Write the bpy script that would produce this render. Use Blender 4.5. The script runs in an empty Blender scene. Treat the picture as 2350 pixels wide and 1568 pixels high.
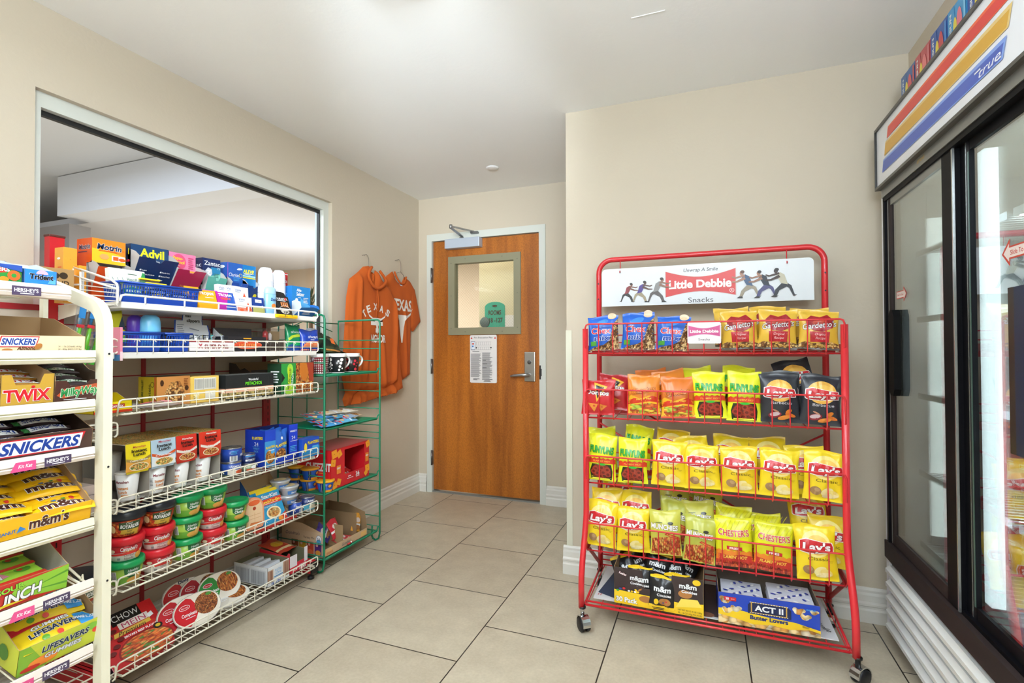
import bpy, bmesh, math, random
from mathutils import Vector, Matrix, noise
from math import sin, cos, pi, radians

SC = bpy.context.scene
COL = SC.collection

# ------------------------------------------------------------------ camera
cam_d = bpy.data.cameras.new('camera')
cam_d.sensor_width = 36.0
cam_d.lens = 1149.18 / 2350 * 36.0
cam_d.clip_start = 0.02
cam_o = bpy.data.objects.new('camera', cam_d)
COL.objects.link(cam_o)
YAW, PITCH, ROLL = 0.365905, 0.0145218, -0.0033798
_f = Vector((-sin(YAW) * cos(PITCH), cos(YAW) * cos(PITCH), sin(PITCH)))
_r = Vector((cos(YAW), sin(YAW), 0))
_u = _r.cross(_f)
_r2 = _r * cos(ROLL) + _u * sin(ROLL)
_u2 = -_r * sin(ROLL) + _u * cos(ROLL)
cam_o.matrix_world = Matrix(((_r2.x, _u2.x, -_f.x, 0), (_r2.y, _u2.y, -_f.y, 0), (_r2.z, _u2.z, -_f.z, 1.16), (0, 0, 0, 1)))
SC.camera = cam_o

# ------------------------------------------------------------------ world, view, large lights
W = bpy.data.worlds.new('world'); SC.world = W
W.use_nodes = True
W.node_tree.nodes['Background'].inputs[0].default_value = (0.95, 0.97, 1.0, 1)
W.node_tree.nodes['Background'].inputs[1].default_value = 0.6
SC.view_settings.view_transform = 'Standard'
SC.view_settings.look = 'None'
SC.view_settings.gamma = 1.0
SC.view_settings.use_curve_mapping = False
SC.view_settings.exposure = 0.45


def area(name, loc, size, power, color=(1, 1, 1), rot=(0, 0, 0)):
    d = bpy.data.lights.new(name, 'AREA')
    d.shape = 'RECTANGLE'; d.size, d.size_y = size
    d.energy = power; d.color = color
    o = bpy.data.objects.new(name, d); COL.objects.link(o)
    o.location = loc; o.rotation_euler = rot
    return o


# light of the ceiling fixture and an added unseen one at the rear (lamp bodies are built below), of the lobby and of the corridor
LC = (0.77, 0.885, 1.0)
area('ceiling_lamp_light', (-0.86, 0.72, 2.28), (0.28, 1.15), 13.5, LC)
area('ceiling_lamp_light', (-0.60, -1.30, 2.28), (0.28, 1.15), 28, LC)
# added unseen fill lights, standing in for a flash bounced off the ceiling
area('bounced_flash', (0.15, -0.45, 1.80), (0.7, 0.7), 86, LC, (radians(166), 0, radians(12)))
_sd = bpy.data.lights.new('bounced_flash', 'SPOT'); _sd.energy = 165; _sd.spot_size = radians(32); _sd.spot_blend = 0.9; _sd.shadow_soft_size = 0.1; _sd.color = LC
_so = bpy.data.objects.new('bounced_flash', _sd); COL.objects.link(_so); _so.location = (-0.55, -0.25, 1.62)
_so.rotation_mode = 'QUATERNION'; _so.rotation_quaternion = (Vector((-1.42, 3.25, 2.47)) - _so.location).to_track_quat('-Z', 'Y')
_sd = bpy.data.lights.new('umbrella_flash', 'SPOT'); _sd.energy = 260; _sd.spot_size = radians(42); _sd.spot_blend = 1.0; _sd.shadow_soft_size = 0.35; _sd.color = (0.95, 0.98, 1.0)  # added unseen spot that brightens the back left of the room
_so = bpy.data.objects.new('umbrella_flash', _sd); COL.objects.link(_so); _so.location = (-0.35, -0.5, 1.95)
_so.rotation_mode = 'QUATERNION'; _so.rotation_quaternion = (Vector((-1.95, 3.2, 1.35)) - _so.location).to_track_quat('-Z', 'Y')
area('lobby_light', (-4.4, 0.8, 2.9), (2.0, 2.0), 150, (0.80, 0.90, 1.0))
area('lobby_light', (-4.4, 5.0, 2.5), (2.0, 1.6), 95, (0.95, 0.95, 0.95))
area('lobby_uplight', (-5.0, 4.9, 1.7), (1.5, 1.5), 11, (1.0, 0.97, 0.96), (radians(180), 0, 0))  # added unseen fill, aimed up to brighten the lower lobby ceiling
area('corridor_light', (-1.9, 4.0, 2.65), (0.5, 0.3), 9, (1.0, 0.97, 0.85))

# ------------------------------------------------------------------ materials
MATS = {}


def lin(c):
    return c / 12.92 if c <= 0.04045 else ((c + 0.055) / 1.055) ** 2.4


def hexc(h):
    h = h.lstrip('#')
    return tuple(lin(int(h[i:i + 2], 16) / 255) for i in (0, 2, 4)) + (1,)


def mt(h, rough=0.5, metal=0.0, coat=0.0, emit=0.0, name=None):
    key = ('s', h, rough, metal, coat, emit)
    if key in MATS:
        return MATS[key]
    m = bpy.data.materials.new(name or 'paint_' + h.lstrip('#'))
    m.use_nodes = True
    b = m.node_tree.nodes['Principled BSDF']
    c = hexc(h)
    b.inputs['Base Color'].default_value = c
    b.inputs['Roughness'].default_value = rough
    b.inputs['Metallic'].default_value = metal
    b.inputs['Coat Weight'].default_value = coat
    if emit:
        b.inputs['Emission Color'].default_value = c
        b.inputs['Emission Strength'].default_value = emit
    m.diffuse_color = c
    MATS[key] = m
    return m


def gloss(h):
    return mt(h, 0.28)


def nt(m):
    return m.node_tree.nodes, m.node_tree.links, m.node_tree.nodes['Principled BSDF']


def bumpy(h, scale, strength, rough=0.7, name='plaster', detail=4, dist=0.01, var=0.0):
    key = ('b', h, scale, strength, rough, name)
    if key in MATS:
        return MATS[key]
    m = bpy.data.materials.new(name); m.use_nodes = True
    N, L, b = nt(m)
    c = hexc(h)
    b.inputs['Base Color'].default_value = c
    b.inputs['Roughness'].default_value = rough
    t = N.new('ShaderNodeTexCoord'); n = N.new('ShaderNodeTexNoise')
    n.inputs['Scale'].default_value = scale; n.inputs['Detail'].default_value = detail
    bp = N.new('ShaderNodeBump'); bp.inputs['Strength'].default_value = strength; bp.inputs['Distance'].default_value = dist
    L.new(t.outputs['Object'], n.inputs['Vector']); L.new(n.outputs['Fac'], bp.inputs['Height']); L.new(bp.outputs['Normal'], b.inputs['Normal'])
    if var:
        n2 = N.new('ShaderNodeTexNoise'); n2.inputs['Scale'].default_value = 3.0; n2.inputs['Detail'].default_value = 6
        r = N.new('ShaderNodeValToRGB')
        r.color_ramp.elements[0].position = 0.3; r.color_ramp.elements[1].position = 0.7
        r.color_ramp.elements[0].color = tuple(x * (1 - var) for x in c[:3]) + (1,)
        r.color_ramp.elements[1].color = tuple(min(1, x * (1 + var)) for x in c[:3]) + (1,)
        L.new(t.outputs['Object'], n2.inputs['Vector']); L.new(n2.outputs['Fac'], r.inputs['Fac']); L.new(r.outputs['Color'], b.inputs['Base Color'])
    m.diffuse_color = c
    MATS[key] = m
    return m


def food(cols, scale=60, rough=0.5, name='printed_food', stretch=(1, 1, 1)):
    """printed picture of loose food: voronoi cells in the given colours"""
    key = ('f', tuple(cols), scale, stretch)
    if key in MATS:
        return MATS[key]
    m = bpy.data.materials.new(name); m.use_nodes = True
    N, L, b = nt(m)
    t = N.new('ShaderNodeTexCoord'); mp = N.new('ShaderNodeMapping'); mp.inputs['Scale'].default_value = stretch
    v = N.new('ShaderNodeTexVoronoi'); v.inputs['Scale'].default_value = scale
    ns = N.new('ShaderNodeTexNoise'); ns.inputs['Scale'].default_value = scale * 1.5
    sep = N.new('ShaderNodeSeparateColor')
    r = N.new('ShaderNodeValToRGB')
    e = r.color_ramp.elements
    k = len(cols)
    e[0].position = 0.0; e[0].color = hexc(cols[0])
    e[1].position = (k - 1) / k; e[1].color = hexc(cols[-1])
    for i in range(1, k - 1):
        x = e.new(i / k); x.color = hexc(cols[i])
    r.color_ramp.interpolation = 'CONSTANT' if k > 2 else 'LINEAR'
    mx = N.new('ShaderNodeMix'); mx.data_type = 'RGBA'; mx.blend_type = 'MULTIPLY'
    mx.inputs[0].default_value = 0.8
    r2 = N.new('ShaderNodeValToRGB')
    r2.color_ramp.elements[0].color = (1, 1, 1, 1); r2.color_ramp.elements[1].color = (0.25, 0.2, 0.15, 1)
    r2.color_ramp.elements[0].position = 0.35; r2.color_ramp.elements[1].position = 0.95
    mul = N.new('ShaderNodeMath'); mul.operation = 'MULTIPLY'; mul.inputs[1].default_value = 1.2
    L.new(t.outputs['Object'], mp.inputs['Vector'])
    L.new(mp.outputs['Vector'], v.inputs['Vector'])
    L.new(v.outputs['Color'], sep.inputs['Color'])
    L.new(sep.outputs['Red'], r.inputs['Fac'])
    L.new(v.outputs['Distance'], mul.inputs[0]); L.new(mul.outputs[0], r2.inputs['Fac'])
    L.new(r.outputs['Color'], mx.inputs[6]); L.new(r2.outputs['Color'], mx.inputs[7])
    L.new(mx.outputs[2], b.inputs['Base Color'])
    b.inputs['Roughness'].default_value = rough
    m.diffuse_color = hexc(cols[len(cols) // 2])
    MATS[key] = m
    return m


def glass(name='clear_glass', color=(1, 1, 1, 1), rough=0.0, alpha=0.12, power=4.0):
    """thin pane: mostly clear, with fresnel reflection"""
    key = ('g', name)
    if key in MATS:
        return MATS[key]
    m = bpy.data.materials.new(name); m.use_nodes = True
    N = m.node_tree.nodes; L = m.node_tree.links
    for n in list(N):
        N.remove(n)
    out = N.new('ShaderNodeOutputMaterial'); mix = N.new('ShaderNodeMixShader')
    tr = N.new('ShaderNodeBsdfTransparent'); gl = N.new('ShaderNodeBsdfGlossy'); fr = N.new('ShaderNodeLayerWeight')
    tr.inputs['Color'].default_value = color
    gl.inputs['Roughness'].default_value = rough
    fr.inputs['Blend'].default_value = 0.5
    pw = N.new('ShaderNodeMath'); pw.operation = 'POWER'; pw.inputs[1].default_value = power
    mul = N.new('ShaderNodeMath'); mul.operation = 'MULTIPLY_ADD'; mul.inputs[1].default_value = 0.9; mul.inputs[2].default_value = alpha
    mul.use_clamp = True
    L.new(fr.outputs['Facing'], pw.inputs[0]); L.new(pw.outputs[0], mul.inputs[0]); L.new(mul.outputs[0], mix.inputs[0])
    L.new(tr.outputs[0], mix.inputs[1]); L.new(gl.outputs[0], mix.inputs[2]); L.new(mix.outputs[0], out.inputs['Surface'])
    MATS[key] = m
    return m


# ------------------------------------------------------------------ text and 2-D shapes
_TX = {}


def text2d(s, bold=0.0, shear=0.0, space=1.0):
    """flat letters, cap height 1, baseline 0, left edge 0 -> verts, faces, width"""
    key = (s, round(bold, 4), shear, space)
    if key in _TX:
        return _TX[key]
    cu = bpy.data.curves.new('txt', 'FONT'); cu.body = s; cu.size = 1.0
    cu.offset = bold; cu.shear = shear; cu.resolution_u = 4; cu.space_character = space
    ob = bpy.data.objects.new('txt', cu); COL.objects.link(ob)
    dg = bpy.context.evaluated_depsgraph_get(); dg.update()
    me = ob.evaluated_get(dg).to_mesh()
    vs = [(v.co.x, v.co.y) for v in me.vertices]
    fs = [tuple(p.vertices) for p in me.polygons]
    ob.evaluated_get(dg).to_mesh_clear()
    bpy.data.objects.remove(ob); bpy.data.curves.remove(cu)
    if not vs:
        _TX[key] = ([], [], 1.0); return _TX[key]
    x0 = min(v[0] for v in vs); x1 = max(v[0] for v in vs)
    CAP = 0.729
    vs = [((x - x0) / CAP, y / CAP) for x, y in vs]
    _TX[key] = (vs, fs, (x1 - x0) / CAP)
    return _TX[key]


def T(s, cx, cy, h, m, w=None, bold=0.0, sh=0.0, o=None, ow=0.03, rot=0.0, arc=0.0, grow=0.0, sp=1.0, cap=1.0):
    """lettering item: centre, cap height, material; w fits the width; o = outline material"""
    bold = min(bold, 0.035)
    return ('t', s, cx, cy, h, m, w, bold, sh, o, min(ow, 0.03), rot, arc, grow, sp)


def R(x, y, w, h, m):
    return ('p', [(x, y), (x + w, y), (x + w, y + h), (x, y + h)], m)


def P(pts, m):
    return ('p', pts, m)


def EL(cx, cy, rx, ry, m, n=20, rot=0.0, a0=0, a1=360):
    pts = []
    full = (a1 - a0) >= 360
    k = n if full else n + 1
    for i in range(k):
        a = radians(a0 + (a1 - a0) * i / n)
        x, y = rx * cos(a), ry * sin(a)
        pts.append((cx + x * cos(radians(rot)) - y * sin(radians(rot)), cy + x * sin(radians(rot)) + y * cos(radians(rot))))
    return ('p', pts, m)


def lines(x, y, w, h, n, m, jitter=0.3, seed=1, th=0.45):
    """rows of fine print"""
    rnd = random.Random(seed)
    return [R(x, y + h * (n - 1 - i) / n + h / n * 0.25, w * (1 - rnd.random() * jitter), h / n * th, m) for i in range(n)]


def bars(x, y, w, h, n, m, seed=1):
    rnd = random.Random(seed); out = []
    for i in range(n):
        out.append(R(x + w * i / n, y, w / n * (0.3 + 0.4 * rnd.random()), h, m))
    return out


def items2d(items):
    """-> list of (verts2d, faces, material, layer)"""
    out = []; layer = 0
    for it in items:
        layer += 1
        if it[0] == 'p':
            pts = it[1]
            out.append((list(pts), [tuple(range(len(pts)))], it[2], layer))
        else:
            _, s, cx, cy, h, m, w, bold, sh, o, ow, rot, arc, grow, sp = it
            passes = []
            if o is not None:
                passes.append((o, bold + ow))
            passes.append((m, bold))
            _, _, bw = text2d(s, 0.0, sh, sp)
            for mm, bo in passes:
                vs, fs, tw = text2d(s, bo, sh, sp)
                sx = h if w is None else w / bw
                V = []
                for x, y in vs:
                    xx = (x - tw / 2) * sx; yy = (y - 0.5) * h
                    if grow:
                        yy *= 1 + grow * abs(2 * xx / (tw * sx))
                    if arc:
                        a = xx / arc; rr = arc + yy
                        xx, yy = rr * sin(a), rr * cos(a) - arc
                    if rot:
                        a = radians(rot)
                        xx, yy = xx * cos(a) - yy * sin(a), xx * sin(a) + yy * cos(a)
                    V.append((cx + xx, cy + yy))
                out.append((V, fs, mm, layer)); layer += 1
    return out


# ------------------------------------------------------------------ mesh builder
class B:
    def __init__(s):
        s.v = []; s.f = []; s.m = []; s.mats = []; s.sm = []; s.M = None

    def mi(s, m):
        if m not in s.mats:
            s.mats.append(m)
        return s.mats.index(m)

    def add(s, vs, fs, m, smooth=False):
        b = len(s.v)
        if s.M is not None:
            vs = [s.M @ Vector(v) for v in vs]
        s.v.extend([tuple(v) for v in vs])
        if not isinstance(m, (list, tuple)):
            i = s.mi(m); ms = [i] * len(fs)
        else:
            ms = [s.mi(x) for x in m]
        for f, i in zip(fs, ms):
            s.f.append(tuple(b + k for k in f)); s.m.append(i); s.sm.append(smooth)
        return s

    def box(s, x0, x1, y0, y1, z0, z1, m, faces=None):
        """faces: dict with -x +x -y +y -z +z giving a material of its own"""
        vs = [(x0, y0, z0), (x1, y0, z0), (x1, y1, z0), (x0, y1, z0), (x0, y0, z1), (x1, y0, z1), (x1, y1, z1), (x0, y1, z1)]
        fs = [(0, 3, 2, 1), (4, 5, 6, 7), (0, 1, 5, 4), (1, 2, 6, 5), (2, 3, 7, 6), (3, 0, 4, 7)]
        ks = ['-z', '+z', '-y', '+x', '+y', '-x']
        ms = [(faces or {}).get(k, m) for k in ks]
        keep = [i for i in range(6) if ms[i] is not None]
        return s.add(vs, [fs[i] for i in keep], [ms[i] for i in keep])

    def bbox(s, x0, x1, y0, y1, z0, z1, m, r=0.004):
        """box with chamfered edges"""
        r = min(r, (x1 - x0) / 2.01, (y1 - y0) / 2.01, (z1 - z0) / 2.01)
        bm = bmesh.new()
        bmesh.ops.create_cube(bm, size=1.0)
        for v in bm.verts:
            v.co = Vector(((x0 + x1) / 2 + v.co.x * (x1 - x0), (y0 + y1) / 2 + v.co.y * (y1 - y0), (z0 + z1) / 2 + v.co.z * (z1 - z0)))
        bmesh.ops.bevel(bm, geom=bm.edges[:], offset=r, segments=2, affect='EDGES', profile=0.6)
        s.add([v.co.copy() for v in bm.verts], [[v.index for v in f.verts] for f in bm.faces], m)
        bm.free()
        return s

    def tube(s, pts, r, m, n=8, closed=False, caps=True):
        pts = [Vector(p) for p in pts]
        k = len(pts); vs = []; fs = []
        prev = None
        for i, p in enumerate(pts):
            if closed:
                t = (pts[(i + 1) % k] - pts[i - 1])
            else:
                t = pts[min(i + 1, k - 1)] - pts[max(i - 1, 0)]
            t.normalize()
            if prev is None:
                a = Vector((0, 0, 1)) if abs(t.z) < 0.9 else Vector((1, 0, 0))
                nrm = (a - t * a.dot(t)).normalized()
            else:
                nrm = prev - t * prev.dot(t)
                nrm = nrm.normalized() if nrm.length > 1e-6 else Vector((1, 0, 0))
            prev = nrm
            bn = t.cross(nrm)
            rr = r[i] if isinstance(r, (list, tuple)) else r
            for j in range(n):
                a = 2 * pi * j / n
                vs.append(p + (nrm * cos(a) + bn * sin(a)) * rr)
        for i in range(k if closed else k - 1):
            for j in range(n):
                a = i * n + j; b2 = i * n + (j + 1) % n
                c = ((i + 1) % k) * n + (j + 1) % n; d = ((i + 1) % k) * n + j
                fs.append((a, b2, c, d))
        if caps and not closed:
            fs.append(tuple(range(n - 1, -1, -1))); fs.append(tuple((k - 1) * n + j for j in range(n)))
        return s.add(vs, fs, m, smooth=n > 5)

    def wire(s, a, b, r, m, n=6):
        return s.tube([a, b], r, m, n)

    def rtube(s, pts, w, d, m, up=(0, 1, 0)):
        """rectangular tube along pts; w across 'up' x t, d along up"""
        pts = [Vector(p) for p in pts]; up = Vector(up); vs = []; fs = []
        k = len(pts)
        for i, p in enumerate(pts):
            t = (pts[min(i + 1, k - 1)] - pts[max(i - 1, 0)]).normalized()
            side = t.cross(up).normalized()
            for a, b in ((-1, -1), (1, -1), (1, 1), (-1, 1)):
                vs.append(p + side * (a * w / 2) + up * (b * d / 2))
        for i in range(k - 1):
            for j in range(4):
                fs.append((i * 4 + j, i * 4 + (j + 1) % 4, i * 4 + 4 + (j + 1) % 4, i * 4 + 4 + j))
        fs.append((3, 2, 1, 0)); fs.append(tuple((k - 1) * 4 + j for j in range(4)))
        return s.add(vs, fs, m)

    def lathe(s, prof, m, n=24, c=(0, 0, 0), sx=1.0, sy=1.0, axis='z', smooth=True, mats=None):
        """prof [(r,z)...] bottom to top; mats: material per band"""
        vs = []; fs = []; ms = []
        for r, z in prof:
            for j in range(n):
                a = 2 * pi * j / n
                x, y = r * cos(a) * sx, r * sin(a) * sy
                if axis == 'z':
                    q = (c[0] + x, c[1] + y, c[2] + z)
                elif axis == 'y':
                    q = (c[0] + x, c[1] + z, c[2] - y)
                else:
                    q = (c[0] + z, c[1] + x, c[2] + y)
                vs.append(q)
        for i in range(len(prof) - 1):
            for j in range(n):
                fs.append((i * n + j, i * n + (j + 1) % n, (i + 1) * n + (j + 1) % n, (i + 1) * n + j))
                ms.append(mats[i] if mats else m)
        if prof[0][0] > 1e-6:
            fs.append(tuple(range(n - 1, -1, -1))); ms.append(mats[0] if mats else m)
        if prof[-1][0] > 1e-6:
            fs.append(tuple((len(prof) - 1) * n + j for j in range(n))); ms.append(mats[-1] if mats else m)
        return s.add(vs, fs, ms, smooth)

    def prism(s, poly, d, m, plane='xz', base=0.0, faces=None):
        """extrude a 2-D polygon (ccw) by d; plane xz -> depth along +y, yz -> depth along +x, xy -> +z"""
        n = len(poly)

        def q(p, t):
            if plane == 'xz':
                return (p[0], base + t, p[1])
            if plane == 'yz':
                return (base + t, p[0], p[1])
            return (p[0], p[1], base + t)
        vs = [q(p, 0) for p in poly] + [q(p, d) for p in poly]
        fs = [tuple(range(n - 1, -1, -1)), tuple(range(n, 2 * n))] + [(i, (i + 1) % n, n + (i + 1) % n, n + i) for i in range(n)]
        return s.add(vs, fs, m)

    def deco(s, frame, items, off=0.0005, step=0.00018, fn=None, fine=0.0):
        """printed flat shapes. frame: 4x4 whose x,y are the face axes and z its normal.
        fn(u,v)->(x,y,z) lays them on a curved face instead"""
        i2 = items2d(items)
        step = min(step, 0.0035 / max(1, len(i2)))
        for V, F, m, layer in i2:
            if not V:
                continue
            d = off + step * layer
            if fn is None:
                s.add([frame @ Vector((x, y, d)) for x, y in V], F, m)
            else:
                bm = bmesh.new()
                bv = [bm.verts.new((x, y, 0)) for x, y in V]
                for f in F:
                    if len(set(f)) == len(f):
                        try:
                            bm.faces.new([bv[i] for i in f])
                        except ValueError:
                            pass
                if fine:
                    for _ in range(5):
                        bmesh.ops.triangulate(bm, faces=[f for f in bm.faces if len(f.verts) > 3])
                        es = [e for e in bm.edges if e.calc_length() > fine]
                        if not es:
                            break
                        bmesh.ops.subdivide_edges(bm, edges=es, cuts=1)
                bm.verts.index_update()
                s.add([fn(v.co.x, v.co.y, d) for v in bm.verts], [[v.index for v in f.verts] for f in bm.faces], m)
                bm.free()
        return s

    def build(s, name, parent=None, loc=None, rz=0.0):
        me = bpy.data.meshes.new(name)
        me.from_pydata([tuple(v) for v in s.v], [], s.f)
        for m in s.mats:
            me.materials.append(m)
        for p, i, q in zip(me.polygons, s.m, s.sm):
            p.material_index = i; p.use_smooth = q
        me.update()
        o = bpy.data.objects.new(name, me); COL.objects.link(o)
        if parent:
            o.parent = parent
        if loc is not None:
            o.location = loc
        if rz:
            o.rotation_euler.z = rz
        return o


def sm(pts, k=5):
    """smooth a path of control points"""
    P_ = [Vector(p) for p in pts]; out = []
    for i in range(len(P_) - 1):
        a, b_, c, d = P_[max(i - 1, 0)], P_[i], P_[i + 1], P_[min(i + 2, len(P_) - 1)]
        for j in range(k):
            t = j / k
            out.append(0.5 * ((2 * b_) + (c - a) * t + (2 * a - 5 * b_ + 4 * c - d) * t * t + (3 * b_ - a - 3 * c + d) * t ** 3))
    return out + [P_[-1]]


def tag(o, label, cat, group=None, kind=None):
    o['label'] = label
    if cat:
        o['category'] = cat
    if group:
        o['group'] = group
    if kind:
        o['kind'] = kind
    return o


def empty(name, loc=(0, 0, 0), rz=0.0):
    o = bpy.data.objects.new(name, None); COL.objects.link(o)
    o.location = loc; o.rotation_euler.z = rz; o.empty_display_size = 0.05
    return o


def struct(o, label=None):
    o['kind'] = 'structure'
    if label:
        o['label'] = label
    return o


def copy_tree(o, loc=None, rot=None, label=None, group=None, parent=None, scale=None):
    c = o.copy(); COL.objects.link(c)
    if parent is not None:
        c.parent = parent
    if loc is not None:
        c.location = loc
    if rot is not None:
        c.rotation_euler = rot
    if scale is not None:
        c.scale = scale
    if label:
        c['label'] = label
    if group:
        c['group'] = group
    for ch in list(CH.get(o.name, [])):
        d = copy_tree(ch, parent=c)
    return c


CH = {}


def reg(root, *parts):
    CH.setdefault(root.name, []).extend(parts)
    return root


def FX(x, y0, z0):
    """face looking to +x (the left wall's goods seen from the aisle): u runs along +y, v up"""
    return Matrix(((0, 0, 1, x), (1, 0, 0, y0), (0, 1, 0, z0), (0, 0, 0, 1)))


def FNY(x0, y, z0):
    """face looking to -y (towards the camera): u runs along +x, v up"""
    return Matrix(((1, 0, 0, x0), (0, 0, -1, y), (0, 1, 0, z0), (0, 0, 0, 1)))


def FNX(x, y0, z0):
    """face looking to -x (the cooler): u runs along -y, v up"""
    return Matrix(((0, 0, -1, x), (-1, 0, 0, y0), (0, 1, 0, z0), (0, 0, 0, 1)))


def FZ(x0, y0, z):
    """face looking up: u along +y, v along -x"""
    return Matrix(((0, -1, 0, x0), (1, 0, 0, y0), (0, 0, 1, z), (0, 0, 0, 1)))

# ================================================================== THE ROOM
CEIL = 2.394
XL, XR, YB, YF, XC = -2.197, 0.811, 3.583, 2.54, -0.668
wallm = bumpy('#c8bda9', 70, 0.2, 0.75, 'wall_paint', dist=0.003)
ceilm = bumpy('#f3f3f1', 60, 0.16, 0.85, 'ceiling_texture', dist=0.003)
trimm = mt('#dcdad2', 0.4)
framem = bumpy('#cfd3cb', 8, 0.02, 0.45, 'frame_paint')

# floor
fm = bpy.data.materials.new('floor_tile'); fm.use_nodes = True
N, L, b = nt(fm)
tc = N.new('ShaderNodeTexCoord')
sx = N.new('ShaderNodeSeparateXYZ'); cb = N.new('ShaderNodeCombineXYZ')
ax = N.new('ShaderNodeMath'); ax.operation = 'ADD'; ax.inputs[1].default_value = 20.094
ay = N.new('ShaderNodeMath'); ay.operation = 'ADD'; ay.inputs[1].default_value = 20.146
L.new(tc.outputs['Object'], sx.inputs[0])
L.new(sx.outputs['X'], ax.inputs[0]); L.new(sx.outputs['Y'], ay.inputs[0])
L.new(ay.outputs[0], cb.inputs['X']); L.new(ax.outputs[0], cb.inputs['Y'])
br = N.new('ShaderNodeTexBrick')
br.inputs['Scale'].default_value = 1.0
br.inputs['Brick Width'].default_value = 0.5075; br.inputs['Row Height'].default_value = 0.506
br.inputs['Mortar Size'].default_value = 0.0026; br.inputs['Mortar Smooth'].default_value = 0.1
br.inputs['Bias'].default_value = 0.0; br.offset = 0.5; br.offset_frequency = 2; br.squash = 1.0
br.inputs['Color1'].default_value = hexc('#c3baa6'); br.inputs['Color2'].default_value = hexc('#bdb39f'); br.inputs['Mortar'].default_value = hexc('#2e2a24')
L.new(cb.outputs[0], br.inputs['Vector'])
n1 = N.new('ShaderNodeTexNoise'); n1.inputs['Scale'].default_value = 9; n1.inputs['Detail'].default_value = 8; n1.inputs['Roughness'].default_value = 0.65
n2 = N.new('ShaderNodeTexNoise'); n2.inputs['Scale'].default_value = 90; n2.inputs['Detail'].default_value = 3
L.new(tc.outputs['Object'], n1.inputs['Vector']); L.new(tc.outputs['Object'], n2.inputs['Vector'])
rp = N.new('ShaderNodeValToRGB'); rp.color_ramp.elements[0].position = 0.3; rp.color_ramp.elements[1].position = 0.75
rp.color_ramp.elements[0].color = (0.86, 0.83, 0.79, 1); rp.color_ramp.elements[1].color = (1.08, 1.06, 1.02, 1)
L.new(n1.outputs['Fac'], rp.inputs['Fac'])
rp2 = N.new('ShaderNodeValToRGB'); rp2.color_ramp.elements[0].position = 0.35; rp2.color_ramp.elements[1].position = 0.65
rp2.color_ramp.elements[0].color = (0.95, 0.94, 0.93, 1); rp2.color_ramp.elements[1].color = (1.03, 1.03, 1.03, 1)
L.new(n2.outputs['Fac'], rp2.inputs['Fac'])
m1 = N.new('ShaderNodeMix'); m1.data_type = 'RGBA'; m1.blend_type = 'MULTIPLY'; m1.inputs[0].default_value = 1
m2 = N.new('ShaderNodeMix'); m2.data_type = 'RGBA'; m2.blend_type = 'MULTIPLY'; m2.inputs[0].default_value = 1
L.new(br.outputs['Color'], m1.inputs[6]); L.new(rp.outputs['Color'], m1.inputs[7])
L.new(m1.outputs[2], m2.inputs[6]); L.new(rp2.outputs['Color'], m2.inputs[7])
L.new(m2.outputs[2], b.inputs['Base Color'])
b.inputs['Roughness'].default_value = 0.42
bp = N.new('ShaderNodeBump'); bp.inputs['Strength'].default_value = 0.25; bp.inputs['Distance'].default_value = 0.002; bp.invert = True
L.new(br.outputs['Fac'], bp.inputs['Height']); L.new(bp.outputs['Normal'], b.inputs['Normal'])
g = B(); g.box(-9.5, 2.2, -3.2, 8.5, -0.1, 0.0, fm); struct(g.build('floor'))

g = B(); g.box(XL - 0.12, 1.75, -3.0, YB + 0.14, CEIL, CEIL + 0.1, ceilm); struct(g.build('ceiling'))

# left wall with the window opening
WY0, WY1, WZ0, WZ1 = 1.038, 2.549, 0.95, 2.093
g = B()
g.box(XL - 0.12, XL, -3.0, WY0, 0, CEIL, wallm)
g.box(XL - 0.12, XL, WY1, YB + 0.14, 0, CEIL, wallm)
g.box(XL - 0.12, XL, WY0, WY1, 0, WZ0, wallm)
g.box(XL - 0.12, XL, WY0, WY1, WZ1, CEIL, wallm)
struct(g.build('wall_left'))

# back wall with the door opening
DX0, DX1, DZ = -2.068, -1.150, 2.038
g = B()
g.box(XL, DX0 - 0.012, YB, YB + 0.14, 0, CEIL, wallm)
g.box(DX1 + 0.012, XC + 0.1, YB, YB + 0.14, 0, CEIL, wallm)
g.box(DX0 - 0.012, DX1 + 0.012, YB, YB + 0.14, DZ + 0.012, CEIL, wallm)
struct(g.build('wall_back'))
g = B(); g.box(XC, XC + 0.12, YF, YB, 0, CEIL, wallm); g.box(XC + 0.12, 1.75, YF, YF + 0.12, 0, CEIL, wallm)
struct(g.build('wall_front'))
g = B(); g.box(XR, 1.75, -3.0, YF, 2.30, CEIL, wallm); g.box(1.62, 1.75, -3.0, YF, 0, 2.30, wallm); g.box(XR, 1.62, -3.0, 0.55, 0, 2.3, wallm)
struct(g.build('wall_right'))
g = B(); g.box(XL, 1.62, -3.12, -3.0, 0, CEIL, wallm); struct(g.build('wall_rear'))

# corner guard strip on the projecting wall
g = B(); g.box(XC - 0.0035, XC, YF, YF + 0.03, 0.14, 1.255, mt('#d9d8c4', 0.5)); g.box(XC - 0.0035, XC + 0.028, YF - 0.0035, YF, 0.14, 1.255, mt('#d9d8c4', 0.5))
struct(g.build('trim_1'))


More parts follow.
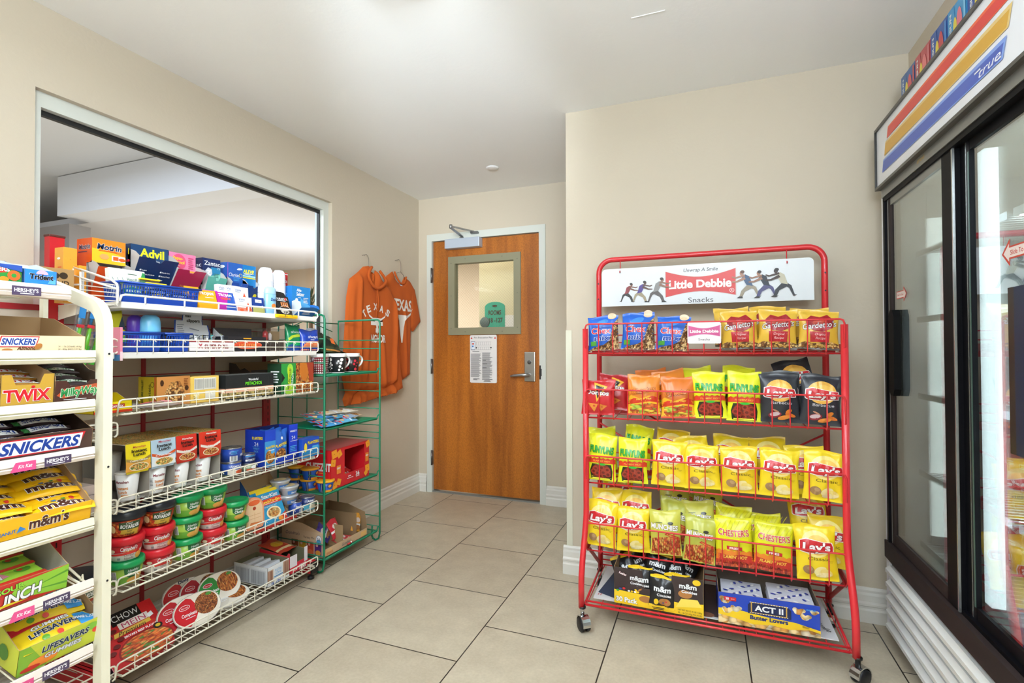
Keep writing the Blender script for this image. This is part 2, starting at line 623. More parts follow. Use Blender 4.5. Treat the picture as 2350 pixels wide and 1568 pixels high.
def baseboard(name, a, b2, nrm):
    """profiled board from a to b2 on the floor; nrm points into the room"""
    a = Vector(a); b2 = Vector(b2); nrm = Vector(nrm)
    prof = [(0, 0), (0.021, 0), (0.021, 0.050), (0.017, 0.058), (0.017, 0.066), (0.020, 0.070), (0.020, 0.078), (0.013, 0.086), (0.013, 0.112), (0.009, 0.122), (0.009, 0.132), (0.003, 0.142), (0, 0.142)]
    vs = []; n = len(prof)
    for p in (a, b2):
        for d, z in prof:
            vs.append((p.x + nrm.x * d, p.y + nrm.y * d, z))
    fs = [(i, (i + 1) % n, n + (i + 1) % n, n + i) for i in range(n)] + [tuple(range(n - 1, -1, -1)), tuple(range(n, 2 * n))]
    g = B(); g.add(vs, fs, trimm)
    return struct(g.build(name))


baseboard('baseboard_left', (XL, -3.0, 0), (XL, YB, 0), (1, 0, 0))
baseboard('baseboard_back', (XL, YB, 0), (DX0 - 0.05, YB, 0), (0, -1, 0))
baseboard('baseboard_back', (DX1 + 0.05, YB, 0), (XC, YB, 0), (0, -1, 0))
baseboard('baseboard_front', (XC - 0.021, YF, 0), (1.62, YF, 0), (0, -1, 0))
baseboard('baseboard_side', (XC, YF, 0), (XC, YB, 0), (-1, 0, 0))

# ------------------------------------------------------------------ window to the lobby
win = empty('window_1', (XL, WY0, WZ0)); struct(win, 'wide interior window with a pale metal frame above the shelving')
g = B(); fx0, fx1 = -0.085, -0.028
H = WZ1 - WZ0; Wd = WY1 - WY0
g.box(fx0, fx1, 0, 0.030, 0, H, framem); g.box(fx0, fx1, Wd - 0.045, Wd, 0, H, framem)
g.box(fx0, fx1, 0.030, Wd - 0.045, 0, 0.05, framem); g.box(fx0, fx1, 0.030, Wd - 0.045, H - 0.055, H, framem)
g.build('window_frame', win)
g = B(); blk = mt('#17191a', 0.5)
for (y0, y1, z0, z1) in ((0.030, 0.038, 0.05, H - 0.055), (Wd - 0.053, Wd - 0.045, 0.05, H - 0.055), (0.038, Wd - 0.053, H - 0.073, H - 0.055), (0.038, Wd - 0.053, 0.05, 0.058)):
    g.box(-0.075, -0.055, y0, y1, z0, z1, blk)
g.build('gasket', win)
g = B(); g.box(-0.068, -0.062, 0.034, Wd - 0.05, 0.054, H - 0.06, glass('window_glass', (0.97, 0.985, 1.0, 1), 0, 0.02)); g.build('window_glass', win)
# blue-grey reveal of the frame's far stop
g = B(); g.box(-0.118, -0.086, 0, 0.02, 0, H, mt('#b9cbe0', 0.4)); g.box(-0.118, -0.086, Wd - 0.02, Wd, 0, H, mt('#b9cbe0', 0.4)); g.build('window_stop', win)

# ------------------------------------------------------------------ door
wood = bpy.data.materials.new('door_wood'); wood.use_nodes = True
N, L, b = nt(wood)
tc = N.new('ShaderNodeTexCoord'); mp = N.new('ShaderNodeMapping'); mp.inputs['Scale'].default_value = (3.2, 1, 0.22)
wv = N.new('ShaderNodeTexNoise'); wv.inputs['Scale'].default_value = 3.5; wv.inputs['Detail'].default_value = 5; wv.inputs['Distortion'].default_value = 0.6
mp2 = N.new('ShaderNodeMapping'); mp2.inputs['Scale'].default_value = (1, 1, 0.6)
n2 = N.new('ShaderNodeTexNoise'); n2.inputs['Scale'].default_value = 150; n2.inputs['Detail'].default_value = 3
rp = N.new('ShaderNodeValToRGB'); e = rp.color_ramp.elements
e[0].position = 0.32; e[0].color = hexc('#94531b'); e[1].position = 0.62; e[1].color = hexc('#b96e24')
rp2 = N.new('ShaderNodeValToRGB'); rp2.color_ramp.elements[0].position = 0.38; rp2.color_ramp.elements[1].position = 0.62
rp2.color_ramp.elements[0].color = (0.80, 0.78, 0.75, 1); rp2.color_ramp.elements[1].color = (1.05, 1.05, 1.05, 1)
mx = N.new('ShaderNodeMix'); mx.data_type = 'RGBA'; mx.blend_type = 'MULTIPLY'; mx.inputs[0].default_value = 1
L.new(tc.outputs['Object'], mp.inputs['Vector']); L.new(mp.outputs['Vector'], wv.inputs['Vector']); L.new(wv.outputs['Fac'], rp.inputs['Fac'])
L.new(tc.outputs['Object'], mp2.inputs['Vector']); L.new(mp2.outputs['Vector'], n2.inputs['Vector']); L.new(n2.outputs['Fac'], rp2.inputs['Fac'])
L.new(rp.outputs['Color'], mx.inputs[6]); L.new(rp2.outputs['Color'], mx.inputs[7]); L.new(mx.outputs[2], b.inputs['Base Color'])
b.inputs['Roughness'].default_value = 0.38
metal = mt('#a9abad', 0.35, 0.9); metald = mt('#7c7d7e', 0.4, 0.9); dark = mt('#1c1c1e', 0.5)
dwid = DX1 - DX0
door = empty('door_1', (DX0, YB, 0)); struct(door, 'brown wooden fire door with a wired glass panel')
g = B()
fr = framem
# frame: jambs with face trim 45 mm, stop
g.box(-0.045, 0.0, -0.012, 0.12, 0, DZ + 0.055, fr); g.box(dwid, dwid + 0.05, -0.012, 0.12, 0, DZ + 0.055, fr)
g.box(0, dwid, -0.012, 0.12, DZ, DZ + 0.055, fr)
g.build('door_frame', door)
# slab around the lite opening
lx0, lx1, lz0, lz1 = 0.159, 0.756, 1.284, 1.889
g = B()
y0, y1 = 0.008, 0.052
sl0, sl1, sb, st = 0.005, dwid - 0.006, 0.022, DZ - 0.005
g.box(sl0, lx0, y0, y1, sb, st, wood); g.box(lx1, sl1, y0, y1, sb, st, wood)
g.box(lx0, lx1, y0, y1, sb, lz0, wood); g.box(lx0, lx1, y0, y1, lz1, st, wood)
g.build('door_slab', door)
g = B(); g.box(0, dwid, 0.0, 0.1, 0, 0.012, mt('#a3a7a6', 0.35, 0.7)); g.build('threshold', door)
g = B(); lm = mt('#87846a', 0.55)
t = 0.045
g.box(lx0 - 0.012, lx0 + t, -0.004, 0.06, lz0 - 0.012, lz1 + 0.012, lm); g.box(lx1 - t, lx1 + 0.012, -0.004, 0.06, lz0 - 0.012, lz1 + 0.012, lm)
g.box(lx0 + t, lx1 - t, -0.004, 0.06, lz0 - 0.012, lz0 + t, lm); g.box(lx0 + t, lx1 - t, -0.004, 0.06, lz1 - t, lz1 + 0.012, lm)
sc = mt('#5a584a', 0.4)
for (u, v) in [(lx0 + 0.015, lz0 + 0.04), (lx0 + 0.015, lz1 - 0.04), (lx0 + 0.015, (lz0 + lz1) / 2), (lx1 - 0.015, lz0 + 0.04), (lx1 - 0.015, lz1 - 0.04), (lx1 - 0.015, (lz0 + lz1) / 2), (lx0 + 0.14, lz1 - 0.012), (lx1 - 0.14, lz1 - 0.012), (lx0 + 0.14, lz0 + 0.012), (lx1 - 0.14, lz0 + 0.012)]:
    g.deco(FNY(0, -0.004, 0), [EL(u, v, 0.0035, 0.0035, sc, 8)])
g.build('lite_frame', door)
g = B(); g.box(lx0 + t, lx1 - t, 0.026, 0.031, lz0 + t, lz1 - t, glass('door_glass', (0.97, 0.98, 0.96, 1), 0, 0.02)); lite = g.build('glass', door)
g = B(); wm = mt('#8a867c', 0.5)
ax0, ax1, az0, az1 = lx0 + t, lx1 - t, lz0 + t, lz1 - t
step = 0.022; k = -40
for sgn in (1, -1):
    for i in range(-60, 60):
        # line z = sgn*(x) + c
        c = i * step + (az0 - sgn * ax0)
        pts = []
        for x in (ax0, ax1):
            z = sgn * x + c
            if az0 <= z <= az1: pts.append((x, z))
        for z in (az0, az1):
            x = (z - c) / sgn
            if ax0 < x < ax1: pts.append((x, z))
        if len(pts) == 2 and abs(pts[0][0] - pts[1][0]) > 0.004:
            g.tube([(pts[0][0], 0.0285, pts[0][1]), (pts[1][0], 0.0285, pts[1][1])], 0.00035, wm, 3, caps=False)
g.build('wire_mesh', lite)
# hinges
for z in (0.28, 1.02, 1.76):
    g = B(); g.box(-0.006, 0.006, -0.014, 0.0, z - 0.057, z + 0.057, metald); g.tube([(-0.001, -0.012, z - 0.06), (-0.001, -0.012, z + 0.06)], 0.008, metald, 10)
    g.build('hinge', door)
# closer
clo = B(); clo.bbox(0.145, 0.448, -0.062, 0.006, 1.958, 2.034, mt('#b9c4d2', 0.45, 0.3), 0.006); clo = clo.build('door_closer', door)
g = B(); g.box(0.270, 0.300, -0.045, -0.015, 2.034, 2.043, metald)
g.tube([(0.285, -0.03, 2.036), (0.285, -0.03, 2.052)], 0.009, metald, 8)
e0 = Vector((0.285, -0.03, 2.052)); e1 = Vector((0.320, -0.283, 2.062)); e2 = Vector((0.385, -0.03, 2.078))
g.rtube([e0, e1], 0.024, 0.006, metal, up=(0, 0, 1)); g.rtube([e1 + Vector((0, 0, 0.01)), e2 + Vector((0, 0, 0.005))], 0.014, 0.010, metal, up=(0, 0, 1))
g.tube([e1 - Vector((0, 0, 0.008)), e1 + Vector((0, 0, 0.022))], 0.012, metal, 10)
g.box(0.365, 0.425, -0.045, -0.012, 2.066, 2.080, metald)
g.build('closer_arm', clo)
# handle set
hs = B(); hs.bbox(0.797, 0.883, -0.010, 0.008, 0.912, 1.136, mt('#b2b0a8', 0.32, 0.85), 0.006)
hs.lathe([(0.018, 0), (0.018, 0.014), (0.012, 0.02)], metal, 16, (0.840, -0.008, 1.055), axis='y')
hs = hs.build('handle_plate', door)
g = B(); g.lathe([(0.0, -0.016), (0.013, -0.012), (0.014, 0.004)], metald, 14, (0.840, -0.012, 1.058), axis='y'); g.build('lock_cylinder', hs)
g = B(); g.tube([(0.840, 0.0, 0.964), (0.840, -0.045, 0.964), (0.822, -0.055, 0.964), (0.80, -0.058, 0.964), (0.73, -0.056, 0.958), (0.702, -0.052, 0.953)], [0.012, 0.012, 0.0125, 0.012, 0.009, 0.007], metal, 12); g.build('lever_handle', hs)
g = B(); g.box(dwid + 0.001, dwid + 0.012, -0.016, 0.0, 0.93, 1.035, dark); g.box(dwid + 0.001, dwid + 0.018, -0.018, 0.0, 0.955, 1.01, dark); g.build('strike_plate', door)

# evacuation notice on the door (a sheet screwed to it)
ink = mt('#3b3b3d', 0.6); ink2 = mt('#77777a', 0.6); red = mt('#c8302a', 0.5)
g = B(); nx, nz, nw, nh = -1.731, 0.893, 0.230, 0.376
poly = []
for (cx, cz, a0) in ((nx + nw - 0.012, nz + 0.012, -90), (nx + nw - 0.012, nz + nh - 0.012, 0), (nx + 0.012, nz + nh - 0.012, 90), (nx + 0.012, nz + 0.012, 180)):
    for q in range(5):
        a = radians(a0 + 90 * q / 4); poly.append((cx + 0.012 * cos(a), cz + 0.012 * sin(a)))
g.prism(poly, 0.003, mt('#dcdad8', 0.4), 'xz', YB + 0.0035)
it = [T('Fire Evacuation Plan', nw / 2, nh - 0.020, 0.0125, ink, w=0.158, bold=0.01)]
for sx_ in (0.014, nw - 0.014):
    it += [P([(sx_ - 0.008, nh - 0.030), (sx_ + 0.008, nh - 0.030), (sx_, nh - 0.014)], red)]
it += [R(0.008, nh - 0.118, 0.038, 0.068, mt('#40506a', 0.5)), R(0.011, nh - 0.114, 0.032, 0.060, mt('#dce4ee', 0.5)), R(0.018, nh - 0.075, 0.018, 0.012, mt('#d06050', .5)), R(0.018, nh - 0.095, 0.014, 0.012, mt('#3a6cb0', .5))]
for i in range(8):
    it += [R(0.056 + i * 0.017, nh - 0.080, 0.0012, 0.025, ink2), R(0.056 + i * 0.017, nh - 0.116, 0.0012, 0.022, ink2)]
for zz in (0.055, 0.080, 0.094, 0.116):
    it += [R(0.056, nh - zz, 0.128, 0.0012, ink2)]
for s_ in (0.052, 0.178):
    it += [EL(s_ + 0.004, nh - 0.100, 0.006, 0.006, ink, 8)]
it += [R(0.022, nh - 0.132, 0.06, 0.003, ink)] + lines(0.008, 0.045, 0.092, 0.185, 30, ink2, 0.25, 3, 0.5) + lines(0.107, 0.035, 0.088, 0.205, 34, ink2, 0.3, 5, 0.5)
it += [R(0.110, 0.178, 0.03, 0.003, ink), R(0.110, 0.150, 0.04, 0.003, ink), R(0.110, 0.118, 0.035, 0.003, ink), R(0.03, 0.030, 0.055, 0.004, ink), R(0.03, 0.022, 0.035, 0.004, ink), R(0.105, 0.026, 0.090, 0.004, ink), R(0.125, 0.018, 0.05, 0.003, ink), R(0.120, 0.010, 0.06, 0.003, ink)]
g.deco(FNY(nx, YB + 0.0035, nz), it)
tag(g.build('evacuation_notice'), 'white fire evacuation plan notice fixed to the wooden door below its window', 'notice')

# ------------------------------------------------------------------ ceiling things
g = B()
lamp_body = mt('#e9ebec', 0.5)
def lamp(loc, label):
    root = empty('ceiling_lamp', loc)
    g = B(); g.bbox(-0.16, 0.16, -0.62, 0.62, -0.025, 0.0, lamp_body, 0.004); g.build('lamp_base', root)
    g = B()
    pts = [(-0.15, -0.02)] + [(-0.14 * cos(pi * i / 10), -0.03 - 0.055 * sin(pi * i / 10)) for i in range(11)] + [(0.15, -0.02)]
    g.prism(pts[::-1], 1.20, mt('#ffffff', 0.4, emit=2.5), 'xz', -0.60)
    g.build('lamp_diffuser', root)
    return tag(root, label, 'lamp')
lamp((-0.86, 0.72, CEIL), 'long fluorescent ceiling lamp just above the shop floor')
lamp((-0.60, -1.30, CEIL), 'added long ceiling lamp, out of view at the rear of the room')  # added behind the camera for extra light
g = B(); g.lathe([(0.044, 0), (0.044, -0.004), (0.036, -0.009), (0.0, -0.010)][::-1], mt('#e6e6e4', 0.5), 24, (-1.335, 3.122, CEIL)); tag(g.build('sprinkler_cover'), 'small round white sprinkler cover on the ceiling near the door', 'sprinkler')

# ------------------------------------------------------------------ the lobby behind the window and the corridor behind the door
lw = bumpy('#d9c6ae', 30, 0.2, 0.8, 'lobby_paint', dist=0.004); lc = mt('#dfe2ea', 0.9)
g = B(); g.box(-9.0, XL - 0.12, -3.0, 8.3, 3.0, 3.1, lc); struct(g.build('ceiling'))
g = B(); g.box(-9.1, -9.0, -3.0, 8.3, 0, 3.0, lw); struct(g.build('wall_far'))
g = B(); g.box(-9.0, XL - 0.12, 8.2, 8.3, 0, 3.0, lw); struct(g.build('wall_end'))
g = B(); g.box(-9.0, XL - 0.12, -3.1, -3.0, 0, 3.0, lw); struct(g.build('wall_near'))

# ================================================================== SHELVING, RACKS AND THE DRINKS COOLER
redp = mt('#9e1f26', 0.45); redb = mt('#c81f2a', 0.35); cream = mt('#e9e4d2', 0.4); greenp = mt('#0f7a55', 0.4); blackp = mt('#17171a', 0.45)

# ------------------------------------------------------------------ wall shelving with white wire fences
GX0, GX1 = -2.135, -1.80      # back panel face, shelf front
GY0, GY1 = 1.075, 1.99
DECKS = [1.322, 1.153, 0.952, 0.629, 0.366, 0.090]
gon = empty('shelving_unit', (-2.135, 1.53, 0))
tag(gon, 'tall wall shelving unit with red posts and white wire fenced shelves under the window', 'shelving')
OFF = Vector((2.135, -1.53, 0))


def off(g):
    g.M = Matrix.Translation(OFF); return g


slat = bumpy('#c3b3a0', 4, 0.02, 0.6, 'slat_panel', var=0.06)
for py in (GY0, GY1, GY0 - 0.915):
    g = off(B()); zt = 1.56 if py == GY0 else (1.36 if py == GY1 else 1.56)
    g.box(-2.165, GX0, py - 0.022, py + 0.022, 0.02, zt, redb if py < 1.5 else redp)
    for i in range(int((zt - 0.1) / 0.032)):
        g.box(GX0, GX0 + 0.0006, py + 0.004, py + 0.008, 0.08 + i * 0.032, 0.098 + i * 0.032, mt('#2a0c10', .6))
    g.bbox(-2.169, GX0 + 0.003, py - 0.024, py + 0.024, zt, zt + 0.008, mt('#5b2a22', .5), 0.002)
    g.build('post', gon)
# base foot
for py in (GY1, GY0):
    qy = py + (0.028 if py == GY1 else 0); g = off(B()); g.box(-2.13, -1.850, qy - 0.022, qy + 0.022, 0.034, 0.088, redb); g.box(-1.850, -1.842, qy - 0.023, qy + 0.023, 0.033, 0.089, blackp)
    g.lathe([(0.017, 0), (0.017, 0.012), (0.006, 0.014), (0.006, 0.036)], blackp, 12, (-1.868, qy, 0))
    g.build('foot', gon)
# slatted back panel: horizontal boards with red seams
g = off(B())
for (a, b_) in ((GY0 - 0.893, GY0 - 0.022), (GY0 + 0.022, GY1 - 0.022)):
    g.box(-2.158, -2.146, a, b_, 0.11, 1.305, slat)
    z = 0.175
    while z < 1.3:
        g.box(-2.146, -2.1452, a, b_, z - 0.0022, z + 0.0022, redp); z += 0.098
    g.box(-2.158, -2.142, a, b_, 1.298, 1.318, redp)
g.build('back_panel', gon)
for py in (GY0 + 0.30, GY0 + 0.61, GY0 - 0.3, GY0 - 0.61):
    g = off(B()); g.box(-2.146, -2.138, py - 0.007, py + 0.007, 0.1, 1.305, redp); g.build('panel_strip', gon)
whitew = mt('#ece7dd', 0.35)


def fenced_shelf(y0, y1, z, solid, fence=True, h=0.043, x0=None, x1=GX1, first=True):
    x0 = x0 or GX0 + 0.005
    g = off(B())
    if solid:
        g.bbox(x0, x1, y0 + 0.01, y1 - 0.01, z - 0.022, z - 0.0005, mt('#e4e2dc', 0.4), 0.003)
    else:
        g.tube([(x0, y0 + 0.02, z - 0.006), (x1, y0 + 0.02, z - 0.006), (x1, y1 - 0.02, z - 0.006), (x0, y1 - 0.02, z - 0.006)], 0.0035, cream, 6)
        n = int((y1 - y0) / 0.026)
        for i in range(n + 1):
            yy = y0 + 0.02 + (y1 - y0 - 0.04) * i / n
            g.wire((x0, yy, z - 0.002), (x1, yy, z - 0.002), 0.0016, cream, 5)
        for xx in (x0 + 0.08, x0 + 0.2):
            g.wire((xx, y0 + 0.02, z - 0.006), (xx, y1 - 0.02, z - 0.006), 0.003, cream, 5)
    sh = g.build('shelf', gon)
    for yy in (y0 + 0.006, y1 - 0.006):
        g = off(B())
        g.prism([(x0 - 0.005, z - 0.055), (x0 + 0.05, z - 0.045), (x1 - 0.03, z - 0.012), (x1 - 0.01, z - 0.002), (x0 - 0.005, z - 0.002)], 0.003, cream, 'xz', yy - 0.0015)
        g.build('bracket', sh)
    if fence:
        g = off(B()); r = 0.0029
        f0, f1 = y0 + 0.004, y1 + 0.0
        c = 0.010
        top = [(x1 - 0.01, f0, z - 0.010), (x1, f0, z + h - c), (x1, f0 + 0.003, z + h - 0.003), (x1, f0 + c, z + h), (x1, f1 - c, z + h), (x1, f1 - 0.003, z + h - 0.003), (x1, f1, z + h - c), (x1, f1, z + 0.004), (x1, f1 - 0.004, z - 0.002), (x1, f1 - c, z - 0.004)]
        g.tube(top, r, cream, 7)
        g.wire((x1, f0, z + h * 0.42), (x1, f1, z + h * 0.42), r * 0.85, cream)
        n = max(2, int(round((y1 - y0) / 0.053)))
        for i in range(1, n):
            yy = f0 + (f1 - f0) * i / n
            g.tube([(x1 + 0.002, yy, z + h - 0.006), (x1 + 0.004, yy, z + h + 0.003), (x1 + 0.002, yy, z + h * 0.5), (x1 + 0.003, yy, z), (x1 + 0.001, yy, z - 0.006), (x1 - 0.012, yy, z - 0.006)], 0.0017, cream, 5)
            g.tube([(x1 + 0.002, yy + 0.001, z + h + 0.003), (x1 + 0.006, yy + 0.008, z + h - 0.008)], 0.0016, cream, 5)
        g.build('wire_fence', sh)
    return sh


s1 = fenced_shelf(GY0, GY1, DECKS[0], True, False)
g = off(B())   # low rail of the top shelf and its end frames
g.tube([(GX1, 1.078, 1.322), (GX1, 1.084, 1.341), (GX1, 1.096, 1.345), (GX1, 1.965, 1.345), (GX1, 1.983, 1.340), (GX1, 1.986, 1.325), (GX1, 1.975, 1.312)], 0.004, mt('#f0efec', .35), 7)
for yy in (1.16, 1.30, 1.44, 1.58, 1.72, 1.86):
    g.wire((GX1, yy, 1.345), (GX1, yy, 1.318), 0.003, mt('#f0efec', .35))
g.build('rail', s1)
g = off(B()); wl = mt('#e6e2d8', 0.35); ye = 1.072
g.tube([(GX0, ye, 1.475), (GX1 - 0.03, ye, 1.392), (GX1 - 0.004, ye, 1.378), (GX1, ye, 1.365), (GX1, ye, 1.318), (GX1 - 0.01, ye, 1.306)], 0.004, wl, 7)
g.tube([(GX0, ye, 1.445), (GX1 - 0.004, ye, 1.362)], 0.0035, wl, 7)
for i in range(6):
    g.wire((GX0 + 0.14, ye, 1.40 - i * 0.016), (GX1, ye, 1.385 - i * 0.013 - 0.012), 0.0018, wl, 5)
g.wire((GX0 + 0.14, ye, 1.43), (GX0 + 0.14, ye, 1.31), 0.004, wl)
g.box(GX0 - 0.005, GX0 + 0.035, ye - 0.003, ye + 0.003, 1.34, 1.47, cream)
g.tube([(GX0, ye, 1.39), (GX0 + 0.14, ye, 1.385)], 0.004, wl)
g.build('end_frame', s1)
for k, z in enumerate(DECKS[1:]):
    fenced_shelf(GY0, GY1, z, k == 0, True)
# neighbouring bay, mostly hidden by the candy rack
for k, z in enumerate([1.153, 0.88, 0.629, 0.366, 0.090]):
    fenced_shelf(GY0 - 0.915, GY0, z, k == 0, True)

# ------------------------------------------------------------------ cream candy rack in front of the shelving
CY = 0.862
can = empty('candy_rack', (-1.60, 0.60, 0)); tag(can, 'cream metal candy rack with sloping trays at the left edge', 'rack')
OC = Vector((1.60, -0.60, 0))
ivory = mt('#e4dfc8', 0.38)


def offc(g):
    g.M = Matrix.Translation(OC); return g


CYL = 2 * 0.59 - CY
for yy in (CY, CYL):
    g = offc(B())
    arc = [(-1.5, yy, 0.02), (-1.5, yy, 1.222)]
    for i in range(1, 7):
        a = radians(72 * i / 6)
        arc.append((-1.5 - 0.066 * (1 - cos(a)), yy, 1.222 + 0.066 * sin(a)))
    arc.append((-1.765, yy, 1.352))
    g.rtube(arc, 0.034, 0.022, ivory)
    for z in (0.25, 0.55, 0.85, 1.15):
        g.deco(FX(-1.48, yy, z), [EL(0, 0, 0.003, 0.003, blackp, 8)])
    g.box(-1.785, -1.46, yy - 0.016, yy + 0.016, 0.0, 0.03, ivory)
    g.build('front_upright', can)
    g = offc(B()); g.rtube([(-1.772, yy, 0.02), (-1.772, yy, 1.352)], 0.018, 0.012, ivory); g.build('rear_upright', can)
CT = [(1.300, 0.0), (1.140, 0.02), (1.012, 0.02), (0.888, 0.03), (0.702, 0.05), (0.544, 0.05), (0.374, 0.06)]
for k, (z, tilt) in enumerate(CT):
    yr = 0.838 if k else 0.782; yl = 2 * 0.59 - yr
    g = offc(B()); xb = -1.77; zb = z + 0.004 + tilt * 0.9
    # moulded front lip
    lipm = ivory if k in (1, 2, 4) else mt('#e9ddd4', 0.25)
    g.prism([(-1.500, z + 0.020), (-1.494, z + 0.020), (-1.492, z + 0.002), (-1.497, z - 0.001), (-1.492, z - 0.004), (-1.496, z - 0.012), (-1.512, z - 0.014), (-1.512, z + 0.002)], yr - yl, lipm, 'xz', yl)
    g.tube([(-1.51, yl + 0.01, z), (xb, yl + 0.01, zb), (xb, yr - 0.01, zb), (-1.51, yr - 0.01, z)], 0.0035, ivory, 6)
    for i in range(12):
        yy = yl + 0.02 + (yr - yl - 0.04) * i / 11
        g.wire((-1.51, yy, z), (xb, yy, zb), 0.0022, ivory, 5)
    for q in (0.35, 0.7):
        g.wire((-1.51 + (xb + 1.51) * q, yl + 0.01, z + (zb - z) * q - 0.004), (-1.51 + (xb + 1.51) * q, yr - 0.01, z + (zb - z) * q - 0.004), 0.003, ivory, 5)
    tr = g.build('tray', can)
    for yy in (yl + 0.004, yr + 0.0):
        g = offc(B())
        g.tube([(-1.515, yy, z - 0.002), (-1.70, yy, z + 0.035 + tilt * 0.7), (xb, yy, zb + 0.04)], 0.003, ivory, 6)
        g.tube([(-1.535, yy, z + 0.0), (-1.54, yy + 0.0, z + 0.022), (-1.55, yy, z + 0.004)], 0.002, ivory, 5)
        g.wire((-1.62, yy, z + 0.018), (-1.62, yy, z - 0.002 + tilt * 0.4), 0.002, ivory, 5)
        g.build('side_wire', tr)
    if k in (0, 3, 5, 6):
        g = offc(B()); pk = mt('#d94f86', 0.3); pur = mt('#4a3d58', 0.35); wt = mt('#f2eef0', 0.3)
        g.M = g.M @ Matrix.Identity(4)
        fz = z - 0.011
        F = FX(-1.4925, 0, fz)
        u = (0.775 if k else 0.71)
        it = [P([(u - 0.045, 0), (u + 0.010, 0.002), (u + 0.010, 0.022), (u - 0.045, 0.022)], pur), T("HERSHEY'S", u - 0.018, 0.013, 0.009, wt, w=0.045, bold=0.02), R(u - 0.03, 0.004, 0.026, 0.002, wt)]
        u2 = 0.695
        if k: it += [P([(u2 - 0.030, 0.0), (u2 + 0.018, 0.0), (u2 + 0.018, 0.022), (u2 - 0.020, 0.022)], pk), T('Kit Kat', u2 - 0.002, 0.012, 0.008, wt, w=0.026, bold=0.02, sh=0.2)]
        g.deco(F, it, off=0.0008)
        g.build('price_strip', tr)

# ------------------------------------------------------------------ green wire rack
grk = empty('wire_rack', (-1.995, 2.32, 0)); tag(grk, 'narrow green wire rack beside the wall shelving', 'rack')
OG = Vector((1.995, -2.32, 0))


def offg(g):
    g.M = Matrix.Translation(OG); return g


RX0, RX1, RY0, RY1 = -2.150, -1.838, 2.078, 2.553
for yy in (RY0, RY1):
    g = offg(B()); c = 0.022
    g.tube([(RX0, yy, 0.0), (RX0, yy, 1.34)], 0.0045, greenp, 7)
    g.tube([(RX0, yy, 1.336), (RX1 - c, yy, 1.340), (RX1 - 0.006, yy, 1.334), (RX1, yy, 1.34 - c), (RX1, yy, 0.05), (RX1 - 0.008, yy, 0.018), (RX1 - 0.03, yy, 0.0045), (RX1 - 0.05, yy, 0.012), (RX1 - 0.058, yy, 0.03), (RX1 - 0.055, yy, 0.085)], 0.0055, greenp, 8)
    for z in (1.215, 1.165, 1.09, 0.955, 0.905, 0.80, 0.70, 0.655, 0.62, 0.50, 0.36, 0.30, 0.15, 0.09):
        g.wire((RX0, yy, z), (RX1, yy, z), 0.003, greenp, 6)
    g.build('side_frame', grk)
g = offg(B())
for z in (1.32, 1.0, 0.95, 0.71, 0.36):
    g.wire((RX0, RY0, z), (RX0, RY1, z), 0.003, greenp, 6)
for yy in (RY0 + 0.10, RY0 + 0.21, RY0 + 0.36):
    g.wire((RX0, yy, 0.06), (RX0, yy, 1.32), 0.003, greenp, 6)
g.tube([(RX0, RY0 + 0.05, 1.27), (RX0, RY0 + 0.2, 1.33), (RX0, RY0 + 0.42, 1.27)], 0.0028, greenp, 6)
g.build('back_frame', grk)
GSH = [1.030, 0.749, 0.412, 0.076]
for z in GSH:
    g = offg(B())
    g.tube([(RX0, RY0, z - 0.006), (RX1 - 0.006, RY0 + 0.004, z - 0.006), (RX1 - 0.006, RY1 - 0.02, z - 0.006), (RX1 - 0.006, RY1 - 0.012, z + 0.012), (RX1, RY1 - 0.004, z + 0.016)], 0.0045, greenp, 7)
    g.box(RX1 - 0.010, RX1 - 0.005, RY0 + 0.01, RY1 - 0.02, z - 0.014, z - 0.002, greenp)
    g.wire((RX0, RY0, z - 0.006), (RX0, RY1, z - 0.006), 0.004, greenp)
    for i in range(34):
        xx = RX0 + 0.005 + (RX1 - RX0 - 0.015) * i / 33
        g.wire((xx, RY0, z - 0.0018), (xx, RY1 - 0.02, z - 0.0018), 0.0016, greenp, 4)
    for yy in (RY0 + 0.01, RY1 - 0.02, (RY0 + RY1) / 2):
        g.wire((RX0, yy, z - 0.006), (RX1 - 0.006, yy, z - 0.006), 0.003, greenp, 5)
    g.build('wire_shelf', grk)

# ------------------------------------------------------------------ red rolling snack rack
rr = empty('snack_rack', (0, 2.25, 0)); tag(rr, 'red rolling snack rack with four slanted wire shelves of chip bags', 'rack')
OR = Vector((0, -2.25, 0))
redr = mt('#d32a31', 0.3, coat=0.2)


def offr(g):
    g.M = Matrix.Translation(OR); return g


SX = 0.478; SF = 2.135; SB = 2.44
for sgn in (-1, 1):
    g = offr(B())
    pts = [(sgn * SX, SF, 1.245), (sgn * SX, SF, 0.48)]
    for i in range(1, 9):
        q = i / 8; smq = q * q * (3 - 2 * q)
        pts.append((sgn * (SX + 0.004 * smq), SF - 0.085 * smq, 0.48 - 0.30 * q))
    pts.append((sgn * (SX + 0.004), SF - 0.085, 0.09))
    g.tube(pts, 0.0125, redr, 14); up = g.build('front_post', rr)
    for z in (1.21, 0.93, 0.65, 0.36):
        g = offr(B()); g.box(sgn * SX - 0.0015, sgn * SX + 0.0015, SF, SB, z - 0.062, z - 0.037, mt('#c5504f', 0.35)); g.build('side_bar', rr)
    g = offr(B()); g.rtube([(sgn * SX, SF - 0.02, 0.33), (sgn * SX, SB - 0.01, 0.12)], 0.02, 0.003, redr, up=(1, 0, 0)); g.build('side_brace', rr)
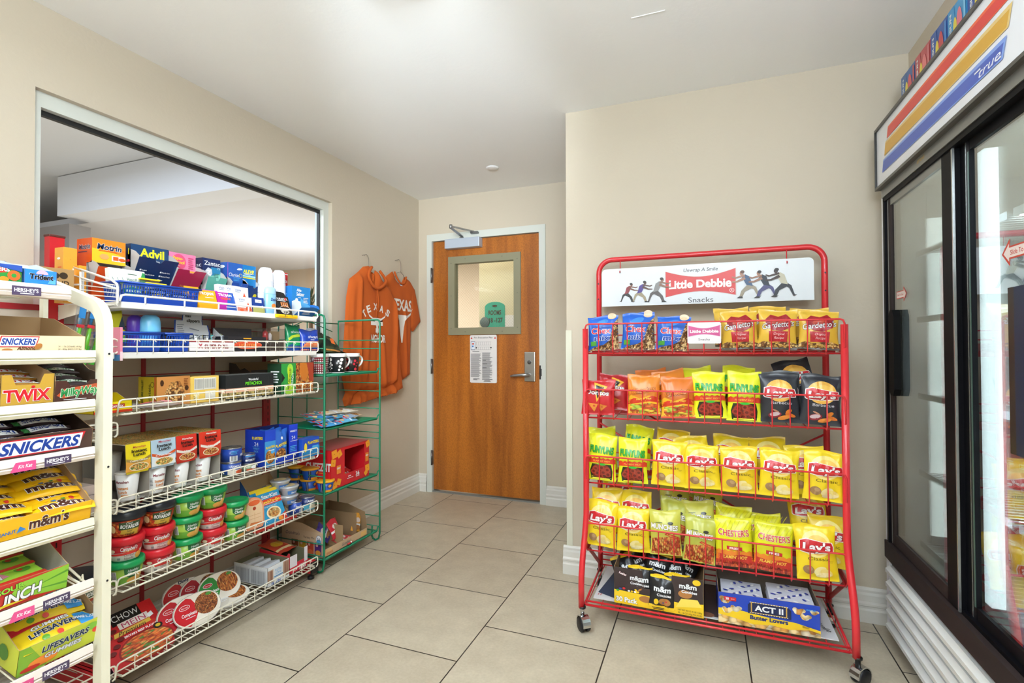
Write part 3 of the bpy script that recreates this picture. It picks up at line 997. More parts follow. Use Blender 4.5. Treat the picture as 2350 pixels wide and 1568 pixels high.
# arch
g = offr(B()); c = 0.065; pts = [(-SX, SB, 0.09), (-SX, SB, 1.59 - c)]
for i in range(1, 8):
    a = radians(90 * i / 8); pts.append((-SX + c * (1 - cos(a)), SB, 1.59 - c + c * sin(a)))
pts += [(-SX + c, SB, 1.59), (SX - c, SB, 1.59)]
for i in range(1, 8):
    a = radians(90 * i / 8); pts.append((SX - c + c * sin(a), SB, 1.59 - c + c * cos(a)))
pts += [(SX, SB, 1.59 - c), (SX, SB, 0.09)]
g.tube(pts, 0.0125, redr, 14)
for z in (1.475, 1.40, 0.5):
    for sgn in (-1, 1):
        g.deco(FNY(sgn * SX, SB - 0.0128, z), [EL(0, 0, 0.0035, 0.0035, blackp, 10)])
g.build('rear_arch', rr)
g = offr(B())
g.wire((-SX, SB - 0.008, 0.80), (SX, SB - 0.008, 0.25), 0.0045, redr); g.wire((-SX, SB - 0.002, 0.25), (SX, SB - 0.002, 0.80), 0.0045, redr)
g.wire((-SX, SB - 0.008, 0.98), (-0.2, SB - 0.008, 0.82), 0.0045, redr)
g.build('cross_brace', rr)
RT = [1.264, 0.985, 0.702, 0.415]
RSH = [1.143, 0.865, 0.584, 0.293]
for zt, zb in zip(RT, RSH):
    g = offr(B()); y0 = SF - 0.012; c = 0.015; r = 0.0036
    g.tube([(-SX, SB - 0.06, zb + 0.02), (-SX + 0.004, y0 + 0.015, zb), (-SX + 0.002, y0, zb + 0.02), (-SX + 0.002, y0, zt - c), (-SX + 0.006, y0, zt - 0.004), (-SX + c, y0, zt), (SX - c, y0, zt), (SX - 0.006, y0, zt - 0.004), (SX - 0.002, y0, zt - c), (SX - 0.002, y0, zb + 0.02), (SX - 0.004, y0 + 0.015, zb), (SX, SB - 0.06, zb + 0.02)], r, redr, 7)
    n = 16
    for i in range(1, n):
        xx = -SX + 2 * SX * i / n
        g.tube([(xx, y0, zt), (xx, y0, zb + 0.005), (xx, y0 + 0.012, zb - 0.006), (xx, SB - 0.03, zb + 0.012)], 0.0024, redr, 5)
    for yy, dz in ((y0 + 0.03, -0.004), (y0 + 0.15, 0.002), (SB - 0.04, 0.01)):
        g.wire((-SX, yy, zb + dz), (SX, yy, zb + dz), 0.0035, redr)
    g.wire((-SX, SB - 0.03, zb + 0.045), (SX, SB - 0.03, zb + 0.045), 0.003, redr); g.wire((-SX, SB - 0.03, zb + 0.08), (SX, SB - 0.03, zb + 0.08), 0.003, redr)
    g.box(-SX, SX, SB - 0.012, SB - 0.009, zb - 0.02, zb + 0.0, redr)
    g.build('basket_shelf', rr)
# bottom shelf
g = offr(B()); yb0 = SF - 0.075; zz = 0.112
g.tube([(-SX + 0.012, yb0, zz - 0.012), (SX - 0.012, yb0, zz - 0.012)], 0.005, redr, 7); g.tube([(-SX + 0.012, yb0, zz + 0.004), (SX - 0.012, yb0, zz + 0.004)], 0.004, redr, 7)
for i in range(17):
    xx = -SX + 0.02 + (2 * SX - 0.04) * i / 16
    g.wire((xx, yb0, zz - 0.004), (xx, SB, zz - 0.004), 0.0022, redr, 5)
for z_ in (zz, zz + 0.025, zz + 0.05):
    g.wire((-SX, SB, z_), (SX, SB, z_), 0.0035, redr)
for sgn in (-1, 1):
    g.tube([(sgn * (SX - 0.008), yb0, zz - 0.012), (sgn * (SX - 0.004), SB, zz)], 0.005, redr, 7)
g.build('base_shelf', rr)
chrome = mt('#c9cacc', 0.12, 1.0)
for (cx, cy, a) in ((-SX + 0.0, SF - 0.085, -50), (SX + 0.008, SF - 0.085, 40), (-SX, SB - 0.015, 30), (SX, SB - 0.015, 80)):
    ca = empty('caster', (cx, cy - 2.25, 0), radians(a)); ca.parent = rr
    g = B(); g.tube([(0, 0, 0.058), (0, 0, 0.098)], 0.0085, blackp if cx > 0 else chrome, 10)
    g.lathe([(0.014, 0.088), (0.0145, 0.095)], blackp, 12)
    hood = []
    for i in range(11):
        t_ = radians(-10 + 200 * i / 10); hood.append((0.012 + 0.033 * cos(t_), 0.032 + 0.033 * sin(t_)))
    inner = [(0.012 + 0.029 * cos(radians(190 - 200 * i / 10)), 0.032 + 0.029 * sin(radians(190 - 200 * i / 10))) for i in range(11)]
    poly = hood + inner
    n_ = len(poly); vs = [(x, -0.017, z) for x, z in poly] + [(x, 0.017, z) for x, z in poly]
    fs = [(i, (i + 1) % n_, n_ + (i + 1) % n_, n_ + i) for i in range(n_)]
    for i in range(10):
        fs += [(i, i + 1, 20 - i, 21 - i), (n_ + i + 1, n_ + i, n_ + 21 - i, n_ + 20 - i)]
    g.add(vs, fs, chrome)
    h_ = g.build('caster_hood', ca)
    g = B()
    for yy in (-0.013, 0.013):
        g.lathe([(0.0, -0.0075), (0.024, -0.0075), (0.028, -0.004), (0.028, 0.004), (0.024, 0.0075), (0.0, 0.0075)], blackp, 24, (0.012, yy, 0.028), axis='y')
    g.build('wheel', ca)

# ------------------------------------------------------------------ glass-door drinks cooler
FXF = 0.67; FY0, FY1 = 1.02, 2.40
fr_ = empty('drinks_cooler', (1.05, 1.71, 0)); tag(fr_, 'tall black glass-door drinks cooler with red, gold and blue stripes on its sign', 'cooler')
OF = Vector((-1.05, -1.71, 0))


def offf(g):
    g.M = Matrix.Translation(OF); return g


blk1 = mt('#0b0b0f', 0.5); brn = mt('#332a28', 0.55); whm = mt('#e2e3e8', 0.35); alu = mt('#8f908c', 0.35, 0.6); liner = mt('#dfe2e2', 0.4)
for _m in (blk1, brn, mt('#060607', 0.6)):
    _m.node_tree.nodes['Principled BSDF'].inputs['Specular IOR Level'].default_value = 0.12
g = offf(B())
XB = 1.40; sw = 0.045
g.box(FXF + 0.05, XB, FY1 - sw, FY1, 0.06, 1.86, whm); g.box(FXF + 0.05, XB, FY0, FY0 + sw, 0.06, 1.86, whm)
g.box(XB - 0.05, XB, FY0 + sw, FY1 - sw, 0.06, 1.86, liner)
g.box(FXF + 0.05, XB, FY0 + sw, FY1 - sw, 0.06, 0.40, liner); g.box(FXF + 0.05, XB, FY0, FY1, 1.80, 2.0, whm)
g.box(FXF, FXF + 0.05, FY1 - 0.030, FY1, 0.06, 1.86, whm)
g.box(FXF + 0.06, XB, FY0 + 0.05, FY1 - 0.05, 1.78, 1.80, liner)
for (x_, y_) in ((0.75, FY1 - 0.08), (0.75, FY0 + 0.08), (1.33, FY1 - 0.08), (1.33, FY0 + 0.08)):
    g.lathe([(0.022, 0), (0.022, 0.02), (0.012, 0.03), (0.012, 0.062)], blackp, 12, (x_, y_, 0))
g.build('cabinet', fr_)
# sign canopy
g = offf(B())
g.box(0.655, 0.80, FY0 - 0.01, 2.388, 1.785, 2.028, mt('#4c4a47', 0.4))
g.box(0.645, 0.656, FY0 - 0.01, 2.388, 1.785, 1.795, mt('#5d5b57', .35, .5)); g.box(0.645, 0.656, FY0 - 0.01, 2.388, 2.018, 2.028, mt('#5d5b57', .35, .5)); g.box(0.645, 0.656, 2.380, 2.388, 1.795, 2.018, mt('#2a2927', .35))
g.build('canopy', fr_)
g = offf(B())
g.box(0.652, 0.6552, FY0, 2.380, 1.795, 2.018, mt('#e6e8ec', 0.25))
sr, sy, sb_ = mt('#d93a34', 0.3), mt('#d3a233', 0.3), mt('#3f5bb8', 0.3)
sr2, sy2, sb2 = mt('#e8663f', .3), mt('#e0c27c', .3), mt('#7f9fe0', .3)
YS = 2.38


def U(y): return YS - y


F_ = FNX(0.652, YS, 0)
e_ = 0.006
it = []
for (ya, za0, za1, yb_, zb0, zb1, c1, c2) in ((2.262, 1.949, 1.989, 1.10, 1.949, 1.989, sr, sr2), (2.290, 1.893, 1.942, 1.435, 1.886, 1.934, sy, sy2), (2.315, 1.836, 1.882, 1.460, 1.826, 1.872, sb_, sb2)):
    pts = [(U(ya), za0), (U(yb_ + 0.018), zb0), (U(yb_), zb1), (U(ya - 0.014), za1)]
    it.append(P(pts, c2)); cx = sum(p[0] for p in pts) / 4; cy = sum(p[1] for p in pts) / 4
    it.append(P([(pts[0][0] + 0.002, za0 + 0.001), (pts[1][0] - 0.008, zb0 + 0.004), (pts[2][0] - 0.012, zb1 - 0.010), (pts[3][0] + 0.002, za1 - 0.007)], c1))
wt_ = mt('#eef0f4', 0.3)
it += [T('true', U(1.535), 1.846, 0.022, wt_, w=0.10, bold=0.005, sh=0.3), R(U(1.605), 1.853, 0.03, 0.004, wt_), R(U(1.500), 1.833, 0.018, 0.004, wt_)]
it += [R(U(1.31), 1.86, 0.002, 0.12, mt('#3c3a8c', .4)), R(U(1.30), 1.80, 0.14, 0.20, mt('#4a3d8e', .4))]
g.deco(F_, it, off=0.001)
g.build('sign_panel', fr_)
# black door surround: header, sill, left stile
g = offf(B())
g.box(FXF - 0.006, FXF + 0.05, FY0, FY1 - 0.022, 1.752, 1.797, alu); g.box(FXF - 0.002, FXF + 0.05, FY0, FY1 - 0.022, 1.735, 1.752, blk1)
g.box(FXF - 0.008, FXF + 0.05, FY0, FY1 - 0.008, 0.335, 0.400, brn); g.box(FXF + 0.010, FXF + 0.05, FY0, FY1 - 0.03, 0.400, 0.412, blk1)
g.box(FXF - 0.002, FXF + 0.05, FY1 - 0.040, FY1 - 0.022, 0.40, 1.74, blk1); g.box(FXF - 0.002, FXF + 0.05, FY0, FY0 + 0.04, 0.40, 1.74, blk1)
g.deco(FNX(FXF - 0.006, 2.02, 1.768), [T('true', 0.03, 0.006, 0.014, mt('#b69a5c', .4), w=0.06, bold=0.02, sh=0.4)])
g.build('door_surround', fr_)
# two sliding doors; the left one runs in the front track
cg = glass('cooler_glass', (0.93, 0.97, 0.95, 1), 0.0, 0.09, 2.6)
for k, (ya, yb_, xo) in enumerate(((1.80, 2.352, 0.004), (1.07, 1.812, 0.022))):
    dr = empty('sliding_door', (FXF + xo - 1.05, (ya + yb_) / 2 - 1.71, 0)); dr.parent = fr_
    g = B(); hw = (yb_ - ya) / 2; st = 0.036
    z0, z1 = 0.405, 1.745
    fm1 = alu if k == 0 else blk1
    g.box(0, 0.018, hw - (st if k == 0 else 0.066), hw, z0, z1, brn if k == 0 else blk1)
    g.box(0, 0.018, -hw, -hw + (0.07 if k == 0 else st), z0, z1, blk1)
    g.box(0.001, 0.018, -hw + st, hw - st, z1 - 0.036, z1, alu if k == 0 else blk1); g.box(0.001, 0.018, -hw + st, hw - st, z0, z0 + 0.040, brn if k == 0 else blk1)
    if k == 0:
        g.box(-0.001, 0.0, hw - 0.014, hw - 0.010, z0, z1, alu)
        g.box(-0.002, 0.004, -hw - 0.004, -hw + 0.002, z0, z1, mt('#b9bcbc', 0.25, 0.8))
    else:
        g.box(-0.001, 0.0, hw - 0.050, hw - 0.045, z0, z1, mt('#9a9c9a', 0.25, 0.8)); g.box(-0.001, 0.0, hw - 0.064, hw - 0.057, z0 + 0.04, z1 - 0.04, mt('#3e5a50', 0.3))
    g.build('door_frame', dr)
    g = B(); g.box(0.006, 0.009, -hw + 0.035, hw - (0.034 if k == 0 else 0.064), z0 + 0.038, z1 - 0.034, cg); g.box(0.014, 0.016, -hw + 0.035, hw - (0.034 if k == 0 else 0.064), z0 + 0.038, z1 - 0.034, cg); gp = g.build('glass_pane', dr)
    g = B(); wh_ = mt('#e9d9d2', 0.4); rd_ = mt('#c9402c', 0.4)
    yb2 = 0.12 if k == 0 else 0.24
    zc = 1.355 if k == 0 else 1.39
    if k == 0:
        a = [P([(0, -0.014), (0.07, -0.014), (0.07, -0.028), (0.10, 0), (0.07, 0.028), (0.07, 0.014), (0, 0.014)], rd_), P([(0.003, -0.011), (0.073, -0.011), (0.073, -0.019), (0.094, 0), (0.073, 0.019), (0.073, 0.011), (0.003, 0.011)], wh_), T('Slide To Open', 0.040, 0, 0.007, rd_, w=0.06, bold=0.01)]
        g.deco(FNX(0.0055, 0.20, zc), a)
    else:
        a = [P([(0.14, -0.016), (0.035, -0.016), (0.035, -0.034), (0, 0), (0.035, 0.034), (0.035, 0.016), (0.14, 0.016)], rd_), P([(0.137, -0.012), (0.032, -0.012), (0.032, -0.022), (0.008, 0), (0.032, 0.022), (0.032, 0.012), (0.137, 0.012)], wh_), T('Slide To Open', 0.085, 0, 0.012, rd_, w=0.095, bold=0.01)]
        g.deco(FNX(0.0055, hw - 0.209, zc), a)
    g.build('arrow_sticker', gp)
    if k == 0:
        g = B(); yy = hw - 0.055 - 0.06
        yc = 2.263 - (ya + yb_) / 2
        g.add([(-0.018, yc + 0.014, 1.30), (-0.018, yc + 0.028, 1.275), (-0.018, yc + 0.028, 1.005), (-0.018, yc + 0.014, 0.98), (-0.018, yc - 0.014, 0.98), (-0.018, yc - 0.028, 1.005), (-0.018, yc - 0.028, 1.275), (-0.018, yc - 0.014, 1.30)] +
              [(0.004, yc + 0.014, 1.30), (0.004, yc + 0.028, 1.275), (0.004, yc + 0.028, 1.005), (0.004, yc + 0.014, 0.98), (0.004, yc - 0.014, 0.98), (0.004, yc - 0.028, 1.005), (0.004, yc - 0.028, 1.275), (0.004, yc - 0.014, 1.30)],
              [tuple(range(8))] + [(i, (i + 1) % 8, 8 + (i + 1) % 8, 8 + i) for i in range(8)] + [tuple(range(15, 7, -1))], mt('#060607', 0.6))
        g.build('door_handle', dr)
    else:
        g = B(); yc = 1.500 - (ya + yb_) / 2
        g.box(-0.020, 0.004, yc, yc + 0.024, 0.91, 1.30, mt('#28211f', .4)); g.box(-0.020, 0.004, yc - 0.05, yc, 0.91, 1.30, mt('#0a2340', .45)); g.build('door_handle', dr)
# louvred grille
g = offf(B())
g.box(FXF + 0.01, FXF + 0.05, FY1 - 0.030, FY1 - 0.012, 0.03, 0.325, mt('#2a2a2d', .5)); g.box(FXF + 0.035, FXF + 0.05, FY0, FY1 - 0.02, 0.03, 0.325, mt('#1d1d1f', .6))
g.build('grille_frame', fr_)
for i in range(5):
    z = 0.285 - i * 0.054
    g = offf(B())
    g.prism([(FXF - 0.012, z - 0.004), (FXF - 0.006, z - 0.012), (FXF + 0.028, z + 0.010), (FXF + 0.028, z + 0.024), (FXF + 0.002, z + 0.022), (FXF - 0.012, z + 0.010)], 2.372 - FY0, mt('#dfe0dc', 0.4), 'xz', FY0)
    g.build('louvre', fr_)
# interior lamp, shelves
g = offf(B()); g.box(FXF + 0.045, FXF + 0.075, 1.722, 1.770, 0.46, 1.70, mt('#e8f2ff', 0.4, emit=3.2)); g.build('cooler_lamp', fr_)
FSH = [0.42, 0.69, 0.98, 1.27, 1.52]
for z in FSH:
    g = offf(B()); x0, x1 = FXF + 0.10, XB - 0.06
    for (a, b2) in ((FY0 + 0.05, 1.70), (1.73, FY1 - 0.05)):
        g.tube([(x0, a, z - 0.006), (x1, a, z - 0.006), (x1, b2, z - 0.006), (x0, b2, z - 0.006)], 0.004, whm, 6, closed=True)
        n = int((b2 - a) / 0.03)
        for i in range(n + 1):
            yy = a + (b2 - a) * i / n
            g.wire((x0, yy, z - 0.003), (x1, yy, z - 0.003), 0.0018, whm, 4)
        g.box(x0 - 0.006, x0 - 0.002, a, b2, z - 0.016, z + 0.006, whm)
    g.build('cooler_shelf', fr_)
g = offf(B())
for yy in (FY1 - 0.05, FY0 + 0.05, 1.715):
    for xx in (0.80, 1.28):
        g.box(xx, xx + 0.02, yy - 0.004, yy + 0.004, 0.42, 1.76, whm)
        for i in range(40):
            g.deco(FNX(xx, yy, 0.44 + i * 0.032), [R(-0.002, 0, 0.004, 0.012, mt('#5a5f60', .5))])
g.build('shelf_standard', fr_)
area('cooler_light', (FXF + 0.12, 1.74, 1.05), (1.2, 0.03), 3.5, (0.93, 0.97, 1.0), (0, radians(-90), 0))
area('cooler_light', (FXF + 0.14, 2.335, 1.05), (1.2, 0.05), 1.0, (0.93, 0.97, 1.0), (radians(90), radians(90), radians(180)))  # added fill that brightens the left compartment, not the visible lamp strip

# ================================================================== SNACK BAGS
# goods are built looking to +x (u runs along +y, v up, origin at the middle of the bottom edge) and turned when placed
def S(items, k, ox=0.0, oy=0.0):
    out = []
    for it in items:
        if it[0] == 'p':
            out.append(('p', [(x * k + ox, y * k + oy) for x, y in it[1]], it[2]))
        else:
            _, s, cx, cy, h, m, w, bold, sh, o, ow, rot, arc, grow, sp = it
            out.append(('t', s, cx * k + ox, cy * k + oy, h * k, m, None if w is None else w * k, bold, sh, o, ow, rot, arc * k if arc else 0.0, grow, sp))
    return out


def bag_mesh(w, h, t, front, items, seed=1, back=None, seal=0.055, wr=1.0, sealm=None, nu=22, nv=28, bulge=2.4):
    """pillow bag: crimped seals, bulging middle, creases running out of the seals"""
    rnd = random.Random(seed)
    ph = [rnd.uniform(0, 6.28) for _ in range(8)]
    ks = [rnd.uniform(5, 9), rnd.uniform(11, 17), rnd.uniform(19, 27)]
    so = Vector((rnd.uniform(0, 50), rnd.uniform(0, 50), rnd.uniform(0, 50)))
    sk = rnd.uniform(-0.06, 0.06)

    def E(q):
        a = min(max((q - seal) / (1 - 2 * seal), 0), 1)
        return max(0.0, sin(pi * a)) ** 0.62

    def wid(q):
        return 1 - 0.055 * E(q) + 0.012 * sin(q * 9 + ph[3])

    def fx(u, v, side=1):
        s = max(-1, min(1, 2 * u / w)); q = max(0, min(1, v / h)); e = E(q)
        T_ = t / 2 * (1 - abs(s) ** bulge) ** 0.62 * e
        d0 = min(abs(q - seal), abs(1 - seal - q))
        cre = exp_(-d0 * 9) * (sin(s * ks[0] + ph[0]) * 0.5 + sin(s * ks[1] + ph[1] + q * 3) * 0.35 + sin(s * ks[2] + ph[2]) * 0.15)
        n = noise.noise(Vector((s * 2.2, q * 3.0, side)) + so) * 0.6 + noise.noise(Vector((s * 5, q * 7, side)) + so) * 0.28
        edge = (1 - abs(s) ** 4) * min(1, e * 3 + 0.15)
        x = T_ + wr * 0.0042 * (cre + n) * edge
        if e == 0:
            x = 0.0012 + 0.0022 * sin(s * 5 + ph[4])
            return x if side > 0 else x - 0.0016
        return (x + 0.0022 * sin(s * 5 + ph[4]) * (1 - e)) if side > 0 else (-T_ * 0.85 + 0.0022 * sin(s * 5 + ph[4]) * (1 - e) - 0.0006)

    def pos(u, v, d=0.0, side=1):
        q = max(0, min(1, v / h))
        sag = 0.010 * (1 - (2 * u / w) ** 2) * (0.5 - q) * 0.6
        return (fx(u, v, side) + d * side, u * wid(q) + sk * (v - h / 2) * 0.25, v + sag * E(q) + (0.004 * sin(2 * u / w * 3 + ph[5]) if q > 0.96 else 0))
    g = B()
    for side, m in ((1, front), (-1, back or front)):
        vs = []; fs = []; ms = []
        qs = [0, seal * 0.5, seal] + [seal + (1 - 2 * seal) * j / (nv - 4) for j in range(1, nv - 4)] + [1 - seal, 1 - seal * 0.5, 1]
        for q in qs:
            for i in range(nu + 1):
                s = -cos(pi * i / nu); s = s * 0.6 + (2 * i / nu - 1) * 0.4
                vs.append(pos(s * w / 2, q * h, 0, side))
        n1 = nu + 1
        for j in range(len(qs) - 1):
            for i in range(nu):
                a = j * n1 + i
                fs.append((a, a + 1, a + n1 + 1, a + n1) if side > 0 else (a, a + n1, a + n1 + 1, a + 1))
                ms.append(sealm if (sealm and (qs[j] < seal * 0.99 or qs[j + 1] > 1 - seal * 0.99)) else m)
        g.add(vs, fs, ms, True)
    g.deco(None, items, off=0.0007, step=0.00016, fn=lambda u, v, d: pos(u, v, d, 1), fine=0.009)
    return g


def exp_(x):
    return math.exp(x)


Wp = gloss('#f4f2ee'); Kp = gloss('#1b1a1c'); REDp = gloss('#c8191f'); YELp = gloss('#f0d01a')


def d_lays(word, body, halo, wordm, potato, chip, H):
    r1, r2 = gloss('#c9252b'), gloss('#8e1218')
    rib = [(-0.36, 0.60), (-0.34, 0.79), (-0.20, 0.83), (-0.02, 0.80), (0.16, 0.77), (0.34, 0.76), (0.37, 0.68), (0.36, 0.58), (0.20, 0.57), (0.0, 0.545), (-0.18, 0.545), (-0.33, 0.57)]
    it = [EL(0.0, H * 0.56, 0.30, 0.31, gloss(halo), 26), EL(0.02, H * 0.56, 0.22, 0.23, gloss('#f0a53a' if body != 'k' else '#f3b64a'), 24)]
    it = [EL(0.0, 0.88, 0.36, 0.32, gloss(halo), 26), EL(0.03, 0.86, 0.27, 0.24, gloss('#f4c45c'), 24)]
    K_ = 1.14
    it += [P([(x * K_ * 1.05, (y - 0.69) * K_ * 1.13 + 0.84) for x, y in rib], Wp), P([(x * K_, (y - 0.69) * K_ + 0.84) for x, y in rib], r1), T("Lay's", 0.0, 0.825, 0.185, Wp, w=0.68, bold=0.035, sh=0.12, o=r2, ow=0.03)]
    it += [T(word, 0.04, 0.535, 0.085, wordm, w=0.54)]
    if body == 'y':
        it += [EL(-0.22, 0.25, 0.14, 0.11, gloss('#a07c52'), 18, -20), EL(-0.19, 0.28, 0.07, 0.05, gloss('#b8966c'), 14, -20)]
        it += [EL(0.06, 0.24, 0.16, 0.10, gloss('#f1e09a'), 18, 25), EL(0.20, 0.20, 0.15, 0.09, gloss('#efd97c'), 18, -15), EL(0.13, 0.14, 0.19, 0.06, gloss('#f5e7ae'), 18, 5), R(0.30, 0.48, 0.09, 0.012, gloss('#c9a81a')), R(0.30, 0.455, 0.07, 0.010, gloss('#c9a81a'))]
    else:
        it += [EL(-0.14, 0.20, 0.17, 0.085, gloss('#8d2230'), 18, 8), EL(-0.14, 0.215, 0.13, 0.055, gloss('#c9b3b6'), 16, 8), EL(-0.12, 0.31, 0.10, 0.022, gloss('#b88468'), 12, -25), EL(0.22, 0.30, 0.09, 0.05, gloss('#e2822d'), 14, 30), EL(0.26, 0.20, 0.14, 0.05, gloss('#d9742a'), 14, -15), EL(0.10, 0.13, 0.17, 0.055, gloss('#e8923c'), 16, 12)]
    return it


def d_chex(H):
    o = gloss('#f2f4f8'); fd = food(['#caa067', '#8a5a2c', '#e0c18a', '#5e3b1e'], 160)
    return [P([(0.20, 0.0), (0.5, 0.0), (0.5, 1.0), (0.38, 0.86), (0.30, 0.55), (0.22, 0.28), (0.02, 0.16), (-0.30, 0.10), (-0.5, 0.0)], fd), EL(0.30, 1.08, 0.14, 0.09, gloss('#e3c3a0'), 16),
            EL(-0.02, 0.88, 0.22, 0.10, gloss('#3f86dc'), 16, 20),
            P([(-0.42, 0.14), (-0.22, 0.14), (-0.22, 0.28), (-0.42, 0.28)], gloss('#4c9a3a')),
            T('Chex', -0.05, 0.62, 0.20, gloss('#cf2030'), w=0.62, bold=0.02, o=o, ow=0.05), T('mix', -0.02, 0.38, 0.17, gloss('#1d4ba8'), w=0.50, bold=0.03, sh=0.1, o=o, ow=0.05)]


def d_gard(H):
    fd = food(['#c99a4e', '#6b4422', '#e6c680', '#8f5e2e', '#dcae5c'], 150)
    return [P([(-0.5, 0.0), (0.5, 0.0), (0.5, 0.16), (0.3, 0.22), (0.1, 0.20), (-0.15, 0.17), (-0.35, 0.22), (-0.5, 0.17)], fd), R(-0.5, 0, 1.0, 0.06, gloss('#3b2a14')),
            P([(-0.22, 0.20), (0.24, 0.20), (0.27, 0.50), (-0.25, 0.50)], gloss('#b3202c')), P([(-0.34, 0.86), (-0.20, 1.0), (0.0, 0.94), (0.2, 1.02), (0.36, 0.86), (0.34, 0.62), (0.10, 0.50), (-0.14, 0.52), (-0.33, 0.66)], gloss('#9d1a22')),
            EL(0.02, 0.76, 0.20, 0.10, gloss('#c64a34'), 16),
            T("Gardetto's", 0.0, 0.70, 0.17, Wp, w=0.86, bold=0.01, sh=0.25, rot=8, o=gloss('#1d2a4e'), ow=0.045), T('Original', 0.03, 0.42, 0.07, gloss('#f1c9c4'), w=0.30, sh=0.3), T('Recipe', 0.03, 0.31, 0.07, gloss('#f1c9c4'), w=0.26, sh=0.3)]


def d_dor(H):
    return [P([(-0.12, 0.96), (0.30, 0.84), (-0.02, 0.36)], gloss('#e8b23a')), P([(-0.06, 0.88), (0.20, 0.81), (0.0, 0.46)], gloss('#1b1a1c')), T('Doritos', 0.0, 0.66, 0.14, Wp, w=0.70, bold=0.03, rot=-4, o=gloss('#17171a'), ow=0.05),
            P([(-0.30, 0.34), (0.02, 0.30), (-0.10, 0.08)], gloss('#d98a32')), P([(0.02, 0.32), (0.30, 0.26), (0.10, 0.10)], gloss('#cf7a28')), EL(-0.10, 0.25, 0.04, 0.03, gloss('#b8442a'), 10), EL(0.14, 0.22, 0.03, 0.02, gloss('#b8442a'), 10)]


def d_chee(H):
    fd = food(['#d2562a', '#b5cf4a', '#e27c30', '#f0d34a'], 90, stretch=(1, 0.5, 1.4))
    return [P([(-0.5, 0.0), (0.5, 0.0), (0.5, 0.50), (0.2, 0.60), (-0.1, 0.50), (-0.4, 0.62), (-0.5, 0.55)], gloss('#f0b52a')), P([(-0.5, 0.44), (-0.3, 0.52), (0.0, 0.48), (0.3, 0.60), (0.5, 0.54), (0.5, 0.40), (0.2, 0.42), (-0.2, 0.36), (-0.5, 0.34)], gloss('#cf3a22')),
            P([(-0.42, 0.06), (0.42, 0.04), (0.44, 0.34), (0.1, 0.38), (-0.2, 0.32), (-0.42, 0.36)], fd), R(-0.5, 0, 1, 0.05, gloss('#d4462a')),
            T('Cheetos', 0.0, 0.78, 0.17, gloss('#e98220'), w=0.74, bold=0.05, sh=0.15, rot=10, o=gloss('#17120f'), ow=0.075), T('Flamin\' Hot', 0.02, 0.50, 0.06, gloss('#f3d24a'), w=0.5, bold=0.02, sh=0.3, rot=5)]


def d_fun(H):
    rings = []
    rm = gloss('#a33a26'); rd = gloss('#6e2218')
    for (x, y) in ((-0.20, 0.36), (0.02, 0.40), (0.22, 0.35), (-0.14, 0.22), (0.08, 0.25), (0.24, 0.20), (-0.02, 0.12), (-0.26, 0.27)):
        rings += [EL(x, y, 0.105, 0.085, rm, 14), EL(x, y, 0.055, 0.042, rd, 12)]
    fl = [(-0.5, 0.56)]
    for i in range(13):
        fl.append((-0.5 + i / 12, 0.70 + (0.03 if i % 2 else -0.01)))
    fl.append((0.5, 0.56))
    return [P([(-0.34, 0.04), (0.36, 0.04), (0.40, 0.30), (0.36, 0.52), (-0.34, 0.52), (-0.40, 0.30)], gloss('#24301a')), EL(0.0, 0.29, 0.35, 0.245, gloss('#7d2a1e'), 26)] + rings + [EL(0.02, 0.51, 0.15, 0.035, gloss('#37b53a'), 16),
            P(fl, gloss('#e2452a')), T("FLAMIN' HOT", 0.02, 0.625, 0.055, gloss('#f3c84a'), w=0.62, bold=0.01),
            T('FUNYUNS', 0.0, 1.0, 0.22, gloss('#2fae3a'), w=0.84, bold=0.05, rot=-3, o=gloss('#0c3a1a'), ow=0.05), R(-0.30, 0.045, 0.60, 0.035, gloss('#e8e23a'))]


def d_mun(H):
    fd = food(['#c9502a', '#dd8a3a', '#b23a22', '#e9b25a'], 110, stretch=(1, 1.6, 0.8))
    return [P([(-0.46, 0.05), (0.46, 0.02), (0.48, 0.58), (0.1, 0.60), (-0.2, 0.56), (-0.44, 0.52)], fd), P([(-0.02, 0.66), (0.44, 0.50), (0.44, 0.60), (0.05, 0.72)], gloss('#c2302a')), T('FLAMIN HOT', 0.22, 0.62, 0.045, gloss('#f3c84a'), w=0.34, rot=-18, bold=0.01), EL(0.18, 1.02, 0.09, 0.05, gloss('#2b2c22'), 14), R(-0.30, 1.02, 0.22, 0.02, gloss('#4e5a2c')),
            T('MUNCHIES', -0.02, 0.90, 0.16, Wp, w=0.86, bold=0.045, o=gloss('#6b4a1c'), ow=0.035, rot=-4)]


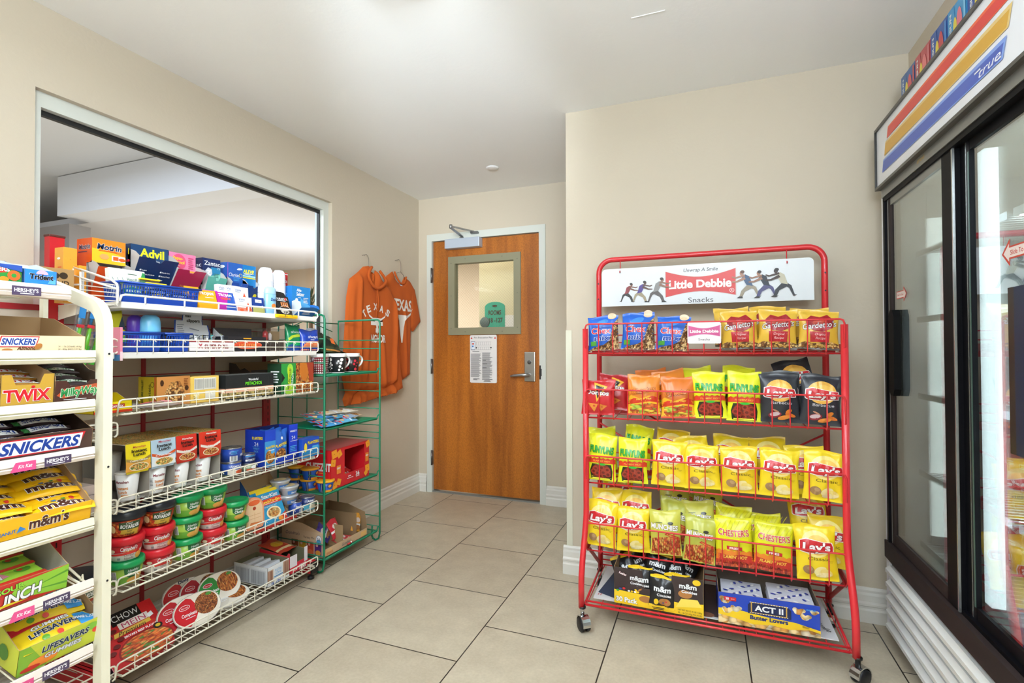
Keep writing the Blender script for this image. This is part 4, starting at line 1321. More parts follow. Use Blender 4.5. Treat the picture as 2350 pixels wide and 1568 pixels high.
def d_che(H):
    it = []
    for i in range(9):
        x = -0.5 + i * 0.12
        it.append(P([(x, H * 0.70), (x + 0.02, H * 0.70), (x + 0.22, H * 0.93), (x + 0.20, H * 0.93)], gloss('#c9c41c')))
    fl = [(-0.5, 0.18)]
    for i in range(13):
        fl.append((-0.5 + i / 12, 0.44 + (0.03 if i % 2 else -0.01)))
    fl.append((0.5, 0.18))
    it += [P(fl, gloss('#e8862a')), P([(-0.5, 0.10), (0.5, 0.12), (0.5, 0.32), (0.2, 0.36), (-0.1, 0.30), (-0.5, 0.36)], gloss('#c9342a')), P([(-0.5, 0.0), (0.5, 0.0), (0.5, 0.14), (-0.5, 0.16)], food(['#c9402a', '#d9622f', '#a82c20'], 130, stretch=(1, 2, 0.6))),
           T("FLAMIN' HOT", 0.0, 0.27, 0.085, gloss('#f3c84a'), w=0.7, bold=0.03, sh=0.2), P([(-0.20, 0.48), (0.22, 0.46), (0.22, 0.56), (-0.20, 0.58)], gloss('#c9202a')), T('FRIES', 0.01, 0.52, 0.06, Wp, w=0.26, bold=0.03),
           T("CHESTER'S", 0.0, 0.93, 0.17, gloss('#c9302c'), w=0.82, bold=0.02, arc=-2.6, o=gloss('#f3ece4'), ow=0.06)]
    return it


bag_spec = {}
H = 1.30
SHL = lambda its, dy, k=1.0: [(('p', [(x * k, y + dy) for x, y in it[1]], it[2]) if it[0] == 'p' else it[:3] + (it[3] + dy,) + it[4:]) for it in its]
MK = lambda name, hex_, items, w=0.134, h=0.180, t=0.046, seed=1, back=None, **k: bag_spec.setdefault(name, bag_mesh(w, h, t, gloss(hex_), S(items, w), seed, gloss(back or hex_), **k))
protos = {}


def bag(kind, name, label, cat, group, loc, rz, tilt=0.0, roll=0.0, sx=1.0, sz=1.0):
    """first use of a kind builds it, later uses copy it"""
    if kind not in protos:
        protos[kind] = bag_spec[kind].build(name)
        o = protos[kind]
    else:
        o = protos[kind].copy(); COL.objects.link(o); o.name = name
    o.location = loc
    o.rotation_mode = 'XYZ'
    # roll about own x, lean about own y, then turn
    o.rotation_mode = 'QUATERNION'
    q = Matrix.Rotation(rz, 4, 'Z') @ Matrix.Rotation(tilt, 4, 'Y') @ Matrix.Rotation(roll, 4, 'X')
    o.rotation_quaternion = q.to_quaternion()
    o.scale = (1.0, sx, sz)
    tag(o, label, cat, group)
    return o


MK('chex', '#1f5fc4', d_chex(1.1), h=0.150, seed=3)
MK('chex_b', '#1f5fc4', d_chex(1.1), h=0.150, seed=23)
MK('gard', '#dcb23c', d_gard(1.1), h=0.155, seed=4)
MK('gard_b', '#dcb23c', d_gard(1.1), h=0.155, seed=24)
MK('dor', '#c3242a', d_dor(1.0), h=0.150, w=0.144, seed=5)
MK('dor_b', '#b01f26', d_dor(1.0), h=0.150, w=0.144, seed=15, wr=2.0)
MK('chee', '#e5862a', d_chee(1.25), h=0.170, seed=6)
MK('chee_b', '#d9762a', d_chee(1.25), h=0.170, seed=16)
MK('fun', '#e6ea22', d_fun(1.4), h=0.186, w=0.124, seed=7)
MK('fun_b', '#dfe322', d_fun(1.4), h=0.186, w=0.124, seed=17)
MK('bbq', '#2c2f36', d_lays('Barbecue', 'k', '#e9b24e', gloss('#d8d8dc'), None, None, 1.35), h=0.188, w=0.136, seed=8)
MK('bbq_b', '#2c2f36', d_lays('Barbecue', 'k', '#e9b24e', gloss('#d8d8dc'), None, None, 1.35), h=0.188, w=0.136, seed=18, wr=1.6)
MK('lay', '#f0d222', d_lays('Classic', 'y', '#f7e48a', gloss('#6b5a18'), None, None, 1.3), h=0.182, w=0.138, seed=9)
MK('lay_b', '#ecc91e', d_lays('Classic', 'y', '#f7e48a', gloss('#6b5a18'), None, None, 1.3), h=0.182, w=0.138, seed=19)
MK('lay_c', '#f0d222', d_lays('Classic', 'y', '#f7e48a', gloss('#6b5a18'), None, None, 1.3), h=0.182, w=0.138, seed=29, wr=1.5)
MK('mun', '#c9c650', d_mun(1.35), h=0.178, w=0.126, seed=10)
MK('mun_b', '#b9bc4a', d_mun(1.35), h=0.178, w=0.122, seed=20)
MK('che', '#e3e01e', d_che(1.35), h=0.186, w=0.138, seed=11)
MK('che_b', '#dcd91e', d_che(1.35), h=0.186, w=0.138, seed=21)

RZ = -pi / 2
cat_ = 'snack bag'
# (kind, x, z bottom, lean, roll, y, label, group)
YF_, YM_, YR_ = SF + 0.019, SF + 0.058, SF + 0.098
rows = [
    # top shelf
    ('chex', -0.402, 1.152, -8, 3, YF_, 'blue and brown snack mix bag at the left end of the top red shelf', None, 1.0),
    ('chex_b', -0.262, 1.154, -10, -1, YF_, 'blue and brown snack mix bag, second from the left on the top red shelf', None, 1.04),
    ('chex', -0.124, 1.150, -9, -4, YF_, 'blue and brown snack mix bag just left of the small hanging shelf card', None, 0.96),
    ('chex', -0.262, 1.170, -12, 2, YR_, 'blue snack mix bag standing behind the second blue bag of the top red shelf', None, 1.0),
    ('gard', 0.133, 1.154, -9, 2, YF_, 'gold and dark red snack mix bag just right of the small hanging shelf card', None, 1.0),
    ('gard_b', 0.262, 1.154, -9, -2, YF_, 'gold and dark red snack mix bag, middle one of the three in front', None, 1.0),
    ('gard', 0.398, 1.152, -10, -3, YF_, 'gold and dark red snack mix bag at the right end of the top red shelf', None, 0.97),
    ('gard_b', 0.112, 1.168, -14, 3, YR_, 'gold snack mix bag behind the leftmost gold bag of the top red shelf', None, 1.05),
    ('gard', 0.245, 1.178, -14, 1, YR_, 'gold snack mix bag behind the middle gold bag, its top edge showing', None, 1.0),
    ('gard_b', 0.388, 1.172, -14, 0, YR_, 'gold snack mix bag behind the rightmost gold bag of the top red shelf', None, 0.95),
    # second shelf
    ('dor', -0.427, 0.876, -8, 0, YF_ - 0.012, 'red corn chip bag at the left end of the second red shelf', None, 1.0),
    ('dor_b', -0.385, 0.90, -16, -8, YM_ + 0.01, 'crumpled red corn chip bag leaning behind the first red bag', None, 1.0),
    ('chee', -0.237, 0.880, -10, 1, YF_, 'orange and red cheese puff bag, left one of the pair in front', None, 1.0),
    ('chee_b', -0.100, 0.874, -10, 2, YF_, 'orange and red cheese puff bag next to the lime green bags', None, 1.0),
    ('chee_b', -0.200, 0.908, -20, 8, YR_, 'dark orange cheese puff bag behind the orange pair, to the left', None, 1.0),
    ('chee', -0.115, 0.905, -18, 12, YM_ + 0.015, 'orange cheese puff bag tilted behind the right orange bag', None, 1.0),
    ('fun', 0.022, 0.880, -9, 2, YF_, 'lime yellow onion ring bag beside the orange bags on the second red shelf', None, 1.0),
    ('fun_b', 0.144, 0.874, -9, -1, YF_, 'lime yellow onion ring bag beside the black chip bags', None, 1.04),
    ('fun_b', -0.010, 0.902, -18, 8, YR_, 'lime yellow onion ring bag behind the left lime bag of the second red shelf', None, 1.0),
    ('fun', 0.120, 0.908, -18, -5, YR_, 'lime yellow onion ring bag behind the right lime bag of the second red shelf', None, 1.0),
    ('bbq', 0.268, 0.876, -8, 0, YF_, 'black barbecue chip bag, left one of the two in front', None, 1.0),
    ('bbq_b', 0.402, 0.872, -8, -3, YF_, 'black barbecue chip bag at the right end of the second red shelf', None, 1.0),
    ('bbq', 0.290, 0.884, -14, 2, YM_ + 0.012, 'black barbecue chip bag squeezed behind the two black bags in front', None, 1.0),
    ('bbq_b', 0.365, 0.940, -22, 14, YR_, 'black barbecue chip bag lying highest behind the other black bags', None, 1.0),
    # third shelf
    ('fun', -0.418, 0.594, -9, -2, YF_, 'lime yellow onion ring bag at the left end of the third red shelf', None, 1.05),
    ('fun_b', -0.283, 0.594, -9, 1, YF_, 'lime yellow onion ring bag between another lime bag and the yellow chip bags', None, 1.0),
    ('fun_b', -0.420, 0.620, -18, 6, YR_, 'lime onion ring bag behind the leftmost bag of the third red shelf', None, 1.02),
    ('fun', -0.285, 0.640, -18, -6, YR_, 'lime onion ring bag behind the second bag of the third red shelf', None, 1.0),
    ('lay', -0.140, 0.596, -9, -1, YF_, 'yellow classic chip bag, first of five in front on the third red shelf', None, 1.0),
    ('lay_c', -0.008, 0.596, -10, 3, YF_, 'yellow classic chip bag, second of five in front on the third red shelf', None, 0.95),
    ('lay_b', 0.124, 0.594, -9, 0, YF_, 'yellow classic chip bag, middle one of five on the third red shelf', None, 0.98),
    ('lay', 0.262, 0.592, -9, -2, YF_, 'yellow classic chip bag, fourth of five in front on the third red shelf', None, 0.98),
    ('lay_c', 0.410, 0.592, -8, -3, YF_, 'yellow classic chip bag at the right end of the third red shelf', None, 1.0),
    ('lay_b', -0.150, 0.635, -18, -8, YR_, 'yellow chip bag behind the first of the five yellow bags', None, 1.0),
    ('lay_c', -0.030, 0.615, -16, 10, YM_ + 0.01, 'yellow chip bag behind the second of the five yellow bags', None, 1.0),
    ('lay', 0.090, 0.622, -18, -4, YR_, 'yellow chip bag behind the middle one of the five yellow bags', None, 1.0),
    ('lay_b', 0.245, 0.622, -18, 3, YR_, 'yellow chip bag behind the fourth of the five yellow bags', None, 1.0),
    ('lay', 0.372, 0.600, -14, 4, YM_ + 0.01, 'yellow chip bag behind the last of the five yellow bags', None, 1.0),
    # fourth shelf
    ('lay_c', -0.425, 0.312, -8, -3, YF_, 'yellow classic chip bag at the left end of the lowest red basket shelf', None, 1.05),
    ('lay', -0.283, 0.308, -9, 2, YF_, 'yellow classic chip bag beside the snack assortment bags on the lowest basket shelf', None, 0.98),
    ('lay_b', -0.405, 0.365, -14, 0, YM_, 'yellow chip bag behind the leftmost bag of the lowest basket shelf', None, 1.0),
    ('lay_c', -0.275, 0.365, -15, 3, YM_, 'yellow chip bag behind the second bag of the lowest basket shelf', None, 1.0),
    ('lay', -0.370, 0.420, -16, 0, YR_ + 0.03, 'yellow chip bag standing farthest back at the left of the lowest basket shelf', None, 0.95),
    ('mun', -0.150, 0.312, -9, 3, YF_, 'olive yellow snack mix bag, left one in front on the lowest basket shelf', None, 1.0),
    ('mun_b', -0.026, 0.300, -9, -3, YF_, 'olive yellow snack mix bag, right one in front on the lowest basket shelf', None, 1.0),
    ('mun_b', -0.130, 0.350, -16, -5, YM_, 'olive yellow snack mix bag in the second row, left', None, 1.0),
    ('mun', -0.020, 0.352, -16, 4, YM_, 'olive yellow snack mix bag in the second row, right', None, 1.0),
    ('mun', -0.118, 0.400, -20, 3, YR_ + 0.01, 'olive yellow snack mix bag in the rear row, left', None, 1.0),
    ('mun_b', -0.005, 0.410, -22, -6, YR_ + 0.01, 'olive yellow snack mix bag in the rear row, right', None, 1.0),
    ('mun_b', -0.095, 0.445, -26, -4, YR_ + 0.05, 'olive snack mix bag highest at the back of the lowest basket shelf', None, 0.95),
    ('che', 0.106, 0.304, -9, 2, YF_, 'yellow and red fries snack bag, left one of the pair in front', None, 1.0),
    ('che_b', 0.238, 0.304, -10, -3, YF_, 'yellow and red fries snack bag, right one of the pair in front', None, 0.98),
    ('che_b', 0.095, 0.335, -16, -4, YM_ + 0.01, 'yellow fries snack bag standing behind the left one', None, 1.0),
    ('che', 0.225, 0.325, -16, 5, YM_ + 0.01, 'yellow fries snack bag standing behind the right one', None, 0.95),
    ('lay', 0.388, 0.300, -7, 3, YF_ - 0.008, 'yellow classic chip bag at the right end of the lowest basket shelf', None, 1.08),
    ('lay_b', 0.420, 0.340, -14, -6, YM_, 'yellow chip bag behind the rightmost bag of the lowest basket shelf', None, 1.0),
    ('lay_c', 0.385, 0.405, -18, 4, YR_ + 0.02, 'yellow chip bag standing tallest behind the rightmost bag', None, 1.0),
]
for kd, x, z, ln, ro, y, lab, grp, sz in rows:
    q_ = RSH[0 if z > 1.1 else 1 if z > 0.85 else 2 if z > 0.56 else 3]
    shelf = 'bags on the top red shelf' if z > 1.1 else 'bags on the second red shelf' if z > 0.85 else 'bags on the third red shelf' if z > 0.56 else 'bags on the lowest basket shelf'
    bag(kd, 'snack_bag', lab, cat_, shelf, (x, y, z), RZ, radians(ln), radians(ro), 1.0, sz)

# ------------------------------------------------------------------ the rack's signs
def sgn_mat(h): return mt(h, 0.35)


def person_fig(kind, x, y, k, shirt, pants, skin='#8a5a44', hair='#2a2220', flip=1):
    """small printed figure leaning forward and pushing, feet at (x, y)"""
    sk, sh, pa, ha, bo = mt(skin, .4), mt(shirt, .4), mt(pants, .4), mt(hair, .4), mt('#26211f', .4)
    def q(pts): return [(x + flip * a * k, y + b * k) for a, b in pts]
    it = []
    it.append(P(q([(-0.42, 0.02), (-0.36, 0.0), (-0.22, 0.30), (0.02, 0.46), (-0.08, 0.56), (-0.30, 0.40)]), pa))
    it.append(P(q([(-0.16, 0.52), (0.04, 0.50), (0.26, 0.26), (0.34, 0.0), (0.22, 0.0), (0.12, 0.22), (-0.14, 0.36)]), pa))
    it.append(P(q([(-0.50, 0.03), (-0.38, -0.03), (-0.34, 0.03)]), bo)); it.append(P(q([(0.20, -0.04), (0.44, -0.04), (0.34, 0.03), (0.22, 0.03)]), bo))
    it.append(P(q([(-0.18, 0.44), (0.06, 0.50), (0.24, 0.86), (0.10, 0.94), (-0.06, 0.84)]), sh))
    it.append(P(q([(0.10, 0.86), (0.50, 0.78), (0.62, 0.84), (0.60, 0.88), (0.48, 0.84), (0.14, 0.94)]), sk))
    it.append(P(q([(0.08, 0.74), (0.40, 0.62), (0.62, 0.62), (0.62, 0.67), (0.42, 0.69), (0.14, 0.84)]), sk))
    it.append(EL(x + flip * 0.24 * k, y + 1.0 * k, 0.075 * k, 0.095 * k, sk, 12)); it.append(EL(x + flip * 0.21 * k, y + 1.05 * k, 0.08 * k, 0.065 * k, ha, 12))
    return it


def ribbon(cx, cy, w, h, dip, m, tilt=0.0):
    pts = []
    for i in range(13):
        t_ = i / 12; pts.append((cx - w / 2 + w * t_, cy + h / 2 - dip * sin(pi * t_)))
    for i in range(13):
        t_ = 1 - i / 12; pts.append((cx - w / 2 + w * t_, cy - h / 2 + dip * 0.75 * sin(pi * t_)))
    return P(pts[::-1], m)


sw, shh = 0.895, 0.180
g = B(); cr = 0.02; poly = [(-sw / 2, 0), (sw / 2, 0)]
for a0, cx in ((0, sw / 2 - cr), (90, -sw / 2 + cr)):
    for i in range(6):
        a = radians(a0 + 90 * i / 5); poly.append((cx + cr * cos(a), shh - cr + cr * sin(a)))
g.prism(poly, 0.003, mt('#dfe3e6', 0.35), 'xz', 0)
it = [ribbon(-0.003, 0.093, 0.302, 0.122, 0.030, mt('#c8b9b4', .35)), ribbon(-0.003, 0.093, 0.296, 0.118, 0.030, mt('#cf2f2a', .35)),
      T('Little Debbie', -0.004, 0.092, 0.034, Wp, w=0.262, bold=0.055, grow=0.18), T('Snacks', 0.0, 0.018, 0.024, mt('#4c4c50', .4), w=0.106), T('Unwrap A Smile', 0.0, 0.155, 0.017, mt('#3e3e44', .4), w=0.145, sh=0.15),
      EL(0.130, 0.055, 0.0095, 0.0095, Wp, 16), EL(0.130, 0.055, 0.008, 0.008, mt('#cf2f2a', .35), 16), T('R', 0.130, 0.055, 0.008, Wp)]
it += person_fig(0, -0.325, 0.022, 0.078, '#8c3438', '#2e2f2c', '#7a4f3c')
it += person_fig(0, -0.265, 0.018, 0.088, '#4b3a86', '#a09478', '#5a3f34')
it += person_fig(0, -0.190, 0.016, 0.100, '#8a8886', '#5a5350', '#8a6450')
it += person_fig(0, 0.195, 0.022, 0.106, '#3b5578', '#9a8f7c', '#a87c66', '#5a3a26', -1)
it += person_fig(0, 0.262, 0.020, 0.104, '#1f2a36', '#4b4a78', '#9a7058', '#1f1a18', -1)
it += person_fig(0, 0.330, 0.022, 0.108, '#bdb8a2', '#22262e', '#3c2a22', '#1a1412', -1)
g.deco(FNY(0, 0, 0), it, off=0.0006, step=0.00008)
so_ = g.build('hanging_sign', loc=(-0.012, 2.420, 1.362)); tag(so_, 'long white sign with a red banner and pushing figures hanging from the red rack arch', 'sign')
g = B()
for xx in (-0.372, 0.335):
    g.tube([(xx, 2.427, 1.605 if False else 1.578), (xx, 2.427, 1.545), (xx, 2.416, 1.520), (xx, 2.412, 1.528)], 0.0022, redr, 6)
    g.M = Matrix.Translation((-xx, -2.427, -1.55)); g.v = []; g.f = []; g.m = []; g.sm = []
    g.tube([(xx, 2.427, 1.580), (xx, 2.427, 1.545), (xx, 2.4235, 1.535), (xx, 2.414, 1.522), (xx, 2.410, 1.530)], 0.0022, redr, 6)
    g.M = None
    o = g.build('sign_hook', loc=(xx, 2.427, 1.55))
    tag(o, 'thin red wire hook holding the %s end of the long white sign' % ('left' if xx < 0 else 'right'), 'hook', 'sign hooks')
g = B(); g.prism([(-0.062, 0.004), (-0.058, 0), (0.058, 0), (0.062, 0.004), (0.062, 0.080), (0.058, 0.084), (-0.058, 0.084), (-0.062, 0.080)], 0.002, mt('#e6e2e4', 0.3), 'xz', 0)
pk_ = mt('#c9568c', .35)
g.deco(FNY(0, 0, 0), [ribbon(0, 0.050, 0.118, 0.046, 0.012, mt('#d58fb4', .35)), ribbon(0, 0.050, 0.114, 0.042, 0.012, pk_), T('Little Debbie', 0, 0.049, 0.012, Wp, w=0.104, bold=0.05), T('Snacks', 0, 0.017, 0.009, mt('#77707a', .4), w=0.042)])
tag(g.build('shelf_card', loc=(0.001, SF - 0.018, 1.178)), 'small white and pink card clipped to the top wire of the red rack', 'card')

# ================================================================== GOODS HELPERS
card = mt('#a98a62', 0.8); cardd = mt('#8c7150', 0.85); grey_in = mt('#b7b5b3', 0.7)


def FL(w): return FX(0, -w / 2, 0)          # front face, u 0..w
def SL(w, d): return FNY(-d, -w / 2, 0)     # left (-y) face, u 0..d
def SRt(w, d): return Matrix(((-1, 0, 0, 0), (0, 0, 1, w / 2), (0, 1, 0, 0), (0, 0, 0, 1)))
def TP(w, d, h): return FZ(0, -w / 2, h)    # top face, u along +y, v away from the viewer


def place(o, X, y, z, rz=0.0, tilt=0.0, roll=0.0):
    o.rotation_mode = 'QUATERNION'
    o.location = (X, y, z)
    o.rotation_quaternion = (Matrix.Rotation(rz, 4, 'Z') @ Matrix.Rotation(tilt, 4, 'Y') @ Matrix.Rotation(roll, 4, 'X')).to_quaternion()
    return o


def carton(name, label, cat, X, y0, y1, z0, z1, d, col, front=(), side=(), top=(), group=None, rz=0.0, tilt=0.0, faces=None, r=0.0012):
    w, h = y1 - y0, z1 - z0
    g = B()
    if faces:
        g.box(-d, 0, -w / 2, w / 2, 0, h, gloss(col), faces)
    else:
        g.bbox(-d, 0, -w / 2, w / 2, 0, h, gloss(col), r)
    if front: g.deco(FL(w), front)
    if side: g.deco(SL(w, d), side)
    if top: g.deco(TP(w, d, h), top)
    o = g.build(name)
    place(o, X, (y0 + y1) / 2, z0, rz, tilt)
    return tag(o, label, cat, group)


def open_tray(g, w, d, hf, hb, outer, inner, th=0.0015, prof=None, front=(), side=(), cutw=None):
    """open carton: low front lip, side walls rising to the back. prof: [(t 0..1 from front, height)]"""
    prof = prof or [(0, hf), (0.25, hf), (0.8, hb), (1, hb)]
    pts = [(-t_ * d, h_) for t_, h_ in prof]
    for s_, fac in ((-1, 0), (1, 1)):
        yy = s_ * w / 2
        poly = [(-d, 0), (0, 0)] + pts
        n = len(poly)
        ya, yb2 = (yy, yy + th) if s_ < 0 else (yy - th, yy)
        vs = [(p[0], ya, p[1]) for p in poly] + [(p[0], yb2, p[1]) for p in poly]
        fs = [tuple(range(n)), tuple(range(2 * n - 1, n - 1, -1))] + [(i, n + i, n + (i + 1) % n, (i + 1) % n) for i in range(n)]
        ms = [outer if s_ < 0 else inner, inner if s_ < 0 else outer] + [card] * n
        g.add(vs, fs, ms)
    if cutw:
        c0, c1, hc = cutw
        poly = [(-w / 2, 0), (w / 2, 0), (w / 2, hf), (c1, hf), (c1 - 0.008, hc), (c0 + 0.008, hc), (c0, hf), (-w / 2, hf)]
        g.prism(poly, th, outer, 'yz', -th)
        g.prism([(a, b_) for a, b_ in poly], 0.0004, inner, 'yz', -th - 0.0006)
    else:
        g.box(-th, 0, -w / 2, w / 2, 0, hf, outer, {'-x': inner, '+z': card})
    g.box(-d, -d + th, -w / 2, w / 2, 0, hb, outer, {'+x': inner, '+z': card})
    g.box(-d, 0, -w / 2, w / 2, 0, th, inner)
    if front: g.deco(FL(w), front)
    if side: g.deco(SL(w, d), side)
    return g


def cylfn(prof):
    """curved label on a lathe body: prof [(v, r)]"""
    def rad(v):
        for (v0, r0), (v1, r1) in zip(prof, prof[1:]):
            if v <= v1:
                return r0 + (r1 - r0) * (max(v, v0) - v0) / (v1 - v0)
        return prof[-1][1]
    rm = prof[len(prof) // 2][1]
    def fn(u, v, d):
        r = rad(v) + d; a = u / rm
        return (r * cos(a), r * sin(a), v)
    return fn


# ================================================================== TOP SHELF: MEDICINES AND TOILETRIES
D1 = DECKS[0]
GRP1 = 'goods on the top wire shelf'


def dispenser(label, y0, y1, zt, zsplit, X, d, main, sidecol, front, side, flapcol, flap, flapH=0.075, lean=0.055, wings=True):
    fb = {1.108: 0.055, 1.235: 0.085, 1.379: 0.075, 1.523: 0.05, 1.642: 0.055, 1.722: 0.05}[y0]; lean *= 0.8
    w = y1 - y0; h = zt - D1; hs = zsplit - D1
    root = empty('medicine_carton', (X, (y0 + y1) / 2, D1)); tag(root, label, 'medicine box', GRP1)
    g = B()
    g.box(-d, 0, -w / 2, w / 2, hs, h, gloss(main), {'-y': gloss(sidecol), '-z': grey_in}); g.box(-d, -0.03, -w / 2, w / 2, 0, hs, gloss(main), {'+x': mt('#8f8c8a', .7), '-y': gloss(sidecol)})
    g.deco(Matrix.Translation((0, 0, hs)) @ FL(w), front); g.deco(SL(w, d), side)
    # small boxes inside
    for i in range(3):
        a = -w / 2 + 0.006 + i * (w - 0.012) / 3
        g.box(-0.03, -0.006, a, a + (w - 0.012) / 3 - 0.004, 0.002, hs * 0.55, gloss(flapcol))
    g.build('carton_body', root)
    g = B(); F = flapH
    # front flap leaning out, with pale wings
    vs = [(0.0, -w / 2, 0), (0.0, w / 2, 0), (lean, w / 2 + 0.004, F), (lean, w * 0.12, F), (lean * 0.86, w * 0.06, F * 0.86), (lean * 0.86, -w * 0.06, F * 0.86), (lean, -w * 0.12, F), (lean, -w / 2 - 0.004, F)]
    g.add(vs, [tuple(range(8))], gloss(flapcol)); g.add([(x - 0.001, y, z) for x, y, z in vs], [tuple(range(7, -1, -1))], grey_in)
    if wings:
        for s_ in (-1, 1):
            yy = s_ * w / 2
            pts = [(0, 0)] + [(lean * (i / 5), F * (i / 5)) for i in (1, 3, 5)] + [(lean * 0.5, F * 1.22), (0, F * 1.32), (-0.02, F * 1.2)]
            g.add([(x, yy, z) for x, z in pts], [tuple(range(len(pts)))], grey_in)
    g.v = [(x, y, z + fb) for x, y, z in g.v]
    g.box(-0.0015, 0.0, -w / 2, w / 2, 0, fb, gloss(flapcol))
    L_ = math.hypot(lean, F); ux = Matrix.Translation((0, 0, fb)) @ Matrix(((lean / L_ * 0, lean / L_, F / L_, 0.0), (1, 0, 0, -w / 2), (0, F / L_, -lean / L_, 0), (0, 0, 0, 1)))
    g.deco(ux, flap, off=0.0006)
    g.build('carton_flap', root)
    return root


or1, or2, yl1 = gloss('#e0601f'), gloss('#ee8a22'), gloss('#f3c42a')
navy, navyl, wh_, ltb = gloss('#12294e'), gloss('#1d4b86'), gloss('#eef0f2'), gloss('#4aa5e0')
dispenser('orange and yellow ibuprofen carton standing first from the left on the top shelf', 1.108, 1.217, 1.556, 1.470, -2.0, 0.085, '#ef8a24', '#d6571f',
          [P([(0, 0), (0.109, 0), (0.109, 0.03), (0.06, 0.045), (0, 0.05)], yl1), T('Motrin', 0.055, 0.060, 0.020, navy, w=0.078, bold=0.03, sh=0.15, o=wh_, ow=0.04), T('IB', 0.101, 0.052, 0.006, or1), R(0.020, 0.043, 0.06, 0.003, or1), EL(0.038, 0.024, 0.016, 0.011, gloss('#f3a860'), 6), R(0.062, 0.012, 0.044, 0.020, wh_), R(0.066, 0.015, 0.018, 0.014, or1), EL(0.096, 0.020, 0.012, 0.006, or1, 12)],
          [T('Motrin', 0.045, 0.205, 0.017, navy, w=0.062, bold=0.03, sh=0.15, o=wh_, ow=0.04), R(0.01, 0.185, 0.05, 0.003, navy)], '#d9501f', [R(0.06, 0.045, 0.035, 0.003, or2), R(0.06, 0.038, 0.025, 0.002, or2)])
ck = []
for i, s_ in enumerate(('Headache', 'Minor Pain of Arthritis', 'Toothache')):
    ck += [R(0.012, 0.060 - i * 0.016, 0.006, 0.006, wh_), T(s_, 0.020 + len(s_) * 0.0011, 0.063 - i * 0.016, 0.0055, wh_, w=len(s_) * 0.0022, bold=0.02)]
for i, s_ in enumerate(('Muscular Aches', 'Menstrual Cramps', 'Fever')):
    ck += [R(0.086, 0.060 - i * 0.016, 0.006, 0.006, wh_), T(s_, 0.094 + len(s_) * 0.0011, 0.063 - i * 0.016, 0.0055, wh_, w=len(s_) * 0.0022, bold=0.02)]
dispenser('navy blue painkiller carton with large yellow lettering beside the orange carton', 1.235, 1.377, 1.560, 1.470, -2.0, 0.085, '#16416f', '#102f55',
          [T('Advil', 0.078, 0.064, 0.032, gloss('#f1e92a'), w=0.088, bold=0.05), T('Ibuprofen Tablets, 200 mg', 0.065, 0.036, 0.006, wh_, w=0.082, bold=0.02), T('Pain Reliever/Fever Reducer (NSAID)', 0.072, 0.025, 0.006, wh_, w=0.104, bold=0.02), P([(0.03, 0.002), (0.128, 0.008), (0.128, 0.018), (0.06, 0.014)], gloss('#cf2f45')), EL(0.062, 0.013, 0.007, 0.006, gloss('#e07a2a'), 12), T('Tablets', 0.105, 0.012, 0.006, wh_, w=0.03, bold=0.02)],
          [T('l', 0.074, 0.210, 0.022, gloss('#f1e92a'), bold=0.05), R(0.060, 0.170, 0.02, 0.008, gloss('#cf2f45'))], '#122f5c', ck, 0.10, 0.07)
dispenser('pink stomach caplet carton with a crimson front flap', 1.379, 1.491, 1.556, 1.465, -2.0, 0.085, '#e87fa8', '#a8284a',
          [EL(0.040, 0.055, 0.030, 0.032, gloss('#e4527e'), 20), P([(0.02, 0.012), (0.05, 0.012), (0.06, 0.05), (0.012, 0.05)], gloss('#e4527e')), T('Pepto-', 0.036, 0.070, 0.013, gloss('#f4c832'), w=0.040, bold=0.03), T('Bismol', 0.040, 0.054, 0.013, gloss('#f4c832'), w=0.044, bold=0.03), T('Caplets', 0.032, 0.040, 0.007, wh_, w=0.024), EL(0.034, 0.022, 0.009, 0.009, wh_, 10)] + lines(0.078, 0.030, 0.024, 0.05, 6, gloss('#d4467a'), 0.3) + [R(0.070, 0.016, 0.036, 0.007, gloss('#eda53a'))],
          [], '#a8264a', [T('Pepto-', 0.045, 0.030, 0.009, gloss('#d9a03a'), w=0.026), T('Bismol', 0.045, 0.018, 0.009, gloss('#d9a03a'), w=0.026), T('LIFT', 0.088, 0.028, 0.005, gloss('#d9a03a'))], 0.085, 0.075)
tq = gloss('#7cc4b4')
dispenser('dark navy and teal antacid carton with a silver crystal emblem', 1.523, 1.607, 1.556, 1.440, -2.0, 0.085, '#1a2d5e', '#151f45',
          [P([(0, 0), (0.084, 0), (0.084, 0.056), (0.0, 0.030)], tq), P([(0.03, 0.04), (0.084, 0.056), (0.084, 0.080), (0.04, 0.080)], gloss('#2a7fae')), T('Zantac', 0.044, 0.096, 0.019, wh_, w=0.074, bold=0.01), T('75', 0.074, 0.077, 0.010, wh_, w=0.012), P([(0.010, 0.060), (0.024, 0.077), (0.042, 0.070), (0.044, 0.050), (0.028, 0.030), (0.016, 0.040)], gloss('#c9ced6')), T('Z', 0.027, 0.055, 0.022, wh_, bold=0.04)] + lines(0.05, 0.035, 0.03, 0.02, 3, gloss('#3a7a6e')),
          [T('ac', 0.062, 0.205, 0.018, wh_, w=0.030), T('75', 0.066, 0.178, 0.013, wh_, w=0.018), P([(0.0, 0.11), (0.085, 0.13), (0.085, 0.16)], gloss('#8a97a8'))], '#5fae9e', [T('Zantac', 0.042, 0.045, 0.004, navy, w=0.012)] + lines(0.02, 0.025, 0.045, 0.012, 2, gloss('#2f6e64')), 0.10, 0.05)
cb_ = gloss('#2c66b8')
